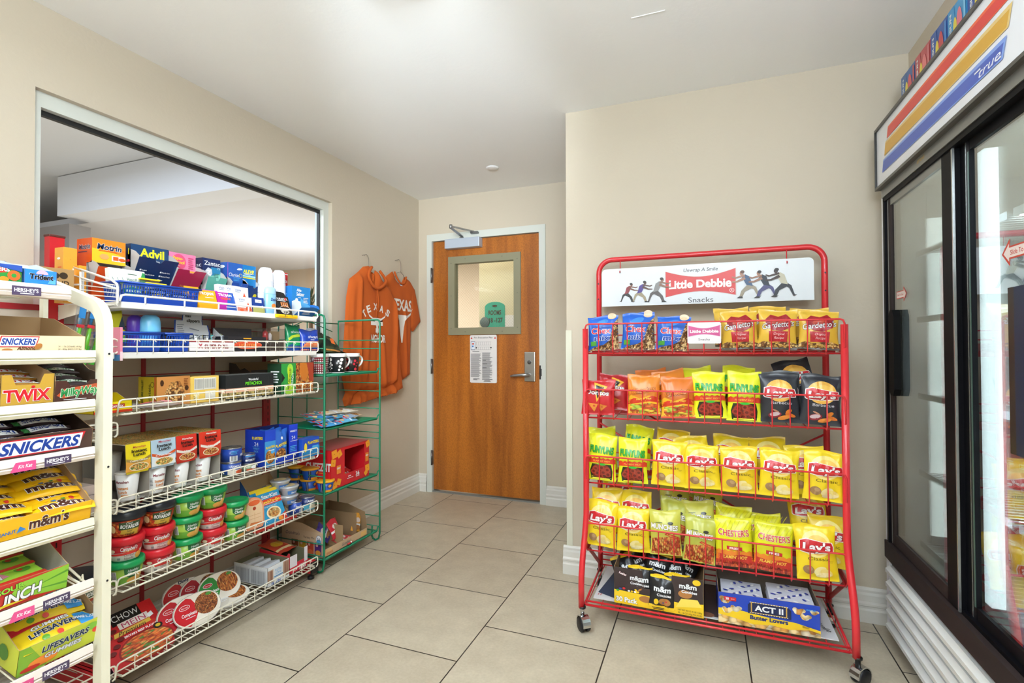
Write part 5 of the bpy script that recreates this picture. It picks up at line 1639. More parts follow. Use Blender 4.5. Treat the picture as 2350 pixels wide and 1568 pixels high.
dispenser('blue allergy tablet carton with small white clouds printed on it', 1.642, 1.722, 1.556, 1.452, -2.0, 0.085, '#2b5fb4', '#2450a0',
          [T('Claritin', 0.034, 0.050, 0.016, wh_, w=0.052, bold=0.0), EL(0.066, 0.080, 0.012, 0.004, wh_, 12), EL(0.058, 0.077, 0.010, 0.003, wh_, 12), EL(0.068, 0.050, 0.009, 0.009, gloss('#e5d24a'), 14), EL(0.068, 0.050, 0.007, 0.007, cb_, 14), R(0, 0, 0.002, 0.104, gloss('#c95ab8'))] + lines(0.03, 0.022, 0.04, 0.018, 3, ltb),
          [EL(0.05, 0.215, 0.020, 0.007, wh_, 14), EL(0.044, 0.160, 0.016, 0.016, gloss('#c8d24a'), 16), EL(0.044, 0.160, 0.013, 0.013, cb_, 16), T('24', 0.044, 0.160, 0.012, gloss('#c8d24a'))] + lines(0.03, 0.10, 0.04, 0.03, 4, ltb), '#2c50a4', [EL(0.05, 0.02, 0.02, 0.01, ltb, 12)], 0.085, 0.045)
dispenser('blue and yellow pain tablet carton beside the white spray cans', 1.722, 1.795, 1.556, 1.455, -2.0, 0.085, '#1c7cc0', '#14284e',
          [T('ALEVE', 0.032, 0.072, 0.017, gloss('#f3e22a'), w=0.058, bold=0.04, sh=0.1), R(0.0, 0.046, 0.070, 0.007, gloss('#9fd8d2')), R(0.0, 0.039, 0.070, 0.005, gloss('#ecd62a')), EL(0.012, 0.020, 0.006, 0.006, ltb, 10), EL(0.012, 0.010, 0.006, 0.006, ltb, 10)] + lines(0.004, 0.055, 0.05, 0.008, 2, wh_),
          [], '#1d3f7c', [EL(0.050, 0.045, 0.010, 0.010, gloss('#f3e22a'), 14)], 0.085, 0.045)
carton('medicine_box', 'small red painkiller box behind the sparkling tablet box', 'medicine box', -2.02, 1.955, 2.012, D1, 1.557, 0.06, '#c4242c',
       [T('TYLENOL', 0.030, 0.190, 0.012, wh_, w=0.048, bold=0.03), R(0.0, 0.225, 0.057, 0.003, wh_), R(0.01, 0.165, 0.035, 0.003, wh_), EL(0.035, 0.135, 0.018, 0.010, gloss('#f0b43a'), 12)], group=GRP1)
carton('medicine_box', 'small orange pill box next to the red post on the top shelf', 'medicine box', -2.03, 1.040, 1.080, D1, 1.512, 0.05, '#e8a53a', [R(0.026, 0.05, 0.010, 0.07, wh_), T('x', 0.02, 0.15, 0.004, or1)] , [R(0.02, 0.12, 0.02, 0.004, or1)] + [EL(0.025, 0.152, 0.009, 0.004, wh_, 12)], group=GRP1)
carton('medicine_box', 'plain yellow pill box just right of the small orange pill box', 'medicine box', -2.0, 1.070, 1.092, D1, 1.452, 0.05, '#f0a02a', [R(0.006, 0.02, 0.009, 0.09, wh_)], group=GRP1)
# white spray cans
def spray_can(lbl, y, X, h, r):
    root = empty('spray_can', (X, y, D1)); tag(root, lbl, 'spray can', GRP1)
    g = B(); wv = gloss('#dfe3ec')
    g.lathe([(r * 0.97, 0), (r, 0.004), (r, h * 0.70)], wv, 28)
    g.deco(None, [T('Suave', 0.0, h * 0.42, 0.010, gloss('#3b4a8a'), w=0.03, sh=0.2)] + lines(0.002, h * 0.25, 0.02, 0.03, 4, gloss('#c85a6a'), 0.3), fn=cylfn([(0, r), (h, r)]), fine=0.008)
    g.build('can_body', root)
    g = B(); g.lathe([(r * 0.99, h * 0.70), (r * 0.985, h * 0.72), (r * 0.97, h * 0.86), (r * 0.88, h * 0.93), (r * 0.62, h * 0.985), (0, h)], gloss('#eef0f4'), 28); g.build('cap', root)
spray_can('tall white spray can standing left of its twin on the top shelf', 1.838, -1.985, 0.238, 0.034)
spray_can('tall white spray can between its twin and the light blue tablet box', 1.900, -1.965, 0.232, 0.031)
# deodorants
def deo(lbl, y, X, h, rx, ry, body, capm, items, rz=0.0):
    root = empty('deodorant_stick', (X, y, D1), rz); tag(root, lbl, 'deodorant', GRP1)
    g = B(); g.lathe([(0.92, 0), (1, 0.004), (1, h * 0.72), (0.96, h * 0.74)], gloss(body), 28, sx=rx, sy=ry)
    g.deco(None, items, fn=lambda u, v, d: ((rx + d) * cos(u / ry), (ry + d) * sin(u / ry), v), fine=0.006); g.build('body', root)
    g = B(); g.lathe([(0.97, h * 0.74), (1.0, h * 0.76), (0.97, h * 0.90), (0.85, h * 0.97), (0.5, h), (0, h)], gloss(capm), 28, sx=rx, sy=ry); g.build('cap', root)
deo('pale grey deodorant stick standing in front of the white spray cans', 1.772, -1.925, 0.140, 0.018, 0.030, '#cfd3d6', '#dfe2e4', [EL(0.004, 0.075, 0.012, 0.012, gloss('#c33040'), 14), R(-0.025, 0.01, 0.05, 0.03, gloss('#b8303e'))])
deo('light blue deodorant stick with an orange spot at the front of the top shelf', 1.735, -1.845, 0.122, 0.018, 0.030, '#8cc2e6', '#a8d2ee', [T('Dove', 0.004, 0.066, 0.014, gloss('#1f3d78'), w=0.032, bold=0.06, sh=0.15), EL(0.004, 0.036, 0.013, 0.011, gloss('#e8823a'), 14), EL(0.010, 0.030, 0.006, 0.005, gloss('#f3c24a'), 10)])
# sparkling tablet box with an open scoop front
root = empty('tablet_carton', (-1.92, 2.002, D1)); tag(root, 'light blue sparkling tablet carton at the right end of the top shelf', 'medicine box', GRP1)
g = B(); w, h, d = 0.125, 0.158, 0.10
g.box(-d, 0, -w / 2, w / 2, 0, h, gloss('#2a86cf'), {'-y': gloss('#2277c0')})
g.deco(FL(w), [P([(0.03, 0), (0.125, 0), (0.125, 0.06), (0.06, 0.10)], gloss('#5fb4e8')), T('Alka-', 0.048, 0.140, 0.014, wh_, w=0.034, bold=0.04, sh=0.1), T('Seltzer', 0.056, 0.120, 0.018, wh_, w=0.052, bold=0.04, sh=0.1), EL(0.030, 0.088, 0.010, 0.010, wh_, 14), R(0.04, 0.100, 0.018, 0.003, wh_)] + lines(0.075, 0.075, 0.035, 0.03, 4, wh_, 0.3))
g.deco(SL(w, d), [T('Alka-', 0.045, 0.138, 0.011, gloss('#7db8e8'), w=0.026, bold=0.02), T('Seltzer', 0.050, 0.120, 0.012, gloss('#7db8e8'), w=0.040, bold=0.02), R(0.02, 0.06, 0.05, 0.003, gloss('#7db8e8'))]); g.build('carton_body', root)
g = B()
g.add([(0.0, -w / 2, 0.0), (0.0, w / 2, 0.0), (0.06, w / 2, 0.045), (0.07, 0.01, 0.052), (0.06, -w / 2, 0.045)], [(0, 1, 2, 3, 4)], gloss('#1f70b8'))
g.add([(0.0, -w / 2, 0.0), (0.062, -w / 2, 0.046), (0.055, -w / 2, 0.075), (0.02, -w / 2, 0.085), (0.0, -w / 2, 0.08)], [(0, 1, 2, 3, 4)], gloss('#c9d4de'))
g.add([(0.0, w / 2, 0.0), (0.062, w / 2, 0.046), (0.055, w / 2, 0.06), (0.02, w / 2, 0.07), (0.0, w / 2, 0.07)], [(0, 1, 2, 3, 4)], gloss('#1d68b4'))
g.deco(Matrix(((0, 0.8, 0.6, 0.005), (1, 0, 0, -w / 2), (0, 0.6, -0.8, 0.004), (0, 0, 0, 1))), lines(0.04, 0.02, 0.06, 0.03, 4, wh_, 0.3)); g.build('carton_flap', root)
# vapour rub boxes
for i in range(4):
    carton('ointment_box', ['front white and green ointment box leaning on the row behind it', 'white ointment box, second of the leaning row', 'white ointment box, third of the leaning row', 'white ointment box at the back of the leaning row'][i], 'ointment box',
           -1.875 - i * 0.006, 1.142 - i * 0.012, 1.212 - i * 0.012, D1 + 0.012, 1.443 + i * 0.001, 0.022, '#e9eee6', [P([(0.052, 0), (0.070, 0), (0.070, 0.10), (0.062, 0.105), (0.050, 0.07), (0.03, 0.03)], gloss('#2f8f52')), T('VapoRub', 0.032, 0.075, 0.011, gloss('#1f4a3a'), w=0.048, sh=0.1), R(0.012, 0.092, 0.03, 0.002, gloss('#1f4a3a')), R(0.030, 0.030, 0.034, 0.014, wh_), T('3.99', 0.045, 0.037, 0.006, gloss('#555555'))], group='row of white ointment boxes', tilt=radians(-6))
# blue plastic basket
def basket(label, X, y0, y1, z, h, d, col='#1546a8', group='blue plastic baskets'):
    w = y1 - y0; m = gloss(col); g = B(); t_ = 0.0025; ta = 0.008
    def wall(a, b_, n):
        a = Vector(a); b_ = Vector(b_); L_ = (b_ - a).length; k = max(3, int(L_ / 0.0085)); o_ = Vector(n)
        lo = [(0.0, 0.30), (0.86, 1.0)]
        for f0, f1 in lo:
            q = []
            for p in (a, b_):
                for f in (f0, f1):
                    q.append(p + Vector((0, 0, h * f)) + o_ * ta * f)
            q2 = [x + o_ * t_ for x in q]
            vs = [q[0], q[2], q[3], q[1], q2[0], q2[2], q2[3], q2[1]]
            g.add(vs, [(0, 3, 2, 1), (4, 5, 6, 7), (0, 1, 5, 4), (1, 2, 6, 5), (2, 3, 7, 6), (3, 0, 4, 7)], m)
        for i in range(k + 1):
            p = a.lerp(b_, i / k)
            g.rtube([p + o_ * ta * 0.28 + Vector((0, 0, h * 0.28)), p + o_ * ta * 0.88 + Vector((0, 0, h * 0.88))], 0.0022, 0.0022, m, up=tuple((b_ - a).normalized()))
        for f in (0.48, 0.67):
            g.rtube([a + o_ * ta * f + Vector((0, 0, h * f)), b_ + o_ * ta * f + Vector((0, 0, h * f))], 0.002, 0.002, m, up=(0, 0, 1))
    hw = w / 2
    wall((0, -hw, 0), (0, hw, 0), (1, 0, 0)); wall((-d, -hw, 0), (-d, hw, 0), (-1, 0, 0)); wall((-d, -hw, 0), (0, -hw, 0), (0, -1, 0)); wall((-d, hw, 0), (0, hw, 0), (0, 1, 0))
    g.box(-d, 0, -hw, hw, 0, 0.003, m)
    e = ta + 0.004
    g.tube([(e, -hw - e, h), (e, hw + e, h), (-d - e, hw + e, h), (-d - e, -hw - e, h)], 0.0035, m, 6, closed=True)
    o = g.build('plastic_basket'); place(o, X, (y0 + y1) / 2, z); return tag(o, label, 'basket', group)


basket('long blue plastic basket of mint tins at the front of the top shelf', -1.832, 1.105, 1.370, D1 + 0.001, 0.068, 0.085)
def mint(label, X, y, z, lid, lab, txt, tilt=-12):
    root = empty('mint_tub', (X, y, z)); root.rotation_euler = (0, radians(tilt), 0); tag(root, label, 'mints', 'mint tubs in the blue basket')
    g = B(); cl = glass('clear_plastic', (0.86, 0.88, 0.9, 1), 0.05, 0.16); g.bbox(-0.02, 0, -0.034, 0.034, 0, 0.062, cl, 0.004); g.bbox(-0.017, -0.003, -0.031, 0.031, 0.002, 0.04, gloss('#2a2f3a'), 0.002)
    g.deco(FX(0.0002, -0.034, 0), [P([(0.004, 0.006), (0.064, 0.006), (0.064, 0.040), (0.034, 0.050), (0.004, 0.040)], gloss(lab)), T(txt, 0.034, 0.034, 0.008, wh_, w=0.05, bold=0.03), P([(0.008, 0.010), (0.034, 0.020), (0.060, 0.010), (0.060, 0.020), (0.034, 0.028), (0.008, 0.022)], gloss(lid))]); g.build('tub_body', root)
    g = B(); g.bbox(-0.022, 0.002, -0.036, 0.036, 0.062, 0.068, gloss(lid), 0.002); g.build('lid', root)
for i, (y, X, z, lid, lb) in enumerate([(1.155, -1.850, 0.006, '#3fae7a', 'green lidded mint tub at the left end of the blue basket'), (1.225, -1.862, 0.026, '#f2cf2a', 'yellow lidded mint tub standing highest in the blue basket'), (1.232, -1.838, 0.010, '#f2cf2a', 'yellow lidded mint tub in front in the blue basket'), (1.300, -1.862, 0.006, '#f2cf2a', 'yellow lidded mint tub behind the pink lidded one'), (1.315, -1.838, 0.002, '#e86a9a', 'pink lidded mint tub at the right end of the blue basket')]):
    mint(lb, X, y, D1 + z + 0.004, lid, '#1a2a4a' if i else '#1a7a52', 'BREAKERS')
def slant_box(label, X, y0, y1, h, col, items, grp, tilt, name='small_box', z=0.0, d=0.022, topcol=None, tall=0):
    w = y1 - y0; g = B(); g.bbox(-d, 0, -w / 2, w / 2, 0, h, gloss(col), 0.0015); g.deco(FL(w), items)
    if tall:
        g.prism([(-w / 2, h), (w / 2, h), (w / 2 - 0.004, h + tall), (-w / 2 + 0.004, h + tall)], 0.0012, gloss(topcol or col), 'yz', -d)
        g.deco(Matrix.Translation((-d + 0.0012, 0, 0)) @ FL(w), [EL(w / 2, h + tall * 0.55, 0.009, 0.003, mt('#3a5a7a', .5), 10)])
    o = g.build(name); place(o, X, (y0 + y1) / 2, D1 + z, 0, radians(tilt)); return tag(o, label, 'small box', grp)
g7 = 'small boxes leaning at the front of the top shelf'
slant_box('yellow small box with a raised hanger tab behind the front yellow one', -1.868, 1.372, 1.440, 0.065, '#f2a81e', [], g7, -14, tall=0.030, z=0.004)
slant_box('yellow small box leaning at the front right of the blue basket', -1.822, 1.378, 1.458, 0.078, '#f4a71c', [T('TROJAN', 0.038, 0.064, 0.011, wh_, w=0.060, bold=0.04), R(0.03, 0.046, 0.036, 0.002, wh_), R(0.046, 0.026, 0.028, 0.004, mt('#4a3a22', .5))], g7, -16)
slant_box('purple small box with a raised tab behind the front purple one', -1.862, 1.445, 1.520, 0.062, '#b52ac4', [P([(0.04, 0), (0.075, 0), (0.075, 0.062)], gloss('#2a3f9a'))], g7, -14, tall=0.026, z=0.004)
slant_box('magenta and blue small box leaning beside the yellow one', -1.820, 1.462, 1.540, 0.078, '#b3249c', [P([(0.03, 0), (0.078, 0), (0.078, 0.078), (0.055, 0.078)], gloss('#2c58b0')), T('TROJAN', 0.037, 0.066, 0.011, wh_, w=0.060, bold=0.04), T('FIRE&ICE', 0.037, 0.050, 0.009, gloss('#e8622a'), w=0.044, bold=0.03), R(0.03, 0.012, 0.045, 0.003, wh_)], g7, -18)
vis = [T('Visine', 0.022, 0.052, 0.010, gloss('#3a4e8e'), w=0.030, bold=0.0), R(0.008, 0.042, 0.022, 0.002, gloss('#9aa4b8')), P([(0.052, 0.042), (0.068, 0.006), (0.040, 0.006)], gloss('#e8623a')), EL(0.054, 0.014, 0.014, 0.010, gloss('#e8623a'), 12), EL(0.02, 0.006, 0.010, 0.006, gloss('#e8623a'), 10)]
for i, (y, X, z) in enumerate([(1.520, -1.905, 0.050), (1.553, -1.900, 0.050), (1.580, -1.885, 0.046)]):
    slant_box(['white eye drop box at the back left of the three raised ones', 'white eye drop box in the middle of the three raised ones', 'white eye drop box in front of the three raised ones'][i], X, y, y + 0.075, 0.066, '#e6e8ee', vis, g7, -4, z=z, d=0.02)
slant_box('box carrying the raised eye drop boxes, grey cardboard with slanted sides', -1.880, 1.530, 1.650, 0.044, '#c3c7cc', [], g7, 0, z=0.001, d=0.05, name='display_tray')
slant_box('white and orange eye drop box standing in front of the others', -1.822, 1.545, 1.618, 0.062, '#eceef2', [P([(0.0, 0.018), (0.0, 0), (0.073, 0), (0.073, 0.014)], gloss('#e4907a'))] + vis, g7, -4)
slant_box('blue and olive small box with a white sticker right of the eye drops', -1.824, 1.624, 1.686, 0.068, '#1d3f8c', [R(0, 0, 0.062, 0.022, gloss('#b8b76a')), R(0.014, 0.044, 0.034, 0.014, wh_), T('3.99', 0.031, 0.050, 0.006, mt('#444444', .6)), EL(0.05, 0.026, 0.006, 0.006, wh_, 10)], g7, -6)
g = B(); g.bbox(-0.016, 0, -0.04, 0.04, 0, 0.092, gloss('#201f20'), 0.004); g.prism([(-0.036, 0.092), (0.036, 0.092), (0.028, 0.112), (0.010, 0.118), (-0.024, 0.118)], 0.0012, gloss('#201f20'), 'yz', -0.008)
g.deco(FL(0.08), [T('DURACELL', 0.036, 0.078, 0.010, wh_, w=0.066, bold=0.03), R(0.006, 0.066, 0.05, 0.003, wh_), R(0.052, 0.070, 0.010, 0.014, gloss('#c8302a'))] + [x for i in range(4) for x in (R(0.022 + i * 0.011, 0.024, 0.008, 0.036, gloss('#d98a52')), R(0.022 + i * 0.011, 0.024, 0.008, 0.012, gloss('#26211f')))] + [EL(0.036, 0.012, 0.024, 0.012, gloss('#d9d2c4'), 14), T('ION', 0.038, 0.010, 0.010, gloss('#26211f'), bold=0.04)])
g.tube([(0.004, -0.03, 0.01), (0.006, -0.035, 0.03), (0.006, 0.0, 0.045), (0.006, 0.036, 0.02)], 0.001, mt('#cfd0d2', .3), 5)
o = g.build('battery_pack'); place(o, -1.826, 1.812, D1 + 0.003, 0, radians(-20)); tag(o, 'black blister pack of copper coloured batteries leaning at the right of the top shelf', 'batteries', GRP1)
g = B(); g.bbox(0, 0.014, -0.062, 0.062, 0, 0.016, gloss('#f2c41c'), 0.004); g.tube([(0.015, -0.018, 0.002), (0.017, -0.008, 0.028), (0.015, 0.014, 0.034), (0.015, 0.026, 0.010)], 0.0012, mt('#3c3c3c', .4), 5)
g.deco(FX(0.0142, 0, 0), [R(-0.05, 0.005, 0.05, 0.003, gloss('#d99a1a')), R(0.012, 0.005, 0.04, 0.003, gloss('#d99a1a'))]); o = g.build('battery_strip'); place(o, -1.792, 1.772, D1 - 0.018); tag(o, 'bright yellow battery strip hooked over the front rail of the top shelf', 'batteries', GRP1)
# tan carton behind the end frame
carton('snack_carton', 'tan cardboard carton with dark round prints behind the wire end frame of the top shelf', 'carton', -1.98, 0.93, 1.045, 1.335, 1.430, 0.09, '#b08a58', [EL(0.060, 0.070, 0.014, 0.011, gloss('#3a2c1e'), 14), EL(0.085, 0.072, 0.012, 0.011, gloss('#3a2c1e'), 14), T('KIND', 0.075, 0.048, 0.014, gloss('#3a2c1e'), w=0.05, bold=0.02), T('LARK', 0.075, 0.020, 0.014, gloss('#3a2c1e'), w=0.05, bold=0.02)])

# ================================================================== SECOND SHELF
D2 = DECKS[1]; G2 = 'goods on the second wire shelf'
basket('blue plastic basket at the left end of the second shelf', -1.840, 1.100, 1.232, D2 + 0.001, 0.066, 0.12)
basket('blue plastic basket behind the fence left of the white label box', -1.840, 1.258, 1.340, D2 + 0.001, 0.066, 0.12)
g = B(); tb = gloss('#d9d41e'); w = 0.042
g.add([(0, -0.012, 0), (0, 0.012, 0), (0, 0.021, 0.11), (0, -0.021, 0.11), (-0.020, -0.012, 0), (-0.020, 0.012, 0), (-0.003, 0.021, 0.11), (-0.003, -0.021, 0.11)], [(0, 1, 2, 3), (5, 4, 7, 6), (1, 5, 6, 2), (4, 0, 3, 7), (4, 5, 1, 0)], gloss('#cfc91c'))
g.box(-0.003, 0, -0.022, 0.022, 0.11, 0.145, gloss('#d8d8d0')); g.deco(FX(0, 0, 0), [P([(-0.012, 0.0), (0.012, 0.0), (0.012, 0.02), (-0.014, 0.02)], gloss('#5fae3a')), P([(-0.004, 0.05), (0.018, 0.09), (0.018, 0.04)], gloss('#2a3a4a'))])
g.box(-0.003, 0, -0.021, 0.021, 0.10, 0.11, gloss('#e3de2a')); o = g.build('ointment_tube'); place(o, -1.90, 1.150, D2 + 0.035, 0, radians(-6), radians(10)); tag(o, 'yellow and grey squeezed ointment tube standing in the left blue basket', 'tube', G2)
deo_ = lambda lbl, X, y, z, r, h, c, c2: None
def roller(lbl, X, y, z, r, h, c, c2):
    root = empty('deodorant_stick', (X, y, z)); tag(root, lbl, 'deodorant', G2)
    g = B(); g.lathe([(r * 0.9, 0), (r, 0.004), (r, h * 0.5)], gloss(c2), 28); g.build('body', root)
    g = B(); g.lathe([(r * 1.02, h * 0.5), (r * 1.03, h * 0.55), (r * 1.0, h * 0.80), (r * 0.86, h * 0.93), (r * 0.55, h * 0.99), (0, h)], gloss(c), 28); g.build('cap', root)
roller('purple rounded deodorant cap rising behind the light blue one', -1.915, 1.198, D2 + 0.005, 0.024, 0.128, '#5a35b0', '#4a2c98')
roller('light blue dome shaped deodorant cap rising from the blue basket', -1.885, 1.232, D2 + 0.005, 0.032, 0.130, '#6ebde8', '#3f8ccc')
g = B(); crd = [(-0.070, 0.0), (0.070, 0.0), (0.080, 0.055), (0.074, 0.088), (0.052, 0.088), (0.050, 0.105), (0.054, 0.135), (-0.030, 0.135), (-0.036, 0.105), (-0.066, 0.105), (-0.072, 0.06)]
g.prism(crd, 0.0015, gloss('#1c4aa8'), 'yz', -0.0015)
g.deco(FX(0, 0, 0), [P([(a * 0.93, 0.004 + b_ * 0.95) for a, b_ in crd], gloss('#dde2ea')), T('nail', -0.010, 0.124, 0.012, Kp, w=0.025, bold=0.03, sh=0.1), T('clippers', 0.010, 0.105, 0.013, Kp, w=0.055, bold=0.03, sh=0.1)] + lines(-0.060, 0.045, 0.030, 0.045, 6, gloss('#8a94a4')) + [P([(-0.03, 0.022), (0.025, 0.044), (0.026, 0.047), (-0.03, 0.026)], gloss('#3a4452')), EL(0.040, 0.032, 0.014, 0.014, gloss('#3a4452'), 14), EL(0.040, 0.032, 0.012, 0.012, gloss('#dde2ea'), 14), P([(-0.01, 0.07), (0.03, 0.062), (0.03, 0.066), (-0.01, 0.075)], gloss('#8a94a4'))])
o = g.build('display_card'); place(o, -1.93, 1.430, D2 + 0.022, 0, radians(-8)); tag(o, 'blue edged white display card with a nail clipper picture', 'display card', G2)
g = B(); w, d = 0.20, 0.10
open_tray(g, w, d, 0.046, 0.075, gloss('#efe9e6'), mt('#8fa08c', .6), front=[R(0, 0.036, w, 0.010, gloss('#8e2630')), T('SUPER DOLL', 0.118, 0.020, 0.016, gloss('#8a2a2a'), w=0.105, bold=0.03), P([(0.038, 0.012), (0.044, 0.012), (0.056, 0.030), (0.050, 0.030)], gloss('#c05a62')), P([(0.052, 0.012), (0.058, 0.012), (0.044, 0.030), (0.038, 0.030)], gloss('#c05a62'))])
o = g.build('display_tray'); place(o, -1.845, 1.450, D2 + 0.001); tag(o, 'white lettered tray with a dark red stripe holding nail clippers', 'tray', G2)
rnd = random.Random(5); ccol = ['#2fb09a', '#d9a09a', '#3a3f48', '#2a2f38', '#5a6470', '#2f7fc8', '#23272e', '#d8c84a', '#3a3f48', '#3aa8a8', '#c84a5a', '#20242a', '#d4d8dc', '#3a78c0']
for i in range(14):
    g = B(); c1 = gloss(ccol[i]); chm = mt('#b9bec4', 0.2, 0.9)
    g.bbox(-0.003, 0, -0.006, 0.006, 0, 0.056, c1, 0.001); g.bbox(0.0005, 0.003, -0.005, 0.005, 0.004, 0.052, chm, 0.001); g.tube([(0.004, 0, 0.05), (0.006, 0, 0.045)], 0.002, chm, 6)
    o = g.build('nail_clipper'); y_ = 1.362 + i * 0.0133
    place(o, -1.875 - 0.014 * (i % 3), y_, D2 + 0.012, radians(rnd.uniform(-30, 30)), radians(-10), radians(rnd.uniform(-6, 6)))
    tag(o, 'small metal nail clipper standing in the dark red striped tray', 'nail clipper', 'nail clippers in the white tray')
g = B(); w, d = 0.195, 0.09
g.box(-d, 0, -w / 2, w / 2, 0, 0.062, gloss('#26262a')); g.box(-d, -d + 0.002, -w / 2, w / 2, 0.062, 0.100, gloss('#34343a'))
g.add([(-d, -w / 2, 0.06), (-0.03, -w / 2, 0.06), (-d, -w / 2 + 0.004, 0.1)], [(0, 1, 2)], gloss('#b9bec0'))
g.deco(FL(w), [EL(0.10, 0.026, 0.072, 0.017, gloss('#e8603a'), 24), EL(0.10, 0.026, 0.066, 0.013, gloss('#cf4a30'), 24), R(0.075, 0.052, 0.04, 0.004, gloss('#e0a02a')), T('LIGHTERS', 0.10, 0.026, 0.012, gloss('#f0a04a'), w=0.09, bold=0.02)])
o = g.build('display_carton'); place(o, -1.85, 1.620, D2 + 0.001); tag(o, 'black display carton with an orange red oval on the second shelf', 'carton', G2)
g = B(); w, d, h = 0.112, 0.08, 0.104; cp = glass('clear_plastic', (0.9, 0.9, 0.9, 1), 0.05, 0.16)
g.box(-d, 0, -w / 2, w / 2, 0, h, cp); g.box(-d + 0.004, -0.004, -w / 2 + 0.004, w / 2 - 0.004, 0.002, 0.05, gloss('#3a2c2c')); g.box(-d + 0.004, -0.03, 0.0, w / 2 - 0.004, 0.05, 0.092, card)
g.lathe([(0.012, 0), (0.012, 0.04), (0.004, 0.05)], gloss('#c63a3a'), 12, (-0.03, -0.03, 0.045)); g.lathe([(0.010, 0), (0.010, 0.03), (0.003, 0.04)], gloss('#e8dcd8'), 12, (-0.03, -0.005, 0.045))
o = g.build('clear_bin'); place(o, -1.87, 1.790, D2 + 0.001); tag(o, 'clear plastic bin with small dark and red goods right of the black carton', 'bin', G2)
for i, (nm, X, y, z, w, h, col, its, lb) in enumerate([
    ('a', -1.885, 1.918, D2 + 0.002, 0.100, 0.128, '#138a58', [P([(-0.5, 0.0), (0.5, 0.0), (0.5, 0.35), (0.1, 0.45), (-0.5, 0.20)], gloss('#1d4a9c')), P([(-0.5, 0.42), (-0.2, 0.62), (0.2, 0.66), (0.5, 0.58), (0.5, 0.74), (0.1, 0.80), (-0.3, 0.72), (-0.5, 0.55)], gloss('#b8cf3a')), T('always', 0.02, 0.92, 0.13, wh_, w=0.62, sh=0.25), R(-0.2, 0.22, 0.55, 0.16, gloss('#1fa35a'))], 'green sanitary pad packet standing at the right end of the second shelf'),
    ('b', -1.862, 2.000, D2 + 0.002, 0.125, 0.104, '#1d3fa6', [P([(-0.5, 0.0), (0.5, 0.0), (0.5, 0.36), (-0.2, 0.36), (-0.4, 0.25)], gloss('#e8885a')), R(-0.5, 0, 1.0, 0.10, gloss('#1d3fa6')), T('always', 0.06, 0.55, 0.13, wh_, w=0.58, sh=0.25), R(-0.1, 0.40, 0.22, 0.03, wh_)], 'blue and orange sanitary pad packet beside the green one')]):
    b_ = bag_mesh(w, h, 0.040, gloss(col), S(its, w), 40 + i, wr=0.8, seal=0.03, bulge=5); o = b_.build('pad_packet'); place(o, X, y, z, 0, radians(-5)); tag(o, lb, 'packet', G2)
# hanging toothbrushes and packs left of the shelf
for i in range(3):
    g = B(); g.bbox(-0.012, 0, -0.012, 0.012, 0, 0.19, glass('clear_plastic'), 0.003); g.tube([(-0.004, 0, 0.01), (-0.004, 0, 0.12)], 0.006, gloss('#5fae2a'), 8); g.tube([(-0.004, 0, 0.12), (-0.004, 0, 0.18)], 0.004, gloss('#2a8ac8'), 8); g.bbox(-0.002, 0.002, -0.010, 0.010, 0.115, 0.125, gloss('#c8323a'), 0.001)
    g.deco(FX(0.0004, -0.012, 0), [R(0.004, 0.0, 0.016, 0.06, gloss('#3f9a34')), R(0.003, 0.145, 0.018, 0.04, gloss('#2f7fc0'))])
    o = g.build('toothbrush'); place(o, -1.785, 0.945 + i * 0.022, 1.115, 0, 0, radians(-7 - 3 * i)); tag(o, ['leftmost green and blue toothbrush hanging behind the candy rack post', 'middle green and blue toothbrush hanging behind the candy rack post', 'right green and blue toothbrush hanging behind the candy rack post'][i], 'toothbrush', 'toothbrushes hanging behind the candy rack post')
carton('blister_pack', 'yellow and blue blister pack hanging beside the toothbrushes', 'blister pack', -1.775, 1.000, 1.028, 1.085, 1.28, 0.006, '#e8c022', [R(0, 0, 0.032, 0.07, gloss('#1f4fa4')), EL(0.016, 0.155, 0.014, 0.012, gloss('#2f6fc0'), 14), R(0, 0.182, 0.032, 0.013, gloss('#2f8fc0'))], group=G2)
carton('blister_pack', 'pink and white blister pack hanging at the left end of the second shelf', 'blister pack', -1.785, 1.072, 1.080, 1.125, 1.235, 0.05, '#e88aa0', [R(0, 0, 0.008, 0.03, gloss('#f0d0d6'))], [R(0, 0, 0.05, 0.02, gloss('#4a8ac0'))], group=G2)

# ================================================================== THIRD SHELF
D3 = DECKS[2]; G3 = 'goods on the third wire shelf'
g = B(); w = 0.115
open_tray(g, w, 0.10, 0.036, 0.06, gloss('#f4dc1a'), gloss('#e8d21a'), front=[R(0, 0, w, 0.008, gloss('#d93a22')), R(0.045, 0.014, 0.046, 0.014, gloss('#c8302a')), T('CARMEX', 0.068, 0.021, 0.008, wh_, w=0.038, bold=0.03)]); g.lathe([(0.02, 0), (0.02, 0.02), (0, 0.024)], gloss('#d9d2c0'), 16, (-0.03, -0.02, 0.03))
o = g.build('display_tray'); place(o, -1.812, 1.070, D3 + 0.002, 0, 0); tag(o, 'bright yellow lip balm tray at the left end of the third shelf', 'tray', G3)
b_ = bag_mesh(0.06, 0.16, 0.02, mt('#d8cfd0', 0.2, 0.6), [R(-0.02, 0.02, 0.02, 0.05, gloss('#e06a72')), R(-0.02, 0.09, 0.03, 0.03, gloss('#e8a0a6'))], 51, wr=1.6, nu=10, nv=14); o = b_.build('foil_wrapper'); place(o, -1.835, 1.155, D3 + 0.012, 0, radians(-80), radians(-90)); tag(o, 'crumpled pink and silver foil wrapped bar lying behind the fence of the third shelf', 'wrapped bar', G3)
fdg = food(['#b5763a', '#d49a52', '#7a4a22', '#e3b878'], 140)
g = B(); w, d, h = 0.125, 0.10, 0.108
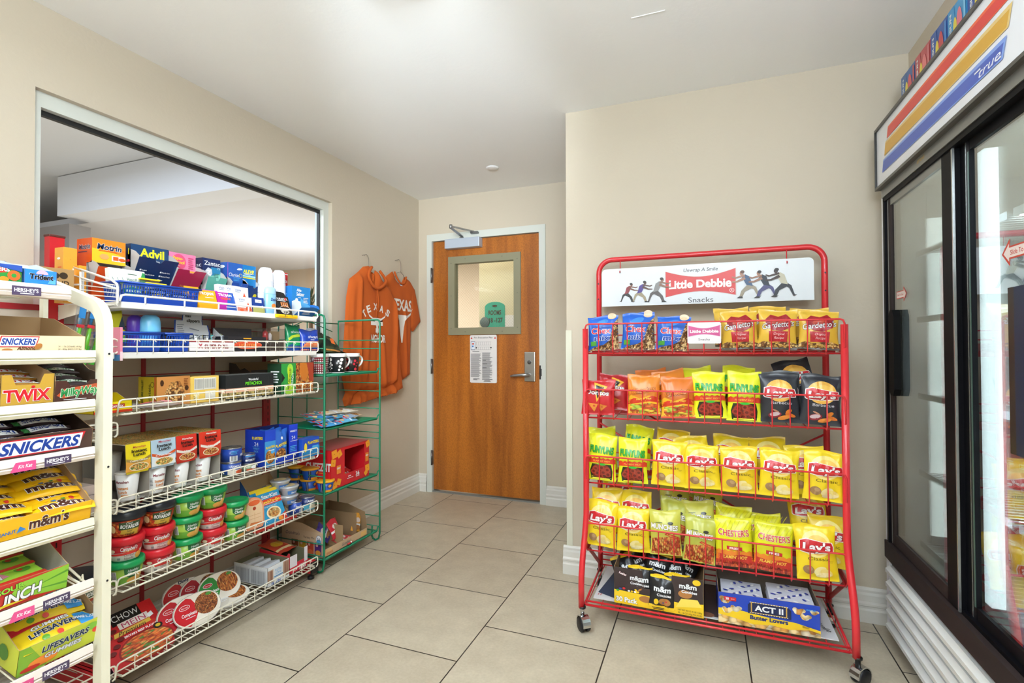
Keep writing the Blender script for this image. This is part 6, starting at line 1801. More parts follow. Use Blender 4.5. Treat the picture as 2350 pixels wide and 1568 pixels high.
g.box(-d, 0, -w / 2, w / 2, 0, h, gloss('#c98a4a'), {'+z': cardd, '-y': gloss('#c9b32a')})
g.deco(FL(w), [P([(0.028, 0.0), (0.095, 0.0), (0.105, 0.05), (0.085, 0.09), (0.05, 0.086), (0.03, 0.05)], fdg), EL(0.018, 0.085, 0.007, 0.012, gloss('#4a2c1a'), 8), EL(0.112, 0.062, 0.008, 0.010, gloss('#4a2c1a'), 8)] + lines(0.10, 0.07, 0.018, 0.03, 5, gloss('#8a4a22')))
g.deco(SL(w, d), [T('protein', 0.060, 0.045, 0.016, Kp, w=0.07, rot=90), T('NATURE VALLEY', 0.022, 0.052, 0.010, gloss('#3a5a2a'), w=0.09, rot=90, bold=0.02), EL(0.078, 0.080, 0.010, 0.010, Kp, 12), EL(0.078, 0.080, 0.008, 0.008, gloss('#c9b32a'), 12), R(0.088, 0.0, 0.012, 0.108, gloss('#b0602a'))])
g.box(-d + 0.004, -0.004, -w / 2 + 0.004, w / 2 - 0.004, h, h + 0.001, mt('#4a3a28', .8)); o = g.build('snack_bar_carton'); place(o, -1.855, 1.300, D3 + 0.001); tag(o, 'brown and olive protein bar carton with a nut cluster picture', 'carton', G3)
carton('snack_bar_carton', 'pale yellow carton turned to show its printed nutrition panel', 'carton', -1.850, 1.364, 1.482, D3 + 0.001, 1.056, 0.10, '#edc963', [R(0.012, 0.050, 0.094, 0.046, gloss('#e8e6dc')), R(0.05, 0.052, 0.0012, 0.042, Kp), R(0.100, 0.052, 0.0012, 0.042, Kp)] + bars(0.014, 0.054, 0.034, 0.038, 12, gloss('#9a9a94'), 2) + bars(0.054, 0.056, 0.044, 0.036, 14, gloss('#a4a49c'), 3) + [R(0.0, 0.0, 0.118, 0.002, gloss('#c99a3a')), R(0.056, 0.010, 0.044, 0.034, gloss('#dcd9cc')), R(0.008, 0.012, 0.02, 0.030, gloss('#f4e2a0')), T('26', 0.015, 0.022, 0.012, gloss('#7a6a3a'))], group=G3)
fdp = food(['#b9a878', '#8a7a4e', '#d9c898', '#6e6238', '#c8b060'], 110)
g = B(); w, d, h = 0.245, 0.11, 0.106
g.box(-d, 0, -w / 2, w / 2, 0, h, gloss('#212527'), {'+z': gloss('#8f9494')})
g.deco(FL(w), [R(0, 0.032, w, 0.018, gloss('#e3b49a')), R(0, 0.0, w, 0.033, fdp), R(0, 0, w, 0.008, gloss('#1b1d1e')), T('Wonderful', 0.135, 0.084, 0.010, wh_, w=0.050, bold=0.02), T('PISTACHIOS', 0.137, 0.067, 0.014, gloss('#6fe22a'), w=0.084, bold=0.02), R(0.115, 0.043, 0.035, 0.0015, gloss('#b05a3a')), R(0.10, 0.003, 0.08, 0.002, wh_), R(0.214, 0.055, 0.0006, 0.04, gloss('#4a4e50')), R(0.19, 0.104, 0.04, 0.0006, gloss('#4a4e50'))])
g.deco(SL(w, d), [R(0, 0.0, d, 0.033, fdp), R(0, 0.032, d, 0.018, gloss('#e3b49a'))]); o = g.build('nut_carton'); place(o, -1.838, 1.626, D3 - 0.004); tag(o, 'long black pistachio carton with green lettering on the third shelf', 'carton', G3)
g = B(); w, d = 0.26, 0.14
open_tray(g, w, d, 0.11, 0.145, mt('#4a4038', .7), card, prof=[(0, 0.10), (0.3, 0.12), (0.5, 0.112), (0.7, 0.14), (1, 0.145)]); o = g.build('cardboard_tray'); place(o, -1.975, 1.88, D3 + 0.001); tag(o, 'torn open brown cardboard carton behind the green granola box', 'carton', G3)
fdh = food(['#d98a3a', '#b5602a', '#eeb86a', '#8a3a1c'], 110)
g = B(); w, d, h = 0.215, 0.08, 0.142
g.box(-d, 0, -w / 2, w / 2, 0, h, gloss('#2f9a42'), {'+z': card, '-y': gloss('#23402c')})
g.deco(FL(w), [P([(0.0, 0.0), (0.06, 0.0), (0.012, 0.05)], gloss('#1a6a34')), P([(0.0, 0.050), (0.022, 0.075), (0.0, 0.10)], gloss('#1c2422')), EL(0.055, 0.11, 0.020, 0.030, gloss('#9fdc4a'), 16), EL(0.05, 0.018, 0.030, 0.024, gloss('#a8e04a'), 16), R(0.092, 0, 0.123, h, fdh), P([(0.12, 0.142), (0.165, 0.142), (0.18, 0.09), (0.16, 0.05), (0.135, 0.06), (0.118, 0.10)], gloss('#c9762a')), P([(0.165, 0.142), (0.215, 0.142), (0.215, 0.05), (0.185, 0.05), (0.178, 0.10)], gloss('#a8402a')), R(0.040, 0.018, 0.018, 0.105, gloss('#c9dc2a')), T('NATURE VALLEY', 0.049, 0.070, 0.012, gloss('#1d6a34'), w=0.098, rot=82, bold=0.03), T('CRUNCHY', 0.068, 0.064, 0.013, wh_, w=0.065, rot=82, bold=0.01), R(0.080, 0.045, 0.004, 0.06, gloss('#12402a'))])
g.deco(SL(w, d), lines(0.02, 0.05, 0.05, 0.06, 5, wh_)); o = g.build('snack_bar_carton'); place(o, -1.832, 1.890, D3 + 0.001, radians(3)); tag(o, 'green and honey coloured granola bar carton at the right end of the third shelf', 'carton', G3)

# ================================================================== FOURTH SHELF
D4 = DECKS[3]; G4 = 'goods on the fourth wire shelf'
org = gloss('#e08a3a'); mar = gloss('#8e2a3a')
fdn = food(['#e8b45a', '#d98a3a', '#f0cf7a', '#e3c27a', '#5f9a4a'], 260)
hoods = [(1.141, 1.224, '#f2dc2a', '#e9a84a', '#a88a4a', 'yellow'), (1.226, 1.316, '#b9d4e6', '#dfe6ea', '#dd5a2a', 'light blue'), (1.318, 1.400, '#d9342a', '#c03a26', '#f0e6da', 'red'), (1.410, 1.506, '#dc3a28', '#c9442a', '#f0e6da', 'red and orange')]
cupp = None
for i, (y0, y1, c1, c2, c3, cn) in enumerate(hoods):
    w = y1 - y0; g = B(); dp = 0.235
    z0, z1 = 0.098, 0.202
    g.box(-dp, 0, -w / 2, w / 2, z1 - 0.003, z1, gloss('#c9c4bc'), {'+z': fdn, '-y': gloss('#e6e2da')})
    g.box(-dp, -dp + 0.002, -w / 2, w / 2, 0, z1, mt('#9a948a', .7)); g.box(-dp, -0.02, -w / 2, w / 2, 0, 0.003, mt('#9a948a', .7))
    g.box(-0.07, -0.002, w / 2 - 0.0015, w / 2, 0, z1 - 0.10, mt('#a8a196', .7)); g.box(-dp, -0.07, w / 2 - 0.0015, w / 2, 0, z1, mt('#8f897e', .7))
    if i == 0: g.box(-dp, -0.07, -w / 2, -w / 2 + 0.0015, 0, 0.07, mt('#a8a196', .7))
    # hanging front panel, curling out at its foot
    g.add([(0, -w / 2, z1), (0, w / 2, z1), (0.004, w / 2, z0 + 0.03), (0.004, -w / 2, z0 + 0.03), (0.0, w / 2 - 0.006, z0), (0.0, -w / 2 + 0.004, z0)], [(1, 0, 3, 2), (2, 3, 5, 4)], gloss(c1))
    g.add([(-0.001, -w / 2, z1), (-0.001, w / 2, z1), (-0.001, w / 2 - 0.006, z0), (-0.001, -w / 2 + 0.004, z0)], [(0, 1, 2, 3)], grey_in)
    k = min(w, 0.087)
    its = [P([(-0.02, 0.05), (1.02, 0.05), (0.99, 0.30), (1.0, 0.46), (0.7, 0.40), (0.4, 0.42), (0.0, 0.52)], gloss(c2)), P([(0, 0.50), (0.3, 0.40), (0.65, 0.40), (1.0, 0.54), (1.0, 0.66), (0.65, 0.50), (0.35, 0.50), (0, 0.62)], gloss(c3)),
           EL(0.52, 0.22, 0.40, 0.17, gloss('#efe2c2'), 22), EL(0.52, 0.22, 0.36, 0.145, fdn if i < 2 else food(['#c9502a', '#e0a04a', '#8a3a1c', '#e6c07a'], 260), 22),
           T('Maruchan', 0.52, 1.08, 0.085, gloss('#c2304a') if i < 2 else Wp, w=0.52, bold=0.02, sh=0.1), T('Instant', 0.52, 0.91, 0.13, Kp, w=0.62, bold=0.035), T('Lunch', 0.52, 0.76, 0.13, Kp, w=0.48, bold=0.035), T(['Creamy Chicken', 'Chicken', 'Hot & Spicy Beef', 'Hot & Spicy Beef'][i], 0.50, 0.50, 0.07, Wp, w=0.72, bold=0.02)]
    g.deco(Matrix.Translation((0.0045, 0, z0 + 0.004)) @ FL(w), S(its, k * 0.985, (w - k) / 2, 0))
    o = g.build('noodle_sleeve'); place(o, -1.868, (y0 + y1) / 2, D4 + 0.001); tag(o, cn + ' printed cardboard sleeve over instant noodle cups, ' + ['first from the left', 'second from the left', 'third from the left', 'last on the right'][i], 'cardboard sleeve', 'instant noodle sleeves')
    if cupp is None:
        cupp = empty('noodle_cup'); h = 0.094; fn = cylfn([(0, 0.026), (h, 0.036)])
        g = B(); g.lathe([(0.0255, 0), (0.026, 0.003), (0.036, h)], gloss('#e6e4e0'), 26)
        g.deco(None, [T('Maruchan', 0.0, 0.068, 0.010, mar, w=0.044, bold=0.02), T('Instant', 0.002, 0.046, 0.010, org, w=0.038, bold=0.03), T('Lunch', 0.002, 0.032, 0.010, org, w=0.030, bold=0.03), R(-0.004, 0.014, 0.026, 0.008, org)] + lines(-0.034, 0.030, 0.012, 0.03, 6, mt('#8a8a8c', .5)), fn=fn, fine=0.007)
        p1 = g.build('cup_body', cupp)
        g = B(); g.lathe([(0.0365, h), (0.0372, h + 0.002), (0.036, h + 0.004), (0, h + 0.004)], gloss('#d6d2c8'), 26); p2 = g.build('cup_lid', cupp); reg(cupp, p1, p2)
        c = cupp
    else:
        c = copy_tree(cupp)
    c.location = (-1.906, [1.172, 1.266, 1.357, 1.448][i] + (0.0 if i else 0.0), D4 + 0.004); c.rotation_euler.z = radians([-62, -5, -66, -66][i])
    tag(c, 'white foam noodle cup showing under the ' + cn + ' sleeve', 'noodle cup', 'instant noodle cups')
c = copy_tree(cupp, loc=(-2.02, 1.182, D4 + 0.06), label='white foam noodle cup lying deeper under the yellow sleeve, seen from its open side', group='instant noodle cups')


def tin(lbl, X, y, z, r, h, col, items, grp, topm=None, rz=0.0):
    root = empty('food_can', (X, y, z), rz); tag(root, lbl, 'can', grp)
    g = B(); st = mt('#b9bbbd', 0.25, 0.9)
    g.lathe([(r * 0.97, 0), (r * 1.02, 0.001), (r * 1.02, 0.003), (r, 0.004)], st, 28); g.lathe([(r, 0.004), (r, h - 0.004)], gloss(col), 28)
    g.deco(None, items, fn=cylfn([(0, r), (h, r)]), fine=0.007); g.build('can_body', root)
    g = B(); g.lathe([(r, h - 0.004), (r * 1.03, h - 0.003), (r * 1.03, h), (r * 0.95, h), (r * 0.93, h - 0.003), (r * 0.5, h - 0.002), (0, h - 0.003)], topm or st, 28); g.build('can_lid', root)
    return root


bc = bars(-0.03, 0.008, 0.022, 0.020, 9, Kp)
tin('blue labelled meat tin standing on top of another tin', -1.893, 1.578, D4 + 0.054, 0.040, 0.060, '#25449c', [R(-0.034, 0.006, 0.030, 0.022, wh_)] + bc + [T('ARMOUR', 0.024, 0.030, 0.010, wh_, w=0.034, bold=0.02)] + lines(-0.03, 0.034, 0.03, 0.016, 3, ltb), G4)
tin('blue and white meat tin under the other tin', -1.893, 1.576, D4 + 0.001, 0.040, 0.052, '#2a4a9e', [T('ARMOUR', -0.005, 0.036, 0.010, wh_, w=0.05, bold=0.02), R(-0.04, 0.004, 0.08, 0.018, gloss('#d8cfc0')), EL(0.01, 0.012, 0.02, 0.008, gloss('#c9522a'), 14)], G4)
tin('small tuna tin with white lettering left of the blue nut carton', -1.875, 1.645, D4 + 0.032, 0.029, 0.042, '#1f2f66', [R(-0.03, 0.014, 0.06, 0.008, wh_), T('SAN MARCO', 0.0, 0.018, 0.007, navy, w=0.044, bold=0.03), R(-0.03, 0.032, 0.06, 0.006, gloss('#3f7fb8'))], G4)
tin('small pale green tin below the tuna tin', -1.873, 1.648, D4 + 0.001, 0.030, 0.030, '#9aa88a', [R(-0.03, 0.004, 0.06, 0.008, gloss('#c9502a')), EL(0.0, 0.018, 0.012, 0.008, wh_, 12)], G4)
tin('dark tin behind the stacked blue tins', -1.955, 1.530, D4 + 0.001, 0.032, 0.050, '#3a3f4a', [], G4)
fnut = food(['#c98a3c', '#a8642a', '#e0b060', '#7a4420'], 150)
g = B(); w, d, h = 0.185, 0.125, 0.165
g.box(-d, -d + 0.002, -w / 2, w / 2, 0, h, gloss('#1f3fb8'), {'+x': gloss('#20285a')}); g.box(-d, 0, -w / 2, -w / 2 + 0.002, 0, h, gloss('#1d3cb4'))
g.box(-0.002, 0, -w / 2, -w / 2 + 0.058, 0, h, gloss('#2248c4')); g.box(-0.002, 0, w / 2 - 0.050, w / 2, 0, h + 0.008, gloss('#2040c8')); g.box(-0.002, 0, -w / 2, w / 2, 0, 0.030, gloss('#1d3fb8')); g.box(-d, 0, w / 2 - 0.002, w / 2, 0, h, gloss('#1b38a8'))
g.deco(FL(w), [R(0, 0, 0.058, 0.115, gloss('#3f93d4')), EL(0.03, 0.045, 0.026, 0.032, fnut, 16), T('PLANTERS', 0.030, 0.088, 0.010, gloss('#ecd23a'), w=0.046, bold=0.05, o=Kp, ow=0.03, rot=6), EL(0.040, 0.066, 0.009, 0.009, ltb, 14), R(0.020, 0.072, 0.03, 0.003, wh_), T('24', 0.158, 0.112, 0.016, wh_), T('VARIETY', 0.158, 0.142, 0.008, wh_, w=0.04, bold=0.03), R(0.14, 0.095, 0.042, 0.002, wh_)] + lines(0.138, 0.045, 0.04, 0.03, 4, ltb))
g.deco(SL(w, d), [P([(0.0, 0.0), (d, 0.0), (d, 0.02), (0, 0.10)], gloss('#1b3aa8')), T('PLANTERS', 0.080, 0.130, 0.013, gloss('#ecd23a'), w=0.066, bold=0.05, o=Kp, ow=0.03, rot=3), T('24', 0.074, 0.103, 0.018, wh_, w=0.026), T('VARIETY', 0.074, 0.083, 0.009, gloss('#6fc0d8'), w=0.042), T('PACK', 0.074, 0.070, 0.009, gloss('#6fc0d8'), w=0.028), R(0.05, 0.092, 0.05, 0.001, ltb)])
o = g.build('nut_carton'); place(o, -1.835, 1.795, D4 + 0.001, radians(-3)); tag(o, 'royal blue open carton of nut packets with yellow lettering on its side', 'carton', G4)
plb = [EL(0.0, 0.42, 0.36, 0.34, fnut, 20), T('PLANTERS', 0.0, 0.95, 0.15, gloss('#ecd23a'), w=0.80, bold=0.05, o=Kp, ow=0.04, rot=8), EL(0.05, 1.30, 0.08, 0.08, wh_, 12), R(0.12, 0.78, 0.26, 0.12, ltb)]
for i, (yy, X) in enumerate([(1.795, -1.845), (1.800, -1.885), (1.790, -1.915)]):
    b_ = bag_mesh(0.088, 0.152, 0.026, gloss('#2f66c0'), S(plb, 0.088), 61 + i); o = b_.build('nut_packet'); place(o, X, yy, D4 + 0.006, 0, radians(-2)); tag(o, ['blue nut packet at the front of the royal blue carton', 'blue nut packet in the middle of the royal blue carton', 'blue nut packet at the back of the royal blue carton'][i], 'nut packet', 'nut packets')
carton('nut_box', 'small blue nut box with yellow lettering at the right end of the fourth shelf', 'carton', -1.818, 1.905, 2.020, D4 + 0.002, 0.722, 0.05, '#2450bc', [P([(0, 0), (0.115, 0), (0.115, 0.05), (0, 0.035)], gloss('#2f8fd0')), T('PLANTERS', 0.072, 0.070, 0.014, gloss('#ecd23a'), w=0.072, bold=0.05, o=Kp, ow=0.03), R(0.065, 0.040, 0.04, 0.012, gloss('#4fb0e0')), EL(0.020, 0.050, 0.010, 0.022, gloss('#ecd23a'), 12)], group=G4)

# ================================================================== FIFTH SHELF: MICROWAVE BOWLS
D5 = DECKS[4]; G5 = 'stacked microwave bowls'


def bowl_proto(kind):
    root = empty('soup_bowl'); g = B(); l_ = B()
    if kind == 'black':
        fn = cylfn([(0, 0.040), (0.060, 0.052)])
        g.lathe([(0.038, 0), (0.040, 0.003), (0.052, 0.060)], gloss('#b5321f'), 32)
        fr2 = food(['#d9622a', '#c03a1e', '#e88a3a', '#a82a1a'], 130)
        g.deco(None, [P([(-0.06, 0.004), (0.05, 0.004), (0.05, 0.055), (-0.06, 0.055)], fr2), P([(-0.020, 0.012), (0.040, 0.004), (0.044, 0.028), (-0.014, 0.026)], gloss('#c9a83c')), P([(-0.022, 0.026), (0.044, 0.026), (0.046, 0.052), (-0.020, 0.052)], gloss('#2f4a26')), T('BOYARDEE', 0.012, 0.036, 0.012, wh_, w=0.056, bold=0.04, arc=-0.12), T('Chef', 0.010, 0.048, 0.007, wh_, w=0.02, sh=0.2), T('beef', 0.012, 0.021, 0.007, Kp, w=0.016, sh=0.1), T('ravioli', 0.012, 0.011, 0.009, Kp, w=0.030, sh=0.2, bold=0.02), EL(-0.044, 0.030, 0.012, 0.014, gloss('#e8cf9a'), 12)], fn=fn, fine=0.008)
        l_.lathe([(0.054, 0.058), (0.0565, 0.060), (0.0565, 0.070), (0.055, 0.078), (0.050, 0.084), (0.046, 0.086), (0.040, 0.085), (0.0, 0.085)], gloss('#20262e'), 32)
    elif kind == 'campbell':
        fn = cylfn([(0, 0.040), (0.058, 0.051)])
        g.lathe([(0.038, 0), (0.040, 0.003), (0.0448, 0.030), (0.051, 0.058)], None, 32, mats=[gloss('#e8e4e0'), gloss('#e8e4e0'), gloss('#c0202c'), gloss('#c0202c')])
        g.deco(None, [P([(-0.05, 0.026), (0.055, 0.034), (0.055, 0.024), (-0.05, 0.020)], gloss('#d8322a')), T("Campbell's", 0.018, 0.043, 0.014, wh_, w=0.052, bold=0.02, sh=0.25), R(0.0, 0.033, 0.035, 0.0015, gloss('#e8b44a')), T('Chicken', 0.018, 0.020, 0.008, gloss('#8a1f2a'), w=0.032), T('Noodle', 0.018, 0.010, 0.008, gloss('#8a1f2a'), w=0.030), EL(-0.034, 0.038, 0.010, 0.006, gloss('#e4d2b8'), 12), R(-0.020, 0.006, 0.010, 0.008, mt('#8f8f90', .5)), EL(0.050, 0.014, 0.012, 0.012, gloss('#e0a04a'), 12)], fn=fn, fine=0.008)
        l_.lathe([(0.052, 0.054), (0.0555, 0.056), (0.0555, 0.074), (0.053, 0.080), (0.049, 0.081), (0.047, 0.078), (0, 0.078)], gloss('#d3202e'), 32)
    else:
        fn = cylfn([(0, 0.040), (0.060, 0.052)])
        g.lathe([(0.038, 0), (0.040, 0.003), (0.052, 0.060)], gloss('#9cc24a'), 32)
        g.deco(None, [P([(-0.055, 0.004), (0.06, 0.004), (0.06, 0.022), (-0.055, 0.030)], gloss('#6fa83a')), P([(-0.008, 0.058), (0.044, 0.058), (0.046, 0.036), (0.030, 0.024), (0.008, 0.024), (-0.006, 0.036)], gloss('#1c6a34')), EL(0.026, 0.014, 0.026, 0.011, gloss('#d9a04a'), 16), EL(0.044, 0.024, 0.012, 0.012, gloss('#e0b060'), 12), T('Healthy', 0.020, 0.049, 0.009, wh_, w=0.034, sh=0.2, bold=0.01), T('Choice', 0.020, 0.037, 0.011, wh_, w=0.036, sh=0.2, bold=0.03), R(-0.048, 0.018, 0.018, 0.034, wh_)] + bars(-0.047, 0.020, 0.016, 0.030, 8, mt('#7a7a7c', .5)) + [T('Chicken', 0.026, 0.006, 0.006, gloss('#1c5a2c'), w=0.026)], fn=fn, fine=0.008)
        l_.lathe([(0.053, 0.058), (0.0565, 0.060), (0.0565, 0.068), (0.055, 0.078), (0.050, 0.080), (0.047, 0.077), (0, 0.077)], gloss('#0f9a55'), 32)
    a = g.build('bowl_body', root); b_ = l_.build('bowl_lid', root); reg(root, a, b_)
    return root


bp = {}
cols = [(1.140, 'leftmost', ['green', 'campbell', 'black']), (1.248, 'second', ['campbell', 'campbell', 'black']), (1.356, 'middle', ['green', 'green', 'green']), (1.462, 'fourth', ['campbell', 'campbell', 'green']), (1.566, 'rightmost', ['green', 'green'])]
for y, cn, ks in cols:
    for lv, kd in enumerate(ks):
        if kd not in bp:
            bp[kd] = bowl_proto(kd); c = bp[kd]
        else:
            c = copy_tree(bp[kd])
        c.location = (-1.862 - (0.006 * lv), y + [0, 0.004, 0.010][lv], D5 + 0.001 + lv * 0.0785); c.rotation_euler.z = radians([-28, -40, -34][lv] + (y * 530) % 9)
        pos_ = ['at the bottom', 'in the middle' if len(ks) > 2 else 'on top', 'on top'][lv]
        tag(c, {'black': 'black lidded ravioli bowl ', 'campbell': 'red lidded soup bowl ', 'green': 'green lidded soup bowl '}[kd] + pos_ + ' of the ' + cn + ' stack', 'soup bowl', G5)
# a row of oval lunch packs, tuna carton, cups and tins
for i, (yy, X, c1, lb) in enumerate([(1.658, -1.845, '#e89a72', 'front orange oval lunch pack with a picnic table picture'), (1.650, -1.868, '#b9b4b0', 'grey oval lunch pack behind the orange one'), (1.640, -1.895, '#c98ab4', 'pink oval lunch pack behind the grey one'), (1.620, -1.925, '#b98ab0', 'lilac oval lunch pack at the back of the row'), (1.600, -1.955, '#a8543a', 'rust coloured oval lunch pack farthest back')]):
    g = B(); h, w = 0.135, 0.094; poly = [(-w / 2 * 0.8, 0), (w / 2 * 0.8, 0), (w / 2, 0.02), (w / 2, h * 0.62)] + [(w / 2 * cos(radians(a)), h * 0.62 + h * 0.38 * sin(radians(a))) for a in range(15, 180, 15)] + [(-w / 2, h * 0.62), (-w / 2, 0.02)]
    g.prism(poly, 0.016, gloss(c1), 'yz', -0.016); F = FX(0, 0, 0)
    if i == 0: g.deco(F, [P([(a * 0.84, 0.008 + b_ * 0.88) for a, b_ in poly], gloss('#e8c8a0')), EL(0.0, 0.112, 0.028, 0.012, gloss('#e0683a'), 14), EL(0.0, 0.088, 0.008, 0.008, gloss('#a8402a'), 10), P([(-0.03, 0.010), (0.03, 0.010), (0.034, 0.024), (-0.02, 0.030)], gloss('#d9824a')), R(-0.03, 0.06, 0.06, 0.0015, gloss('#c99a6a')), R(-0.03, 0.045, 0.06, 0.0015, gloss('#c99a6a')), R(-0.001, 0.03, 0.0015, 0.04, gloss('#c99a6a'))])
    o = g.build('lunch_pack'); place(o, X, yy, D5 + 0.008, radians(-6), radians(-4)); tag(o, lb, 'lunch pack', 'row of oval lunch packs')
g = B(); w, d = 0.165, 0.12
open_tray(g, w, d, 0.02, 0.20, gloss('#2a5a9a'), card, prof=[(0, 0.02), (0.25, 0.06), (0.7, 0.16), (1, 0.20)]); o = g.build('display_tray'); place(o, -1.845, 1.765, D5 + 0.001); tag(o, 'brown display tray with sloping sides behind the tuna lunch kit', 'tray', G5.replace('stacked microwave bowls', 'goods on the fifth wire shelf'))
G5b = 'goods on the fifth wire shelf'
for i in range(2):
    g = B(); w, h = 0.125, 0.155; g.bbox(-0.02, 0, -w / 2, w / 2, 0, h, gloss('#2f9ac8'), 0.002)
    g.deco(FL(w), [R(0, h - 0.014, w, 0.014, gloss('#f2d02a')), T('StarKist', 0.066, 0.125, 0.016, wh_, w=0.090, bold=0.05, sh=0.1, o=gloss('#1f3f7a'), ow=0.02), P([(0, 0.085), (w, 0.085), (w, 0.112), (0, 0.112)], gloss('#d9402a')), T('LunchTo-Go', 0.062, 0.100, 0.012, gloss('#f6d84a'), w=0.105, bold=0.04), R(0.01, 0.089, 0.09, 0.002, wh_), T('Original Deli Style', 0.055, 0.078, 0.006, wh_, w=0.07), EL(0.062, 0.045, 0.040, 0.028, gloss('#efe2bc'), 20), EL(0.062, 0.046, 0.032, 0.021, food(['#d9a05a', '#c9803a', '#ecd08a'], 120), 18), P([(0.085, 0), (w, 0), (w, 0.035), (0.075, 0.015)], gloss('#d9402a')), EL(0.088, 0.010, 0.014, 0.009, gloss('#f0a03a'), 12)])
    o = g.build('tuna_kit'); place(o, -1.832 - i * 0.026, 1.765 - i * 0.012, D5 + 0.006 + i * 0.004, 0, radians(-24)); tag(o, ['blue and red tuna lunch kit leaning in front', 'second tuna lunch kit leaning behind the front one'][i], 'lunch kit', 'tuna lunch kits')
for i, (yy, X, z) in enumerate([(1.868, -1.865, 0.100), (1.850, -1.900, 0.128), (1.838, -1.935, 0.10), (1.868, -1.868, 0.055)]):
    g = B(); st_ = mt('#c9cdd2', 0.2, 0.4)
    g.lathe([(0.030, 0), (0.044, 0.036), (0.046, 0.038), (0.046, 0.042), (0.040, 0.044), (0, 0.0445)], st_, 26); g.deco(None, [R(-0.04, 0.006, 0.08, 0.018, gloss('#3f78c0')), T('StarKist', 0, 0.015, 0.009, wh_, w=0.040, bold=0.03)], fn=cylfn([(0, 0.030), (0.036, 0.044)]), fine=0.008)
    g.deco(Matrix.Translation((0, 0, 0.0445)), [EL(0, 0, 0.028, 0.028, gloss('#d9c08a'), 18)])
    o = g.build('tuna_cup'); place(o, X, yy, D5 + z); tag(o, ['clear topped tuna cup in front on the stack beside the lunch kit', 'clear topped tuna cup, highest of the stack', 'clear topped tuna cup at the back of the stack', 'lowest tuna cup of the front stack'][i], 'tuna cup', 'tuna cups')
tin('tuna cup base with a blue star label beside the round blue tin', -1.850, 1.893, D5 + 0.001, 0.030, 0.062, '#2a4aa0', [T('StarKist', 0, 0.040, 0.011, wh_, w=0.042, bold=0.03, sh=0.1), EL(0.01, 0.018, 0.016, 0.012, gloss('#a8b4c4'), 12)], G5b)
tin('blue meat tin at the right end of the fifth shelf', -1.850, 1.968, D5 + 0.001, 0.038, 0.066, '#1f2f66', [T('ARMOUR', 0, 0.048, 0.010, wh_, w=0.054, bold=0.03, sh=0.1), R(-0.045, 0.004, 0.09, 0.030, gloss('#4aa0b8')), EL(0.0, 0.02, 0.02, 0.011, gloss('#d9d2b8'), 14)], G5b)
carton('carton', 'flat red carton edge lying along the front of the fifth shelf', 'carton', -1.806, 1.63, 1.86, D5 + 0.0005, D5 + 0.010, 0.02, '#c9302a', group=G5b)

# ================================================================== BOTTOM SHELF
D6 = DECKS[5]; G6 = 'goods on the lowest wire shelf'
g = B(); w, h, d = 0.205, 0.195, 0.05
fch = food(['#e8823a', '#d9602a', '#f0a85a', '#c94a22', '#e8823a', '#5f8a3a'], 120, stretch=(1, 0.4, 1.6))
g.bbox(-d, 0, -w / 2, w / 2, 0, h, gloss('#c01f24'), 0.002)
g.deco(FL(w), [P([(0.06, 0.08), (0.15, 0.13), (0.205, 0.10), (0.205, 0), (0.05, 0)], gloss('#c8302a')), EL(0.125, 0.040, 0.092, 0.052, gloss('#8e1a1c'), 26), EL(0.125, 0.040, 0.086, 0.046, fch, 26), R(0.058, 0.148, 0.098, 0.047, gloss('#1b1516')), T('CHOW', 0.108, 0.174, 0.024, wh_, w=0.088, bold=0.0), R(0.072, 0.128, 0.100, 0.024, gloss('#e6dcd6')), T('MEIN', 0.122, 0.140, 0.020, gloss('#b02a5a'), w=0.078), P([(0.045, 0.106), (0.17, 0.112), (0.17, 0.126), (0.05, 0.122)], gloss('#d9b04a')), T('Premium', 0.105, 0.115, 0.016, Kp, w=0.092, sh=0.4), P([(0.06, 0.090), (0.19, 0.090), (0.19, 0.102), (0.06, 0.102)], gloss('#c9201f')), T('TERIYAKI BEEF FLAVOR', 0.125, 0.096, 0.008, wh_, w=0.120, bold=0.03), EL(0.180, 0.084, 0.016, 0.012, Kp, 16), EL(0.180, 0.084, 0.009, 0.006, gloss('#c9a82a'), 12), EL(0.026, 0.150, 0.016, 0.007, gloss('#d8404a'), 14), P([(0.168, 0.125), (0.186, 0.13), (0.184, 0.146), (0.166, 0.14)], wh_), T('CHOW MEIN', 0.0, 0.0, 0.001, wh_)] + [EL(0.02 + 0.02 * i % 0.05, 0.06 + 0.018 * i, 0.012, 0.008, gloss('#6a1216'), 8) for i in range(5)])
g.deco(SL(w, d), [R(0, 0, d, h, gloss('#1d1a34')), T('Chow Mein', 0.025, 0.08, 0.016, wh_, w=0.10, rot=90)])
o = g.build('noodle_carton'); place(o, -1.822, 1.188, D6 + 0.002, 0, radians(-48)); tag(o, 'large red chow mein carton leaning back at the left end of the lowest shelf', 'carton', G6)
fm = {'r': food(['#8a4a22', '#a8602e', '#6e3418', '#c98a4a'], 220), 'n': food(['#b5642a', '#8a3a1a', '#d9944a'], 130, stretch=(1, 2.2, 0.6))}
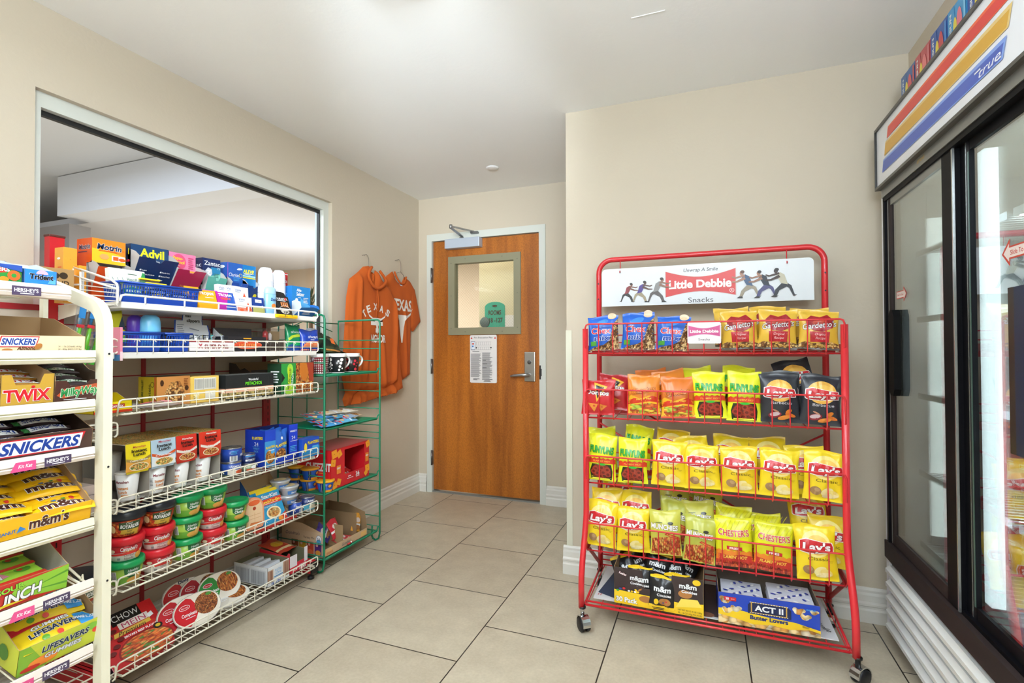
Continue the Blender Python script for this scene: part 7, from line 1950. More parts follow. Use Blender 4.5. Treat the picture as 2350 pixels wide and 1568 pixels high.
for i, (yy, X, z, c1, ti, lb) in enumerate([(1.395, -1.825, 0.000, '#c4202a', -28, 'front red and brown ready meal tray leaning at the left'), (1.350, -1.850, 0.002, '#b81f2a', -26, 'ready meal tray right behind the front red one, its steel rim showing'), (1.545, -1.890, 0.010, '#2f8a3a', -32, 'green and white ready meal tray with brown noodles'), (1.495, -1.930, 0.012, '#a81f2a', -28, 'dark red ready meal tray behind the green one'), (1.440, -1.955, 0.012, '#c4252a', -24, 'red and white ready meal tray farthest back'), (1.560, -1.840, 0.000, '#d9d2c4', -72, 'ready meal tray lying nearly flat beside the white bar boxes')]):
    g = B(); a_, b_ = 0.090, 0.060; n = 32
    pts = [(a_ * (abs(cos(2 * pi * k / n)) ** 0.8) * (1 if cos(2 * pi * k / n) > 0 else -1), 0.060 + b_ * sin(2 * pi * k / n)) for k in range(n)]
    g.prism(pts, 0.004, mt('#cfcbc6', .25, .3), 'yz', -0.004)
    g.prism([(p[0] * 0.80, 0.060 + (p[1] - 0.060) * 0.80) for p in pts], 0.022, mt('#c4c0ba', .4), 'yz', -0.026)
    its = [('p', [(p[0] * 0.97, 0.060 + (p[1] - 0.060) * 0.97) for p in pts], gloss('#e6e0d2'))]
    its += [P([(a_ * 0.95 * cos(t_), 0.060 + b_ * 0.95 * sin(t_)) for t_ in [radians(x) for x in range(112, 250, 12)]] + [(-0.012, 0.030), (0.006, 0.062), (-0.016, 0.105)], gloss(c1)),
            EL(0.035, 0.070, 0.044, 0.040, fm['n'] if i in (2, 5) else fm['r'], 22), EL(0.050, 0.100, 0.012, 0.006, gloss('#4a8a3a'), 10), EL(-0.045, 0.082, 0.020, 0.009, wh_, 14), EL(-0.045, 0.082, 0.018, 0.0075, gloss('#c4202a'), 14), T('Hormel', -0.045, 0.082, 0.006, wh_, w=0.024), T('Compleats', -0.034, 0.055, 0.012, wh_, w=0.054, bold=0.02, sh=0.15), R(-0.05, 0.040, 0.035, 0.002, wh_)]
    if i == 4: its.append(T('Dinty', 0.0, 0.115, 0.012, navy, w=0.04, bold=0.04, rot=5))
    g.deco(FX(0, 0, 0), its); o = g.build('meal_tray'); place(o, X, yy, D6 + 0.006 + z, radians(-8), radians(ti)); tag(o, lb, 'ready meal', 'oval ready meal trays')
g = B(); w, d = 0.125, 0.205
open_tray(g, w, d, 0.084, 0.084, gloss('#e4e6e8'), mt('#6e6a50', .7), front=[R(0.0, 0.014, 0.032, 0.055, gloss('#c9a890')), R(0.088, 0.010, 0.036, 0.070, gloss('#c9a890')), T('FRUIT&', 0.060, 0.058, 0.012, gloss('#5fa8d8'), w=0.036, rot=180), T('SNACK', 0.060, 0.044, 0.010, gloss('#5fa8d8'), w=0.036, rot=180), R(0.034, 0.030, 0.052, 0.004, gloss('#2f8ac8')), R(0, 0, w, 0.012, gloss('#e4e6e8')), T('NUTRI', 0.046, 0.006, 0.012, gloss('#2a5aa8'), w=0.05, bold=0.03, rot=180)] + bars(0.003, 0.016, 0.026, 0.050, 4, gloss('#8a5a44')) + bars(0.091, 0.012, 0.030, 0.066, 4, gloss('#8a5a44')), side=[R(0.01, 0.004, 0.09, 0.066, gloss('#d3d5d8')), R(0.105, 0.004, 0.09, 0.066, gloss('#d3d5d8'))] + bars(0.012, 0.008, 0.085, 0.058, 16, mt('#9a9ca2', .5), 4) + bars(0.108, 0.008, 0.085, 0.058, 16, mt('#9a9ca2', .5), 5))
o = g.build('bar_tray'); place(o, -1.838, 1.782, D6 + 0.002); tag(o, 'white open tray of cereal bar boxes printed upside down', 'tray', G6)
for i in range(7):
    g = B(); g.bbox(-0.015, 0.015, -0.052, 0.052, 0, 0.062, gloss('#cfd2d6'), 0.004); o = g.build('cereal_bar'); place(o, -1.862 - i * 0.026, 1.782, D6 + 0.006 + (i % 2) * 0.008, 0, radians(-14 + 4 * (i % 3))); tag(o, ['frontmost pale cereal bar in the white tray', 'second pale cereal bar from the front of the white tray', 'third pale cereal bar from the front of the white tray', 'middle pale cereal bar leaning in the white tray', 'third pale cereal bar from the back of the white tray', 'second pale cereal bar from the back of the white tray', 'rearmost pale cereal bar in the white tray'][i], 'cereal bar', 'cereal bars in the white tray')
g = B(); w, d = 0.112, 0.19
open_tray(g, w, d, 0.045, 0.10, gloss('#cf2238'), mt('#6e6a50', .7), prof=[(0, 0.10), (0.05, 0.10), (0.1, 0.085), (1, 0.10)], front=[R(0.0, 0.03, 0.045, 0.055, gloss('#ded8dc')), R(0.09, 0.03, 0.022, 0.070, gloss('#ded8dc')), EL(0.04, 0.015, 0.006, 0.005, wh_, 10)] + bars(0.06, 0.004, 0.04, 0.024, 8, wh_))
o = g.build('bar_tray'); place(o, -1.838, 1.905, D6 + 0.002); tag(o, 'red open tray with white panels at the right end of the lowest shelf', 'tray', G6)
b_ = bag_mesh(0.10, 0.15, 0.02, gloss('#c9452f'), [EL(0.0, 0.08, 0.03, 0.03, gloss('#e8b43a'), 14), R(-0.05, 0.02, 0.1, 0.015, gloss('#e8cf9a'))], 71, nu=10, nv=12); o = b_.build('snack_packet'); place(o, -1.90, 1.905, D6 + 0.090, 0, radians(-82)); tag(o, 'red and yellow packet lying on top of the red open tray', 'packet', G6)

# ================================================================== GREEN RACK GOODS
Z1, Z2, Z3, Z4 = GSH
def mug(lbl, X, y, rz, base, spots):
    root = empty('coffee_mug', (X, y, Z1 + 0.001), rz); tag(root, lbl, 'mug', 'patterned coffee mugs')
    r, h = 0.045, 0.106; g = B()
    g.lathe([(r * 0.78, 0), (r * 0.80, 0.003)], Wp, 32); g.lathe([(r * 0.80, 0.003), (r * 0.98, h * 0.82)], gloss(base), 32); g.lathe([(r * 0.98, h * 0.82), (r, h * 0.86), (r * 1.02, h), (r * 0.93, h), (r * 0.80, 0.01), (0, 0.008)], Wp, 32)
    g.deco(None, spots, fn=cylfn([(0, r * 0.80), (h * 0.82, r * 0.98)]), fine=0.006); g.build('cup', root)
    g = B(); pts = [(0, r * 0.95, h * 0.80), (0, r * 1.35, h * 0.86), (0, r * 1.85, h * 0.76), (0, r * 1.98, h * 0.58), (0, r * 1.6, h * 0.36), (0, r * 0.88, h * 0.22)]
    g.tube(sm(pts), 0.0055, Wp, 10); g.build('handle', root)
rs = random.Random(8)
dots = lambda m, rr, n=26, seed=1: [EL(-0.11 + 0.22 * ((i * 0.7549 + seed * 0.3) % 1), 0.010 + 0.066 * ((i * 0.5698 + seed * 0.13) % 1), rr * (0.45 + 0.6 * ((i * 0.29) % 1)), rr * (0.45 + 0.6 * ((i * 0.29) % 1)), m, 14) for i in range(n)]
lat = []
for i in range(22):
    for j in range(7):
        x, y = -0.12 + i * 0.011, 0.008 + j * 0.0115
        lat += [P([(x, y + 0.005), (x + 0.002, y), (x, y - 0.005), (x - 0.002, y)], Wp), P([(x - 0.0045, y + 0.0015), (x + 0.0045, y + 0.0015), (x + 0.0045, y - 0.0002), (x - 0.0045, y - 0.0002)], Wp)]
mug('white mug with a dark red lattice pattern, leftmost of the four', -1.905, 2.118, radians(70), '#8e1f30', lat)
mug('white mug with a fine black and white speckle pattern', -1.950, 2.205, radians(0), '#2a2a2c', dots(Wp, 0.0035, 110))
mug('black mug with large white polka dots', -1.885, 2.235, radians(-4), '#1e1f22', dots(Wp, 0.009, 22, 2))
mug('black mug with red dots, rightmost of the four', -1.900, 2.368, radians(-4), '#26201f', dots(gloss('#c2303a'), 0.009, 20, 3))
# camouflage cap
g = B(); cam_ = food(['#2f3a22', '#3f4a2a', '#23291a', '#55603a', '#1c2016'], 28, 0.85, 'camouflage', (1, 0.5, 1))
NN = 14; vs = []; fs = []
for j in range(9):
    for i in range(24):
        a = 2 * pi * i / 24; e = j / 8 * pi / 2
        r = cos(e); n_ = 1 + 0.10 * noise.noise(Vector((cos(a) * 1.5, sin(a) * 1.5, e * 2)))
        vs.append((0.085 * r * cos(a) * n_, 0.115 * r * sin(a) * n_, 0.105 * sin(e) * n_ * (1 - 0.35 * (sin(a) * r + 0.2))))
for j in range(8):
    for i in range(24): fs.append((j * 24 + i, j * 24 + (i + 1) % 24, (j + 1) * 24 + (i + 1) % 24, (j + 1) * 24 + i))
g.add(vs, fs, cam_, True)
g.tube([(0.07, -0.05, 0.015), (0.085, 0.0, 0.012), (0.07, 0.06, 0.010)], 0.005, mt('#c9863a', .7), 6)
g.add([(0.0, 0.06, 0.02), (0.05, 0.09, 0.015), (0.045, 0.17, 0.004), (-0.04, 0.17, 0.004), (-0.06, 0.09, 0.015)], [(0, 1, 2, 3, 4)], cam_); g.add([(0.086, -0.028, 0.05), (0.088, 0.0, 0.045), (0.07, 0.0, 0.078), (0.074, -0.03, 0.076)], [(0, 1, 2, 3)], mt('#e8702a', .6))
o = g.build('camouflage_cap'); place(o, -1.985, 2.225, Z1 + 0.112, 0, 0, radians(-4)); tag(o, 'camouflage cloth cap with an orange patch lying on top of the mugs', 'cap')
carton('folded_leaflet', 'blue and white folded leaflet standing behind the cap', 'leaflet', -1.99, 2.14, 2.19, Z1 + 0.235, Z1 + 0.262, 0.03, '#cfd6e4', [P([(0.0, 0.0), (0.05, 0.012), (0.05, 0.024), (0, 0.014)], gloss('#2f5aa8'))], rz=0.3)
for o_ in [bpy.data.objects['folded_leaflet']]: o_.location.z = Z1 + 0.218
# cookie packets lying in rows
pcol = [('#3f9ad0', 'blue'), ('#4aa8dc', 'light blue')]
pits = lambda s_: [R(-0.045, 0.012, 0.09, 0.014, gloss('#c83a44')), EL(0.01, 0.05, 0.022, 0.016, gloss('#d8b078'), 12), EL(-0.02, 0.085, 0.022, 0.016, gloss('#7a4a2a'), 12), P([(-0.045, 0.10), (0.045, 0.11), (0.045, 0.125), (-0.045, 0.12)], gloss('#dfe6ee')), T('Knotts', 0.0, 0.068, 0.012, wh_, w=0.05, rot=90, sh=0.2)]
for i, (y, X, z, c, rz_, lb) in enumerate([(2.085, -1.865, 0.006, '#3f9ad8', 0, 'blue cookie packet at the front left of the second green shelf'), (2.085, -1.905, 0.024, '#4aa8dc', 4, 'blue cookie packet second in the front left pile'), (2.090, -1.945, 0.040, '#3a8ccc', -6, 'blue cookie packet third in the left pile'), (2.13, -1.99, 0.050, '#5a8a9a', 8, 'blue grey cookie packet at the back left'), (2.215, -1.870, 0.010, '#5fb0d8', -3, 'blue and green cookie packet in the middle front'), (2.220, -1.915, 0.030, '#3f9ac0', 5, 'blue cookie packet in the middle of the pile'), (2.20, -1.965, 0.052, '#c9c0ae', -8, 'cream cookie packet behind the middle of the pile'), (2.29, -1.890, 0.022, '#8fb4d4', 12, 'blue and white cookie packet right of the middle'), (2.30, -1.960, 0.048, '#d8d0bc', -10, 'cream cookie packet with blue script at the back'), (2.36, -1.90, 0.018, '#d9c9a8', 20, 'cream cookie packet with a nut cluster picture at the right end')]):
    b_ = bag_mesh(0.075, 0.150, 0.020, gloss(c), S(pits(i), 0.8) if i != 9 else [EL(0, 0.08, 0.035, 0.035, food(['#b5763a', '#8a5428', '#d9a860'], 90), 16), R(-0.03, 0.02, 0.06, 0.02, gloss('#6f94c4'))], 80 + i, wr=1.5, nu=10, nv=16, seal=0.05); o = b_.build('cookie_packet'); place(o, X, y - 0.02, Z2 + z + 0.006, radians(rz_), radians(-84), radians(-90)); tag(o, lb, 'cookie packet', 'cookie packets on the green rack')
# cracker carton with a window
rc = gloss('#cf1f28'); chz = gloss('#f0a028'); g = B(); y0, y1 = 2.090, 2.470; w, d, h = 0.34, 0.22, 0.210
g.box(-d, -d + 0.002, -w / 2, w / 2, 0, h, rc, {'+x': mt('#5a4a2c', .7)}); g.box(-d, 0, -w / 2, -w / 2 + 0.002, 0, h, rc); g.box(-d, 0, w / 2 - 0.002, w / 2, 0, h, rc); g.box(-d, 0, -w / 2, w / 2, 0, 0.002, rc)
g.box(-d, 0, -w / 2, w / 2, h - 0.002, h, mt('#b5484a', .3))
wx0, wx1 = -0.055, 0.125
g.box(-0.002, 0, -w / 2, wx0, 0, h, rc); g.box(-0.002, 0, wx1, w / 2, 0, h, rc); g.box(-0.002, 0, wx0, wx1, 0, 0.060, rc); g.box(-0.002, 0, wx0, wx1, h - 0.016, h, rc)
def crk(x, y, s_, a): return [P([(x + s_ * cos(radians(a + q)), y + s_ * sin(radians(a + q))) for q in (45, 135, 225, 315)], chz), EL(x, y, s_ * 0.12, s_ * 0.12, gloss('#c9701a'), 6)]
g.deco(FL(w), crk(0.03, 0.185, 0.030, 10) + crk(0.07, 0.18, 0.026, 30) + crk(0.02, 0.14, 0.026, -10) + crk(0.03, 0.02, 0.026, 15) + crk(0.065, 0.03, 0.024, -20) + crk(0.325, 0.19, 0.026, 20) + crk(0.32, 0.05, 0.028, 5) + crk(0.305, 0.025, 0.020, 40) + [R(0.045, 0.075, 0.034, 0.045, gloss('#e8862a')), T('CHEEZ-IT', 0.062, 0.105, 0.009, wh_, w=0.03, bold=0.04), R(0.30, 0.09, 0.030, 0.050, gloss('#e8862a')), T('CHEEZ-IT', 0.315, 0.125, 0.008, wh_, w=0.026, bold=0.04), T('36', 0.225, 0.042, 0.022, wh_, w=0.032, bold=0.03), R(0.21, 0.024, 0.034, 0.003, wh_), R(0.13, 0.030, 0.055, 0.003, wh_), R(0.14, 0.040, 0.025, 0.005, wh_)])
g.deco(SL(w, d), [T('CHEEZ-IT', 0.14, 0.120, 0.042, wh_, w=0.16, bold=0.04), R(0.14, 0.085, 0.05, 0.004, chz), R(0.10, 0.03, 0.08, 0.04, gloss('#b81a22')), T('36', 0.16, 0.035, 0.03, gloss('#e8c8b8'), w=0.05)])
o = g.build('cracker_carton'); place(o, -1.852, 2.305, Z3 + 0.002, radians(2)); tag(o, 'red cheese cracker carton with an open window on the third green shelf', 'carton')
for i in range(5):
    b_ = bag_mesh(0.06, 0.11, 0.02, gloss(['#a81f2a', '#9aa8b8', '#b8232c', '#8a98ac', '#c9302a'][i]), [R(-0.03, 0.03, 0.06, 0.02, wh_), EL(0, 0.07, 0.015, 0.015, chz, 8)], 95 + i, wr=1.8, nu=8, nv=10); o = b_.build('cracker_packet'); place(o, -1.885 - 0.035 * (i % 3), 2.275 + 0.024 * i, Z3 + 0.012 + 0.028 * (i % 3), 0, radians(-60), radians(-60 + 20 * i)); tag(o, ['dark red cracker packet lowest in the carton window', 'silver cracker packet low in the carton window', 'red cracker packet in the middle of the carton window', 'silver blue cracker packet high in the carton window', 'bright red cracker packet at the right of the carton window'][i], 'cracker packet', 'cracker packets in the red carton')
mc = None
for i, (X, y, z, lb) in enumerate([(-1.872, 2.125, 0.001, 'yellow lidded macaroni cup in front of the red cracker carton'), (-1.975, 2.12, 0.001, 'yellow lidded macaroni cup behind the front one'), (-1.96, 2.11, 0.062, 'yellow lidded macaroni cup stacked on the second one'), (-2.06, 2.12, 0.001, 'yellow lidded macaroni cup deep at the left of the green rack'), (-2.055, 2.115, 0.062, 'yellow lidded macaroni cup stacked at the back left'), (-2.11, 2.2, 0.001, 'yellow lidded macaroni cup in the rear corner of the third green shelf')]):
    if mc is None:
        mc = empty('macaroni_cup'); g = B(); g.lathe([(0.032, 0), (0.033, 0.003), (0.044, 0.052)], gloss('#1f56b4'), 28)
        g.deco(None, [R(-0.045, 0.0, 0.09, 0.012, gloss('#e8a02a')), EL(0.012, 0.032, 0.017, 0.013, gloss('#2a3f7a'), 16), EL(0.012, 0.032, 0.010, 0.008, chz, 12), R(-0.042, 0.0, 0.014, 0.048, gloss('#16204a')), R(-0.036, 0.0, 0.0015, 0.048, wh_)], fn=cylfn([(0, 0.033), (0.052, 0.044)]), fine=0.008); a = g.build('cup_body', mc)
        g = B(); g.lathe([(0.045, 0.050), (0.048, 0.052), (0.048, 0.058), (0.045, 0.061), (0, 0.061)], gloss('#e8a828'), 28); b_ = g.build('cup_lid', mc); reg(mc, a, b_); c = mc
    else: c = copy_tree(mc)
    c.location = (X, y, Z3 + z); c.rotation_euler.z = radians(-30 + 13 * i); tag(c, lb, 'macaroni cup', 'macaroni cups on the green rack')
# cookie cartons on the lowest shelf
g = B(); w, d = 0.36, 0.28; cb = gloss('#cdb292')
open_tray(g, w, d, 0.040, 0.17, gloss('#c9ab88'), cardd, prof=[(0, 0.04), (0.06, 0.13), (0.5, 0.165), (1, 0.17)], front=[T("Grandma's", 0.18, 0.020, 0.016, gloss('#3a4a6a'), w=0.075, sh=0.3), R(0.0, 0.004, 0.06, 0.030, gloss('#d9b07a')), R(0.30, 0.004, 0.05, 0.028, gloss('#e0b46a')), R(0.02, 0.008, 0.05, 0.012, gloss('#c98a5a'))],
          side=[R(0, 0, 0.28, 0.128, cb), T("Grandma's", 0.075, 0.108, 0.018, gloss('#2f3a54'), w=0.095, sh=0.3), T('Variety Mix', 0.185, 0.096, 0.013, gloss('#4a4440'), w=0.075), EL(0.250, 0.092, 0.019, 0.022, gloss('#3f6a9a'), 20), EL(0.250, 0.092, 0.017, 0.020, wh_, 20), EL(0.250, 0.083, 0.014, 0.009, gloss('#4aa0c8'), 16), T('36', 0.250, 0.094, 0.016, gloss('#2f3a54'), w=0.022)] + [x for k, (cc, c2) in enumerate((('#7a4420', '#a8642e'), ('#b8902a', '#c9a43a'), ('#b5402a', '#c9603a'), ('#4a2a6a', '#c9903a'))) for x in (R(0.07 + k * 0.052, 0.006, 0.044, 0.070, gloss(cc)), EL(0.092 + k * 0.052, 0.024, 0.018, 0.014, gloss(c2), 12), EL(0.085 + k * 0.052, 0.062, 0.008, 0.008, gloss('#d9a8a0'), 8))])
g.box(-d + 0.01, -0.002, -0.030, -0.0285, 0.002, 0.12, card); g.box(-d + 0.01, -0.012, 0.098, 0.0995, 0.002, 0.145, cardd)
o = g.build('cookie_carton'); place(o, -1.848, 2.265, Z4 + 0.002, 0); tag(o, 'open brown cookie variety carton filling the lowest green shelf', 'carton')
for i, (X, y, z, ti, ro, c1, lb) in enumerate([(-1.900, 2.255, 0.05, -20, 12, '#cf2f3c', 'red cookie packet standing upright in the brown carton'), (-1.930, 2.225, 0.05, -25, 40, '#4a3a8a', 'purple cookie packet behind the red one'), (-1.885, 2.235, 0.022, -70, -70, '#d9464c', 'red and white cookie packet lying low in the carton'), (-1.872, 2.260, 0.012, -80, -80, '#c9303a', 'red and white cookie packet lying lowest in the carton'), (-1.885, 2.385, 0.035, -12, -24, '#e0a03a', 'golden cookie packet at the right end of the brown carton')]):
    b_ = bag_mesh(0.075, 0.10, 0.022, gloss(c1), [R(-0.037, 0.03, 0.075, 0.012, wh_), EL(0, 0.062, 0.02, 0.015, gloss('#e8d8d0'), 12), EL(0.005, 0.02, 0.026, 0.014, gloss('#b57a4a'), 12)], 110 + i, nu=10, nv=12, wr=1.4); o = b_.build('cookie_packet'); place(o, X, y, Z4 + z, 0, radians(ti), radians(ro)); tag(o, lb, 'cookie packet', 'cookie packets in the brown carton')

# ================================================================== CANDY RACK GOODS
TZ = [c_[0] for c_ in CT]; TT = [c_[1] for c_ in CT]


def on_tray(k, o, y, dx=0.0, up=0.0, rz=0.0):
    """stand a carton on tray k, tilted like the tray"""
    a = math.atan2(0.004 + TT[k] * 0.9, 0.26)
    return place(o, -1.514 - dx, y, TZ[k] + 0.016 + up, rz, a)


snk, snk_r, cwh = gloss('#1f3f94'), gloss('#c8242e'), gloss('#eef0f2')
def tray_box(k, label, y0, y1, hf, hb, d, outer, inner, front, cutw=None, side=(), prof=None, up=0.0):
    w = y1 - y0; g = B(); open_tray(g, w, d, hf, hb, gloss(outer), gloss(inner) if isinstance(inner, str) else inner, prof=prof or [(0, hf), (0.04, hf), (0.7, hb), (1, hb)], front=front, side=side, cutw=cutw)
    o = g.build('candy_carton'); on_tray(k, o, (y0 + y1) / 2, 0.0, up); return tag(o, label, 'carton', 'candy cartons on the cream rack')


def bars_in(k, proto_col, items, spots, label, name='candy_bar', w=0.036, L=0.105, t=0.018, grp='', seed=200, cat='candy bar'):
    b_ = bag_mesh(w, L, t, gloss(proto_col), items, seed, nu=8, nv=14, seal=0.06, wr=0.6); first = True; src = b_.build(name)
    a = math.atan2(0.004 + TT[k] * 0.9, 0.26)
    for i, (dx, y, up, rz, lb) in enumerate(spots):
        o = src if i == 0 else src.copy()
        if i: COL.objects.link(o)
        place(o, -1.514 - dx, y - L / 2, TZ[k] + 0.022 + up + dx * math.tan(a), radians(rz), radians(-80) + a, radians(-90))
        tag(o, lb, cat, grp)


# top tray
tray_box(0, 'blue gum carton with dark lettering on the top tray of the cream rack', 0.697, 0.762, 0.040, 0.062, 0.12, '#2f7fd8', '#c9d0d6', [T('Trident', 0.034, 0.024, 0.013, Kp, w=0.046, bold=0.03, sh=0.1, o=cwh, ow=0.03), EL(0.035, 0.030, 0.012, 0.010, gloss('#e8a8c8'), 14, 0, 0, 180), P([(0.046, 0.008), (0.062, 0.008), (0.062, 0.020), (0.050, 0.018)], gloss('#5fa8ec')), T('Trident', 0.034, 0.024, 0.013, Kp, w=0.046, bold=0.03, sh=0.1)])
tray_box(0, 'red, green and blue fruit sweet carton at the far left of the top tray', 0.590, 0.693, 0.045, 0.062, 0.12, '#2f8a3a', '#c9d0d6', [P([(0, 0.012), (0.075, 0.026), (0.075, 0.045), (0, 0.045)], gloss('#d93a2a')), T('LIFESAVERS', 0.045, 0.033, 0.009, cwh, w=0.07, bold=0.03), EL(0.088, 0.020, 0.012, 0.012, gloss('#e8622a'), 16), EL(0.088, 0.020, 0.005, 0.005, gloss('#2f8a3a'), 12), EL(0.07, 0.010, 0.009, 0.006, gloss('#e88a2a'), 12), P([(0.05, 0.040), (0.103, 0.030), (0.103, 0.045), (0.05, 0.045)], gloss('#2f4fa0'))])
# almond bars
rib_ = lambda x, y, w, h: P([(x, y), (x + w * 0.92, y), (x + w, y + h), (x + w * 0.08, y + h)], snk_r)
tray_box(1, 'tan almond candy bar carton with a blue and white word on its front', 0.645, 0.824, 0.040, 0.078, 0.20, '#e6d3ac', card, [rib_(0.004, 0.012, 0.078, 0.026), P([(0.007, 0.014), (0.074, 0.014), (0.080, 0.036), (0.012, 0.036)], cwh), T('SNICKERS', 0.043, 0.0255, 0.015, snk, w=0.064, bold=0.05, sh=0.25), T('Almond', 0.058, 0.010, 0.009, gloss('#6a3a1c'), w=0.036, bold=0.03, sh=0.25), EL(0.080, 0.014, 0.009, 0.006, gloss('#b5763a'), 12, 40), EL(0.022, 0.005, 0.010, 0.004, gloss('#b5763a'), 12), T('24 - 1.76 OZ BARS (49.9g)', 0.145, 0.014, 0.004, Kp, w=0.050), T('24 - 40.6g BARS (1197.8g)', 0.145, 0.007, 0.004, Kp, w=0.050)])
sn_it = [P([(-0.012, 0.012), (0.014, 0.012), (0.014, 0.092), (-0.012, 0.092)], cwh), T('SNICKERS', 0.0, 0.052, 0.018, snk, w=0.072, rot=90, bold=0.05, sh=0.2)]
bars_in(1, '#d8c6a4', sn_it, [(0.06, 0.66, 0.018, 6, 'almond candy bar at the left inside the tan carton'), (0.07, 0.735, 0.018, -8, 'almond candy bar at the middle of the tan carton')], '', grp='almond candy bars', seed=201)
# gold and brown cartons
tray_box(2, 'gold candy carton with large red lettering and a scooped front', 0.655, 0.757, 0.075, 0.10, 0.19, '#c39a3a', card, [R(0, 0, 0.102, 0.004, gloss('#8e6a1c')), T('TWIX', 0.050, 0.026, 0.028, gloss('#cf1f2a'), w=0.086, bold=0.06, o=cwh, ow=0.05), EL(0.060, 0.045, 0.004, 0.003, gloss('#cf1f2a'), 10)], cutw=(-0.032, 0.030, 0.050))
bars_in(2, '#b5802f', [P([(-0.012, 0.012), (0.013, 0.012), (0.013, 0.092), (-0.012, 0.092)], cwh), T('TWIX', 0.0, 0.052, 0.019, gloss('#cf1f2a'), w=0.066, rot=90, bold=0.06)], [(0.02 + 0.030 * i, 0.706, 0.030 + 0.010 * i, (-3, 3, 0, 2)[i], ['frontmost gold and red candy bar in the gold carton', 'second gold and red candy bar in the gold carton', 'third gold and red candy bar in the gold carton', 'rearmost gold and red candy bar in the gold carton'][i]) for i in range(4)], '', grp='gold and red candy bars', L=0.09, seed=202)
tray_box(2, 'dark brown candy carton with green and white script lettering', 0.758, 0.868, 0.055, 0.112, 0.19, '#4a2c26', '#5a4a3c', [P([(0.005, 0.018), (0.02, 0.034), (0.100, 0.046), (0.104, 0.030), (0.02, 0.010)], gloss('#b5502a')), T('MilkyWay', 0.055, 0.028, 0.020, gloss('#2f8a4a'), w=0.084, bold=0.04, sh=0.2, rot=5, o=gloss('#e8f0dc'), ow=0.05), R(0.02, 0.006, 0.05, 0.0015, cwh)], prof=[(0, 0.068), (0.05, 0.068), (0.35, 0.075), (0.75, 0.112), (1, 0.112)], cutw=(-0.03, 0.022, 0.042))
bars_in(2, '#332226', [P([(-0.010, 0.015), (0.010, 0.015), (0.010, 0.085), (-0.010, 0.085)], gloss('#d8e0d4')), T('Milky Way', 0.0, 0.05, 0.016, gloss('#2a7a42'), w=0.066, rot=90, bold=0.04, sh=0.2)], [(0.02 + 0.026 * i, 0.806 + 0.004 * (i % 2), 0.022 + 0.013 * i, (4, -6, 5, -3, 8)[i], ['frontmost dark candy bar in the dark brown carton', 'second dark candy bar in the dark brown carton', 'third dark candy bar in the dark brown carton', 'fourth dark candy bar in the dark brown carton', 'rearmost dark candy bar in the dark brown carton'][i]) for i in range(5)], '', grp='dark candy bars', L=0.088, seed=203)
# big brown carton
tray_box(3, 'long dark brown candy carton with a very large slanted blue and white word', 0.600, 0.842, 0.052, 0.092, 0.20, '#4b342c', '#3e2f28', [rib_(0.040, 0.006, 0.185, 0.040), P([(0.046, 0.009), (0.214, 0.009), (0.219, 0.043), (0.056, 0.043)], cwh), T('SNICKERS', 0.134, 0.026, 0.027, snk, w=0.156, bold=0.06, sh=0.25)])
spots = []
for i in range(8):
    r_, c_ = divmod(i, 2)
    spots.append((0.020 + 0.040 * r_, 0.672 + 0.102 * c_, 0.030 + 0.010 * r_, [3, -3, -2, 2, 4, 0, -3, 3][i], ['front left', 'front right', 'second row left', 'second row right', 'third row left', 'third row right', 'back left', 'back right'][i] + ' blue lettered candy bar in the long dark brown carton'))
bars_in(3, '#3d2a30', sn_it + [R(-0.018, 0.0, 0.036, 0.010, gloss('#2f7a3a'))], spots, '', grp='blue lettered candy bars', seed=204, L=0.100)
# yellow peanut packets
my, mbr = gloss('#f2bc14'), gloss('#4a2418')
tray_box(4, 'yellow peanut candy carton with brown lettering', 0.600, 0.840, 0.050, 0.115, 0.21, '#f0b418', card, [T("m&m's", 0.150, 0.028, 0.026, mbr, w=0.078, bold=0.07, o=cwh, ow=0.03), T('PEANUT', 0.068, 0.018, 0.008, gloss('#2f6ab0'), w=0.036, bold=0.03, rot=4), P([(0.086, 0.012), (0.104, 0.018), (0.092, 0.028)], gloss('#2f7ac0'))])
mm_it = [T('m&m', 0.0, 0.075, 0.030, mbr, w=0.095, rot=90, bold=0.08, o=cwh, ow=0.03), R(-0.030, 0.012, 0.010, 0.012, gloss('#3a9a3a')), EL(-0.018, 0.100, 0.010, 0.005, gloss('#d93a2a'), 10), EL(-0.020, 0.060, 0.010, 0.006, gloss('#2f7ac0'), 10), EL(-0.022, 0.045, 0.008, 0.006, gloss('#f08a1a'), 10), EL(-0.021, 0.082, 0.008, 0.005, gloss('#3a9a3a'), 10)]
spots = []
for i in range(12):
    r_, c_ = divmod(i, 2)
    spots.append((0.025 + 0.030 * r_, 0.655 + 0.128 * c_ + 0.008 * (r_ % 2), 0.034 + 0.014 * r_, [5, -2, -4, 8, 2, -6, 6, 3, -3, 4, 2, -4][i], ['lowest', 'second', 'third', 'fourth', 'fifth', 'topmost'][r_] + [' left', ' right'][c_] + ' yellow peanut candy packet in the yellow carton'))
bars_in(4, '#f2ba12', mm_it, spots, '', name='candy_packet', w=0.072, L=0.135, t=0.020, grp='yellow peanut candy packets', seed=205, cat='candy packet')
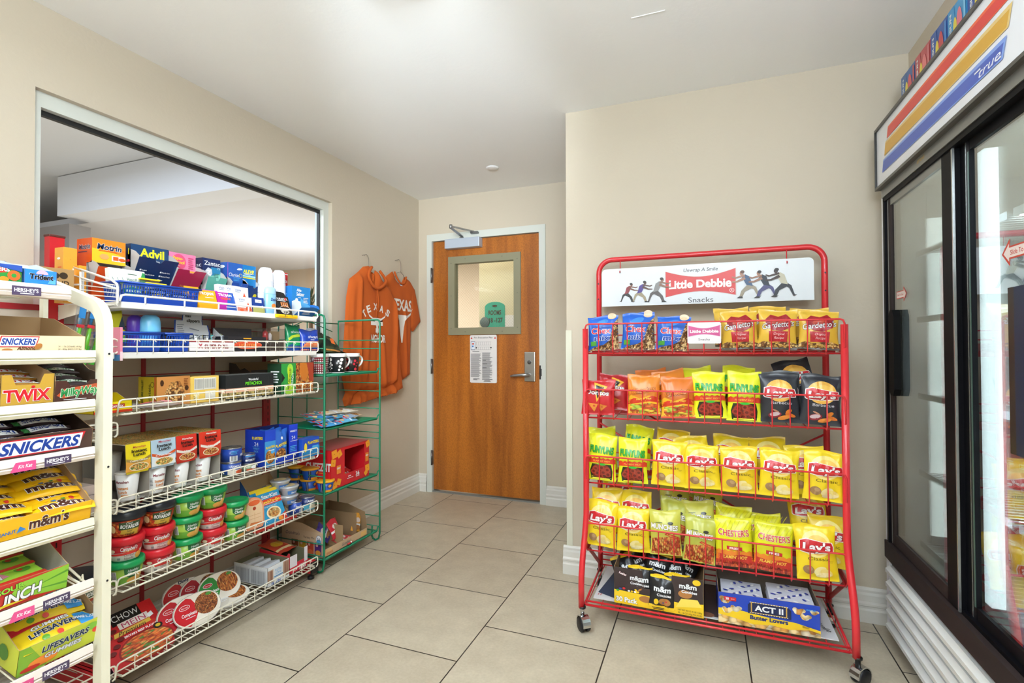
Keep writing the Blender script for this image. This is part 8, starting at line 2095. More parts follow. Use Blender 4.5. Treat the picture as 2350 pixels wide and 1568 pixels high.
# sour candy
tray_box(5, 'lime green and red sour candy carton with slanted black and white lettering', 0.570, 0.788, 0.062, 0.105, 0.20, '#c8322a', '#b9b4a4', [P([(0.10, 0.020), (0.218, 0.0), (0.218, 0.062), (0.120, 0.055)], gloss('#8fc43a')), P([(0.14, 0.03), (0.218, 0.05), (0.218, 0.044)], gloss('#5a9a2a')), P([(0.14, 0.026), (0.218, 0.02), (0.218, 0.014)], gloss('#5a9a2a')), T('SOUR', 0.105, 0.048, 0.013, gloss('#8fd03a'), w=0.050, bold=0.05, o=Kp, ow=0.05, rot=6), T('PUNCH', 0.115, 0.024, 0.026, cwh, w=0.100, bold=0.05, sh=0.2, o=Kp, ow=0.05, rot=8), P([(0.04, 0.004), (0.14, 0.010), (0.10, 0.014)], gloss('#e8d02a'))])
for i in range(3):
    g = B(); g.bbox(-0.075, 0, -0.085, 0.085, 0, 0.012, gloss('#9acb3f'), 0.004); g.deco(TP(0.17, 0.075, 0.012), [P([(0.0, 0.0), (0.17, 0.0), (0.17, 0.014), (0, 0.010)], gloss('#d93a2a')), P([(0.06, 0.02), (0.11, 0.03), (0.10, 0.06), (0.05, 0.05)], gloss('#d98aa0')), T('PUNCH', 0.055, 0.036, 0.022, cwh, w=0.085, bold=0.05, sh=0.2, o=Kp, ow=0.05), EL(0.14, 0.045, 0.016, 0.013, gloss('#4f9a2f'), 12), EL(0.135, 0.045, 0.006, 0.006, gloss('#c8302a'), 10)])
    o = g.build('candy_tray_pack'); on_tray(5, o, 0.672, 0.018 + 0.05 * i, 0.040 + 0.014 * i); tag(o, ['front pink and lime sour candy pack in the lime carton', 'middle pink and lime sour candy pack in the lime carton', 'rear pink and lime sour candy pack in the lime carton'][i], 'candy pack', 'sour candy packs')
# gummies
tray_box(6, 'yellow green gummy candy carton with fruit pictures and navy lettering', 0.690, 0.862, 0.068, 0.120, 0.22, '#c3cc3a', card, [P([(0, 0), (0.06, 0.0), (0.02, 0.068), (0, 0.068)], gloss('#7fae2f')), EL(0.15, 0.050, 0.014, 0.010, gloss('#7fb83a'), 12), EL(0.162, 0.036, 0.010, 0.008, gloss('#d8402f'), 12), EL(0.05, 0.018, 0.030, 0.012, gloss('#e8862a'), 14), EL(0.025, 0.010, 0.020, 0.006, gloss('#c8342a'), 12), T('LIFESAVERS', 0.094, 0.045, 0.015, navy, w=0.098, bold=0.04, sh=0.15, o=cwh, ow=0.04), T('GUMMIES', 0.090, 0.026, 0.011, gloss('#d9dce4'), w=0.076, bold=0.03, sh=0.15, o=navy, ow=0.03)], side=[EL(0.12, 0.05, 0.02, 0.015, gloss('#d8402f'), 12), EL(0.16, 0.04, 0.02, 0.02, gloss('#4a8a2f'), 12)])
gm = [P([(-0.045, 0.0), (-0.02, 0.0), (-0.02, 0.15), (-0.045, 0.15)], gloss('#c8242e')), T('LIFESAVERS', 0.008, 0.078, 0.017, navy, w=0.105, rot=90, bold=0.04, sh=0.15, o=cwh, ow=0.04), T('GUMMIES', -0.012, 0.078, 0.012, cwh, w=0.08, rot=90, bold=0.03, sh=0.15, o=navy, ow=0.03), R(-0.01, 0.125, 0.045, 0.03, gloss('#2f8ac8')), T('SHARE SIZE', 0.012, 0.140, 0.010, cwh, w=0.04, rot=70, bold=0.04), EL(0.03, 0.05, 0.008, 0.008, gloss('#5a9a2f'), 12), EL(0.032, 0.08, 0.008, 0.007, gloss('#d8402f'), 12)]
bars_in(6, '#e3c21f', gm, [(0.03, 0.776, 0.055, 2, 'front gummy candy bag in the yellow green carton'), (0.095, 0.776, 0.070, -3, 'rear gummy candy bag in the yellow green carton'), (0.16, 0.770, 0.070, 3, 'rearmost gummy candy bag in the yellow green carton')], '', name='candy_packet', w=0.095, L=0.158, t=0.022, grp='gummy candy bags', seed=206, cat='candy packet')
# goods of the half hidden bay
root = empty('noodle_bowl', (-1.86, 0.985, DECKS[4] + 0.001)); tag(root, 'wide black lidded pasta bowl seen between the candy rack trays', 'bowl', 'goods of the half hidden bay')
g = B(); g.lathe([(0.055, 0), (0.058, 0.004), (0.078, 0.062)], gloss('#b5441f'), 30); g.deco(None, [R(-0.03, 0.02, 0.06, 0.024, gloss('#2f4a26')), T('BOYARDEE', 0, 0.032, 0.014, wh_, w=0.055, bold=0.04), EL(-0.06, 0.03, 0.02, 0.02, chz, 12)], fn=cylfn([(0, 0.058), (0.062, 0.078)]), fine=0.01); g.build('bowl_body', root)
g = B(); g.lathe([(0.080, 0.060), (0.084, 0.063), (0.084, 0.070), (0.078, 0.082), (0.070, 0.084), (0, 0.082)], gloss('#20262e'), 30); g.build('bowl_lid', root)
for i, (X, y0, y1, z, h, c, lb) in enumerate([(-1.85, 0.93, 1.04, DECKS[3] + 0.001, 0.060, '#b9a8a0', 'pale grey carton seen between the trays of the candy rack'), (-1.87, 0.86, 0.93, DECKS[3] + 0.001, 0.075, '#8f8680', 'dull brown carton left of the pale grey one'), (-1.86, 0.90, 1.045, DECKS[3] + 0.062, 0.030, '#c9b8b0', 'flat carton lying on the pale grey one')]):
    carton('carton', lb, 'carton', X, y0, y1, z, z + h, 0.12, c, [R(0.01, 0.01, 0.05, 0.012, gloss('#c0303a'))] + lines(0.01, 0.03, 0.05, 0.02, 3, mt('#6a6460', .6)), group='goods of the half hidden bay')

# ================================================================== BOXES ON THE RED RACK'S BASE SHELF
zb = 0.118
VS = lambda k, its: [('p', [(x, y * k) for x, y in it[1]], it[2]) if it[0] == 'p' else it[:3] + (it[3] * k, it[4] * k) + it[5:6] + (it[6] or None,) + it[7:] for it in its]
g = B(); g.box(-0.44, 0.44, -0.33, -0.005, 0, 0.004, mt('#dcdcdc', 0.4))
g.deco(Matrix(((1, 0, 0, -0.45), (0, 1, 0, -0.34), (0, 0, 1, 0.004), (0, 0, 0, 1))), [P([(0.02, 0.06), (0.15, 0.01), (0.15, 0.33), (0.06, 0.33)], mt('#2f4058', .35)), P([(0.36, 0.02), (0.50, 0.02), (0.50, 0.30), (0.38, 0.30)], mt('#4a3a38', .4)), EL(0.45, 0.03, 0.03, 0.02, mt('#8a5a44', .4), 14), T('A Smile', 0.85, 0.10, 0.022, Kp, w=0.10, rot=-60, sh=0.2), T('rl', 0.03, 0.045, 0.02, snk_r)])
o = g.build('sign_board', loc=(0.0, SB - 0.02, zb - 0.002)); tag(o, 'white printed board laid flat on the base shelf of the red rack', 'board')
g = B(); w, d = 0.342, 0.22; mmB = gloss('#3a2c2c'); myw = gloss('#f0c822')
open_tray(g, w, d, 0.145, 0.160, mmB, cardd, prof=[(0, 0.145), (0.2, 0.150), (1, 0.160)], cutw=(-0.060, 0.055, 0.075),
          front=VS(0.88, [P([(0, 0), (w, 0), (w, 0.060), (0.25, 0.050), (0, 0.062)], myw), T('30 Pack', 0.050, 0.022, 0.022, cwh, w=0.082, bold=0.05, o=Kp, ow=0.03), P([(0.24, 0.03), (0.335, 0.045), (0.32, 0.075), (0.26, 0.07)], gloss('#f4d85a')), EL(0.125, 0.038, 0.026, 0.015, gloss('#a8703a'), 16), EL(0.185, 0.030, 0.022, 0.012, gloss('#a8703a'), 16), EL(0.275, 0.092, 0.026, 0.018, gloss('#b57a3f'), 16), T('m&m', 0.285, 0.128, 0.022, cwh, w=0.062, bold=0.06), T('Cookies', 0.290, 0.104, 0.012, cwh, w=0.056, bold=0.04), T('m&m', 0.090, 0.128, 0.020, cwh, w=0.05, bold=0.06), T('Cookies', 0.088, 0.104, 0.011, cwh, w=0.044, bold=0.04), EL(0.317, 0.150, 0.015, 0.013, myw, 16), T('NET WT 48 OZ (3 LB) 1.36kg', 0.292, 0.022, 0.007, Kp, w=0.088), T('30 - 1.6 OZ (45g) POUCHES', 0.292, 0.010, 0.007, Kp, w=0.088), R(0.15, 0.012, 0.05, 0.003, Kp), R(0.155, 0.006, 0.04, 0.003, Kp), T('Keebler', 0.036, 0.140, 0.010, cwh, w=0.030, bold=0.03, o=snk_r, ow=0.06, rot=-15), EL(0.025, 0.070, 0.006, 0.005, snk, 10), EL(0.040, 0.074, 0.006, 0.005, snk_r, 10), EL(0.015, 0.062, 0.006, 0.005, gloss('#3a9a3a'), 10)] + [EL(0.06 + 0.012 * i, 0.066, 0.005, 0.004, myw if i % 2 else cwh, 10) for i in range(4)]))
o = g.build('cookie_carton'); place(o, -0.180, SF - 0.062, zb + 0.004, RZ - radians(1)); tag(o, 'dark brown and yellow cookie pouch carton on the base of the red rack', 'carton')
ck_it = [R(-0.5, 1.16, 1.0, 0.10, myw), R(-0.5, 0.0, 1.0, 0.10, myw), T('m&m', 0.0, 0.80, 0.22, cwh, w=0.66, bold=0.06), T('Cookies', 0.08, 0.55, 0.11, cwh, w=0.56, bold=0.04), EL(0.12, 0.28, 0.24, 0.15, gloss('#b57a3f'), 16), EL(-0.22, 0.25, 0.10, 0.12, myw, 12), EL(0.18, 0.30, 0.04, 0.03, snk_r, 8), EL(0.06, 0.24, 0.04, 0.03, snk, 8)]
b_ = bag_mesh(0.100, 0.122, 0.032, gloss('#1d1d20'), S(ck_it, 0.098), 300, wr=1.6); src = b_.build('cookie_pouch')
for i, (x, y, z, ti, ro, lb) in enumerate([(-0.245, 0.00, 0.03, -6, 2, 'black cookie pouch hanging out at the left of the brown and yellow carton'), (-0.165, -0.014, 0.012, -4, -3, 'black cookie pouch bulging through the middle of the carton opening'), (-0.100, 0.002, 0.020, -8, 4, 'black cookie pouch at the right of the carton opening'), (-0.200, 0.06, 0.070, -20, -10, 'black cookie pouch lying high at the left of the carton'), (-0.120, 0.07, 0.060, -28, 6, 'black cookie pouch lying high at the right of the carton'), (-0.250, 0.12, 0.050, -24, 30, 'black cookie pouch at the back left of the carton'), (-0.110, 0.125, 0.055, -30, -24, 'black cookie pouch at the back right of the carton'), (-0.300, 0.09, 0.030, -18, 22, 'black cookie pouch squeezed at the left wall of the carton')]):
    o = src if i == 0 else src.copy()
    if i: COL.objects.link(o)
    place(o, x, SF - 0.050 + y, zb + z + 0.004, RZ, radians(ti), radians(ro)); tag(o, lb, 'cookie pouch', 'black cookie pouches')
g = B(); w, d = 0.338, 0.20; ab = gloss('#1f44b4'); kern = food(['#f0d8a0', '#e8b86a', '#f6ecd0', '#d99a4a'], 45)
def pop(x, y, s_): return [EL(x, y, s_, s_ * 0.9, kern, 10), EL(x + s_ * 0.8, y + s_ * 0.5, s_ * 0.8, s_ * 0.7, kern, 9), EL(x - s_ * 0.7, y + s_ * 0.6, s_ * 0.6, s_ * 0.7, kern, 9)]
fr_it = [P([(0.0, 0.0), (w, 0.0), (w, 0.032), (0.26, 0.052), (0.16, 0.058), (0.05, 0.074), (0, 0.068)], myw)] + pop(0.024, 0.108, 0.016) + pop(0.060, 0.072, 0.014) + pop(0.030, 0.060, 0.014) + pop(0.268, 0.105, 0.015) + pop(0.290, 0.082, 0.013) + pop(0.318, 0.110, 0.010) + [P([(0, 0), (w, 0), (w, 0.02), (0.30, 0.030), (0.24, 0.016), (0.18, 0.024), (0.12, 0.014), (0.06, 0.030), (0, 0.040)], kern), P([(0.102, 0.064), (0.245, 0.064), (0.245, 0.104), (0.235, 0.118), (0.110, 0.118), (0.102, 0.104)], gloss('#14224e')), R(0.112, 0.068, 0.120, 0.052, gloss('#c9a04a')), R(0.116, 0.072, 0.112, 0.044, gloss('#14224e')), T('ACT II', 0.172, 0.094, 0.026, cwh, w=0.092, bold=0.08), T('Butter Lovers', 0.172, 0.048, 0.019, gloss('#14306e'), w=0.124, bold=0.05), R(0.020, 0.110, 0.042, 0.018, snk_r), T('28', 0.031, 0.119, 0.011, cwh, bold=0.03), T('BAGS', 0.050, 0.119, 0.005, cwh)] + [EL(0.110 + 0.0088 * i, q, 0.002, 0.002, cwh, 6) for i in range(15) for q in (0.0695, 0.1185)] + [T('8888', 0.308, 0.122, 0.008, ltb, w=0.03)] + lines(0.28, 0.036, 0.03, 0.010, 2, mt('#8a6a1c', .5))
open_tray(g, w, d, 0.113, 0.130, ab, mt('#6e6258', .75), prof=[(0, 0.113), (0.8, 0.118), (0.95, 0.130), (1, 0.130)], front=VS(0.78, fr_it))
o = g.build('popcorn_carton'); place(o, 0.212, SF - 0.062, zb + 0.004, RZ + radians(1.2)); tag(o, 'blue and yellow open popcorn carton on the base of the red rack', 'carton')
for i in range(6):
    g = B(); c_, r_ = i % 2, i // 2
    g.bbox(-0.150, 0, -0.074, 0.074, 0, 0.014, gloss('#cdd0dc'), 0.004); its = []
    for q in range(26): its.append(EL(0.012 + 0.124 * ((q * 0.618) % 1), 0.012 + 0.126 * ((q * 0.41) % 1), 0.010, 0.005, gloss('#2f3f9a') if q % 2 else cwh, 8, q * 40))
    g.deco(TP(0.148, 0.150, 0.014), its); o = g.build('popcorn_bag'); place(o, 0.128 + 0.166 * c_, SF - 0.052, zb + 0.062 + 0.0155 * r_ - (0.012 if c_ == 0 else 0), RZ, radians(2)); tag(o, ['lowest', 'middle', 'topmost'][r_] + ' folded popcorn bag of the ' + ['left', 'right'][c_] + ' pile in the blue carton', 'popcorn bag', 'folded popcorn bags')

# ================================================================== CLOTHES ON THE WALL
ob = bumpy('#bd5716', 220, 0.25, 0.95, 'orange_cloth', dist=0.001, var=0.06); wp_ = mt('#e6e2da', 0.8)


def garment(name, label, outline, y0, x0, thick, folds, deco_items, seed):
    """cloth hanging flat on the left wall: outline in (y, z); a padded, creased sheet with real thickness"""
    bm = bmesh.new(); vv = [bm.verts.new((y, z, 0)) for y, z in outline]; bm.faces.new(vv)
    bmesh.ops.triangulate(bm, faces=bm.faces[:])
    for _ in range(6):
        es = [e for e in bm.edges if e.calc_length() > 0.016]
        if not es: break
        bmesh.ops.subdivide_edges(bm, edges=es, cuts=1); bmesh.ops.triangulate(bm, faces=[f for f in bm.faces if len(f.verts) > 3])
    segs = list(zip(outline, outline[1:] + outline[:1]))
    def dist(y, z):
        best = 1e9
        for (a, b_), (c, d_) in segs:
            ex, ey = c - a, d_ - b_; L2 = ex * ex + ey * ey or 1e-9; t_ = max(0, min(1, ((y - a) * ex + (z - b_) * ey) / L2))
            best = min(best, math.hypot(y - a - ex * t_, z - b_ - ey * t_))
        return best
    def X(y, z, d=0.0):
        q = dist(y, z); e = min(1, q / 0.035) ** 0.5
        f = sum(a_ * math.exp(-((y - yc - sl * (z - zc)) / wd) ** 2) * (1 if z < zt else math.exp(-((z - zt) / 0.08) ** 2)) for yc, zc, sl, wd, a_, zt in folds)
        return x0 + 0.004 + thick * e + (f + 0.006 * noise.noise(Vector((y * 9, z * 5, seed)))) * e + d
    g = B(); bm.verts.index_update(); vs = [(X(v.co.x, v.co.y), v.co.x, v.co.y) for v in bm.verts]; fs = [[v.index for v in f.verts] for f in bm.faces]
    g.add(vs, fs, ob, True); n = len(vs)
    g.add([(x0 + 0.002, v[1], v[2]) for v in vs], [f[::-1] for f in fs], ob)
    be = [e for e in bm.edges if len(e.link_faces) == 1]
    g.add(vs + [(x0 + 0.002, v[1], v[2]) for v in vs], [(e.verts[0].index, e.verts[1].index, e.verts[1].index + n, e.verts[0].index + n) for e in be], ob)
    bm.free()
    g.deco(None, deco_items, off=0.0012, step=0.0004, fn=lambda u, v, d: (X(u, v, d), u, v), fine=0.010)
    return tag(g.build(name), label, 'clothing')


def horns(cy, cz, k, m):
    """long-horned cattle head outline used as a print"""
    L_ = [(-1.0, 0.62), (-0.86, 0.30), (-0.50, 0.10), (-0.34, 0.06), (-0.30, 0.16), (-0.20, 0.14), (-0.16, -0.10), (-0.10, -0.52), (-0.06, -0.80)]
    pts = [(cy + a * k, cz + b_ * k) for a, b_ in L_] + [(cy + 0.06 * k, cz - 0.80 * k)] + [(cy - a * k, cz + b_ * k) for a, b_ in L_[::-1][1:]] + [(cy + 0.84 * k, cz + 0.40 * k), (cy + 0.48 * k, cz + 0.22 * k), (cy, cz + 0.24 * k), (cy - 0.48 * k, cz + 0.22 * k), (cy - 0.84 * k, cz + 0.40 * k)]
    return P(pts, m)


XW = XL + 0.012
hood = [(2.62, 0.88), (2.595, 0.84), (2.615, 0.79), (2.66, 0.80), (2.69, 0.86), (2.735, 0.89), (2.85, 0.875), (3.02, 0.88), (3.14, 0.905), (3.20, 0.845), (3.265, 0.86), (3.235, 1.00), (3.20, 1.25), (3.16, 1.50), (3.10, 1.60), (3.00, 1.655), (2.965, 1.70), (2.93, 1.715), (2.912, 1.66), (2.905, 1.585), (2.885, 1.60), (2.872, 1.70), (2.86, 1.735), (2.80, 1.72), (2.745, 1.675), (2.66, 1.62), (2.63, 1.50), (2.61, 1.25), (2.585, 1.00)]
tx = []
for ch, y, z, r_ in (('T', 2.768, 1.400, 38), ('E', 2.815, 1.435, 18), ('X', 2.893, 1.455, 0), ('A', 2.965, 1.445, -14), ('S', 3.030, 1.420, -36)):
    tx.append(T(ch, y, z, 0.048, wp_, w=0.034 if ch != 'X' else 0.040, bold=0.06, rot=r_))
tx += [R(2.835, 1.325, 0.135, 0.042, mt('#3a2a22', .8)), R(2.832, 1.325, 0.140, 0.026, wp_), horns(2.905, 1.352, 0.105, wp_), R(2.885, 1.275, 0.036, 0.03, wp_), T('LONGHORNS', 2.900, 1.235, 0.050, wp_, w=0.30, bold=0.07) if False else T('NGHOR', 2.915, 1.235, 0.052, wp_, w=0.165, bold=0.06)]
XH = XW + 0.030
hd = garment('hooded_sweatshirt', 'orange hooded sweatshirt with white lettering hanging on the left wall', hood, 0, XH, 0.032, [(2.72, 1.2, 0.02, 0.018, 0.020, 1.6), (3.13, 1.2, 0.03, 0.020, 0.022, 1.6), (2.80, 1.05, 0.1, 0.02, 0.010, 1.2), (3.0, 1.0, -0.1, 0.02, 0.012, 1.15), (2.92, 1.1, 0, 0.012, -0.008, 1.1), (2.64, 1.1, 0, 0.012, -0.010, 1.5)], tx, 1)
g = B(); g.tube([(XH + 0.046, 2.897, 1.585), (XH + 0.050, 2.893, 1.50), (XH + 0.048, 2.890, 1.38)], 0.003, ob, 6); g.build('drawstring', hd)
g = B(); g.tube([(XH + 0.046, 2.905, 1.585), (XH + 0.050, 2.910, 1.50), (XH + 0.048, 2.908, 1.42)], 0.003, ob, 6); g.build('drawstring', hd)
g = B(); g.tube(sm([(XH + 0.03, 2.86, 1.725), (XH + 0.048, 2.80, 1.66), (XH + 0.050, 2.84, 1.60), (XH + 0.052, 2.90, 1.58), (XH + 0.050, 2.96, 1.605), (XH + 0.046, 3.0, 1.65), (XH + 0.03, 2.95, 1.71)]), 0.010, ob, 8); g.build('hood_edge', hd)
tee = [(3.135, 0.895), (3.20, 0.90), (3.30, 0.915), (3.42, 0.96), (3.43, 1.20), (3.435, 1.31), (3.47, 1.30), (3.575, 1.385), (3.535, 1.52), (3.49, 1.64), (3.42, 1.70), (3.345, 1.725), (3.31, 1.675), (3.26, 1.665), (3.215, 1.695), (3.185, 1.745), (3.11, 1.70), (3.075, 1.64), (3.09, 1.40), (3.13, 1.20)]
tz = [T('TEXAS', 3.275, 1.500, 0.085, wp_, w=0.285, bold=0.08), P([(3.28, 1.440), (3.42, 1.452), (3.42, 1.432), (3.28, 1.420)], ob), horns(3.278, 1.385, 0.155, wp_), P([(3.24, 1.39), (3.315, 1.39), (3.285, 1.21), (3.270, 1.21)], wp_), R(3.262, 1.645, 0.026, 0.034, cwh), R(3.266, 1.652, 0.018, 0.012, mt('#3a5a8a', .6))]
te = garment('t_shirt', 'orange short sleeved t-shirt with white lettering hanging nearest the door', tee, 0, XW, 0.020, [(3.20, 1.1, 0.05, 0.014, 0.010, 1.4), (3.34, 1.05, -0.04, 0.016, 0.010, 1.4), (3.42, 1.2, 0, 0.012, -0.006, 1.5)], tz, 2)
g = B(); g.tube(sm([(XW + 0.022, 3.185, 1.742), (XW + 0.028, 3.215, 1.692), (XW + 0.029, 3.262, 1.662), (XW + 0.028, 3.31, 1.672), (XW + 0.022, 3.345, 1.722)]), 0.007, ob, 8); g.build('collar', te)
wir = mt('#9a948c', 0.3, 0.9)
for (yh, zt_, top, lb, grp) in ((2.868, 1.72, 1.812, 'wire hanger carrying the hooded sweatshirt', 0), (3.262, 1.765, 1.842, 'wire hanger carrying the t-shirt', 1)):
    g = B(); xh = XW + 0.02
    g.tube([(xh - 0.004, yh - 0.035, top - 0.012), (xh, yh - 0.022, top), (xh, yh - 0.002, top - 0.004), (xh, yh + 0.010, top - 0.022), (xh, yh + 0.010, zt_), (xh - 0.002, yh + 0.012, zt_ - 0.015), (xh - 0.004, yh + (0.05 if grp else 0.02), zt_ - (0.03 if grp else 0.04)), (xh - 0.008, yh + 0.09, zt_ - 0.09)], 0.0018, wir, 6)
    g.tube([(xh - 0.002, yh + 0.010, zt_ - 0.012), (xh - 0.004, yh - (0.045 if grp else 0.02), zt_ - (0.03 if grp else 0.04)), (xh - 0.008, yh - 0.08, zt_ - 0.085)], 0.0018, wir, 6)
    g.tube([(XL, yh - 0.020, top - 0.004), (xh + 0.006, yh - 0.020, top - 0.001)], 0.0016, mt('#3a3634', .5, .5), 5)
    tag(g.build('clothes_hanger'), lb, 'hanger', 'wire clothes hangers')

# ================================================================== DRINKS AND BOXES OF THE COOLER
def bottle(name, label, loc, h, r, liquid, capc, labc, txt, grp, rz=0.0, waist=0.0):
    root = empty(name, loc, rz); tag(root, label, 'bottle', grp); g = B()
    pr = [(r * 0.85, 0), (r, h * 0.03), (r, h * 0.28), (r * (1 - waist), h * 0.42), (r, h * 0.56), (r * 0.96, h * 0.66), (r * 0.55, h * 0.84), (r * 0.36, h * 0.90), (r * 0.36, h * 0.93)]
    g.lathe(pr, mt(liquid, 0.12, coat=0.5), 20); g.build('bottle_body', root)
    g = B(); g.lathe([(r * 0.42, h * 0.92), (r * 0.42, h), (0, h)], gloss(capc), 16); g.build('cap', root)
    if labc:
        g = B(); g.lathe([(r * 1.01, h * 0.28), (r * (1.015 - waist), h * 0.42), (r * 1.01, h * 0.56)], gloss(labc), 20); g.M = None
        g.deco(None, [T(txt, 0, h * 0.42, h * 0.07, wh_, w=r * 1.3, bold=0.04)], fn=cylfn([(0, r * 1.02), (h, r * 1.02)]), fine=0.01); g.build('label', root)
    return root


def face_out(p): return pi
specs = []
kinds = [('red sports drink', '#a81f24', '#e8622a', '#c8302f', 'G'), ('orange sports drink', '#d9701f', '#e8622a', '#e8a02a', 'G'), ('clear water', '#9fb8c4', '#e8eef2', '#3f78b8', 'smart'), ('coffee drink', '#8a6a4a', '#e2b82f', '#e2b82f', 'coffee'), ('dark cola', '#2a1612', '#c8202a', '#c8202a', 'cola'), ('yellow tea', '#b88a24', '#d8402a', '#e8c83a', 'tea')]
idx = 0
for si, z in enumerate(FSH):
    for j in range(15):
        y = 2.30 - j * 0.076
        if abs(y - 1.72) < 0.04 or y < 1.25: continue
        k = (si * 2 + j // 3) % 6
        if si == 0 and y < 1.62: k = [4, 2, 1, 5, 0][j % 5]
        if si == 2 and y < 1.68: k = 3
        if y > 1.76 and (si > 1 or j > 4): continue
        if y > 1.76: k = 0
        nm, lq, cp_, lc_, tx_ = kinds[k]; h = [0.225, 0.21, 0.17, 0.20, 0.18][si]
        row_ = ['lowest', 'second', 'third', 'fourth', 'top'][si]
        bottle('drink_bottle', '%s bottle on the %s cooler shelf, number %d from the far end' % (nm, row_, j + 1), (FXF + (0.145 if y < 1.70 else 0.30), y, z + 0.001), h, 0.031 if si != 2 else 0.029, lq, cp_, lc_, tx_, 'bottles in the drinks cooler', pi, 0.12 if k in (0, 1) else 0.03)
        idx += 1
bottle('drink_bottle', 'large clear water bottle standing at the front of the cooler floor', (FXF + 0.105, 1.500, 0.414), 0.30, 0.040, '#a8c0cc', '#eef2f4', '#5a4a8a', 'smart', 'bottles in the drinks cooler', pi, 0.0)
# drink mix cartons standing on top of the cooler
for i, (ya, yb_, h, c, ic, lb) in enumerate([(2.18, 2.312, 0.160, '#3f6aa8', '#d9505a', 'blue and red juice pouch carton standing farthest on the cooler'), (2.052, 2.176, 0.162, '#c04a50', '#e8787a', 'red juice pouch carton, second from the far end on the cooler'), (1.925, 2.046, 0.165, '#2f5aa8', '#c9404a', 'dark blue juice pouch carton in the middle of the row on the cooler'), (1.802, 1.921, 0.165, '#3f9ad0', '#e87a8a', 'light blue juice pouch carton on the cooler'), (1.66, 1.797, 0.165, '#1f4fa4', '#3f7ac8', 'deep blue juice pouch carton on the cooler nearest the picture edge')]):
    w = yb_ - ya; g = B(); g.box(-0.08, 0, -w / 2, w / 2, 0, h, gloss(c))
    g.deco(FL(w), [P([(0, 0), (w * 0.5, 0), (w * 0.35, h), (0, h)], gloss(c)), EL(w * 0.62, h * 0.5, w * 0.16, h * 0.36, gloss(ic), 14), EL(w * 0.4, h * 0.55, w * 0.10, h * 0.22, gloss('#e8d23a'), 10), EL(w * 0.7, h * 0.35, w * 0.08, h * 0.14, gloss('#dfe6ee'), 10), T('CAPRISUN', w * 0.16, h * 0.5, 0.013, cwh, w=h * 0.8, rot=90, bold=0.03), R(w * 0.86, 0.01, w * 0.1, h - 0.02, gloss(['#c8404a', '#d9787c', '#3f8ad0', '#7fc4e8', '#3f8ad8'][i]))])
    o = g.build('juice_carton'); place(o, 0.715, (ya + yb_) / 2, 2.0285, pi); tag(o, lb, 'carton', 'juice pouch cartons on the cooler')

# ================================================================== LOBBY AND CORRIDOR DETAILS
sof = mt('#e6ebf6', 0.9)
g = B(); g.box(-6.36, XL - 0.12, 3.2, 3.5, 2.576, 2.99, sof); struct(g.build('beam_1'), 'white dropped ceiling beam of the lobby')
g = B(); g.box(-8.9, XL - 0.12, 3.5, 8.2, 2.576, 2.66, lc); struct(g.build('ceiling'))
g = B(); g.box(-8.9, XL - 0.12, 6.9, 7.0, 0, 2.576, lw); struct(g.build('wall_lobby'))
g = B(); g.box(-8.9, -6.25, 3.25, 3.45, 0, 2.5, mt('#8f8a88', .8)); struct(g.build('wall_lobby'))
g = B(); g.lathe([(0.0, -0.10), (0.18, -0.09), (0.32, -0.05), (0.36, 0.0)], mt('#dfe0e6', 0.6), 32, (-4.45, 1.95, 2.99)); tag(g.build('dome_lamp'), 'shallow pale ceiling dome seen through the left of the window', 'lamp')
rnd = random.Random(4)
for i, (x, y) in enumerate([(-2.70, 2.50), (-2.62, 2.82)]):
    root = empty('potted_plant', (x, y, 0.0)); tag(root, ['green spiky plant in the lobby just left of the window post', 'darker spiky plant in the lobby closest to the window post'][i], 'plant', 'lobby plants')
    g = B(); g.lathe([(0.10, 0), (0.13, 0.30), (0.12, 0.30), (0.0, 0.27)], mt('#7a5a44', .7), 20); g.build('pot', root)
    g = B(); g.tube([(0, 0, 0.27), (0.01, 0, 0.9), (0, 0, 1.50)], 0.014, mt('#6a5238', .8), 7); g.build('stem', root)
    g = B(); lf = mt('#56753a' if i == 0 else '#3c4a2c', .6)
    for q in range(34):
        a = rnd.uniform(0, 6.28); e = rnd.uniform(0.1, 1.3); L_ = rnd.uniform(0.10, 0.19); z0 = rnd.uniform(1.44, 1.52)
        p0 = Vector((0, 0, z0)); d_ = Vector((cos(a) * cos(e), sin(a) * cos(e), sin(e))); p1 = p0 + d_ * L_ * 0.55; p2 = p0 + d_ * L_ + Vector((0, 0, -0.03)); sd = d_.cross(Vector((0, 0, 1))).normalized() * 0.007
        g.add([p0, p1 + sd, p2, p1 - sd], [(0, 1, 2, 3)], lf)
    g.build('leaves', root)
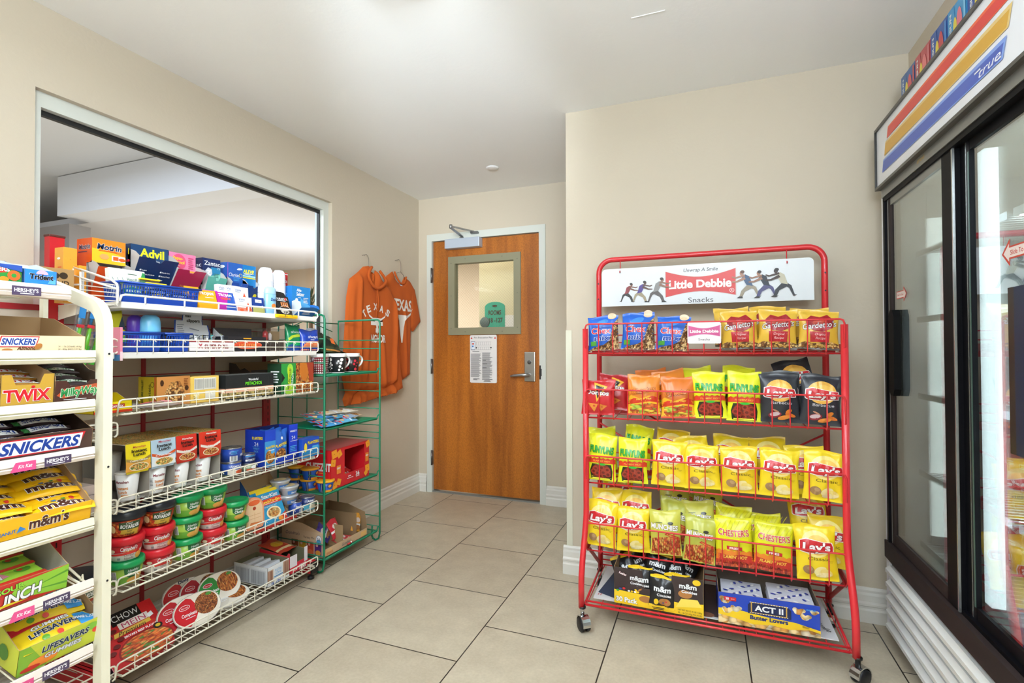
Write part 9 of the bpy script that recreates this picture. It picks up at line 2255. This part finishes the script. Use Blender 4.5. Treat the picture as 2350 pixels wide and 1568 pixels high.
# corridor
cw = bumpy('#d9cfae', 30, 0.15, 0.8, 'corridor_paint', dist=0.004); cw2 = mt('#d8d2cc', 0.85)
g = B(); g.box(-1.955, 0.4, 4.25, 4.35, 0, 2.7, cw); g.box(-1.955, -1.855, 4.35, 8.2, 0, 2.7, cw2); struct(g.build('wall_corridor'))
g = B(); g.box(-2.3, 0.4, YB + 0.14, 8.2, 2.7, 2.8, mt('#dcdce2', .9)); struct(g.build('ceiling'))
g = B(); g.box(0.4, 0.5, YB + 0.14, 4.35, 0, 2.7, cw2); struct(g.build('wall_corridor'))
g = B(); tl = mt('#3aa58c', 0.5); poly = [(-0.10, 0), (0.10, 0), (0.10, 0.315)] + [(0.10 * cos(radians(a)), 0.315 + 0.048 * sin(radians(a))) for a in range(15, 180, 15)] + [(-0.10, 0.315)]
g.prism(poly, 0.006, tl, 'xz', 0); dk = mt('#4a3f34', .6)
g.deco(FNY(0, 0, 0), [T('ROOMS', 0, 0.265, 0.042, dk, w=0.125, bold=0.03), T('118 -127', 0, 0.195, 0.042, dk, w=0.155, bold=0.03), R(-0.06, 0.02, 0.14, 0.11, mt('#2fc0b4', .4)), P([(-0.04, 0.07), (0.03, 0.07), (0.03, 0.05), (0.07, 0.078), (0.03, 0.105), (0.03, 0.085), (-0.04, 0.085)], dk), EL(0, 0.325, 0.026, 0.010, dk, 12)])
tag(g.build('room_sign', loc=(-1.795, 4.243, 1.23)), 'teal arched room number sign on the corridor wall behind the door glass', 'sign')
g = B(); g.lathe([(0.0, -0.006), (0.046, -0.006), (0.05, 0)], mt('#5a6a68', .6), 24, (0, 0, 0), axis='y'); tag(g.build('round_plate', loc=(-1.895, 4.240, 1.405)), 'round grey plate on the corridor wall left of the teal sign', 'plate')
g = B(); g.prism([(-0.072, 0), (0.072, 0), (0.072, 0.19), (0.03, 0.195), (-0.02, 0.20), (-0.072, 0.185)], 0.003, mt('#e6e4e0', .6), 'xz', 0); tag(g.build('paper_notice', loc=(-1.645, 4.246, 1.27)), 'white paper notice on the corridor wall right of the teal sign', 'notice')
g = B(); g.lathe([(0.0, -0.16), (0.09, -0.14), (0.12, -0.06), (0.06, 0.0)], mt('#fff4dc', 0.4, emit=5.0), 20, (-2.42, 6.4, 2.12)); g.tube([(-2.42, 6.4, 2.12), (-2.42, 6.4, 2.98)], 0.01, dk, 6)
for a in (0.4, 2.5, 4.6): g.rtube([(-2.42, 6.4, 2.16), (-2.42 + 0.6 * cos(a), 6.4 + 0.6 * sin(a), 2.17)], 0.10, 0.006, mt('#6a5a4c', .6), up=(0, 0, 1))
tag(g.build('ceiling_fan'), 'ceiling fan with a glowing lamp seen through the door glass', 'fan')

# hairline joint in the ceiling texture
g = B(); g.box(-0.243, -0.122, 1.889, 1.893, CEIL - 0.002, CEIL, mt('#f8f8f6', 0.6)); struct(g.build('trim_2'), 'thin raised seam line on the ceiling')
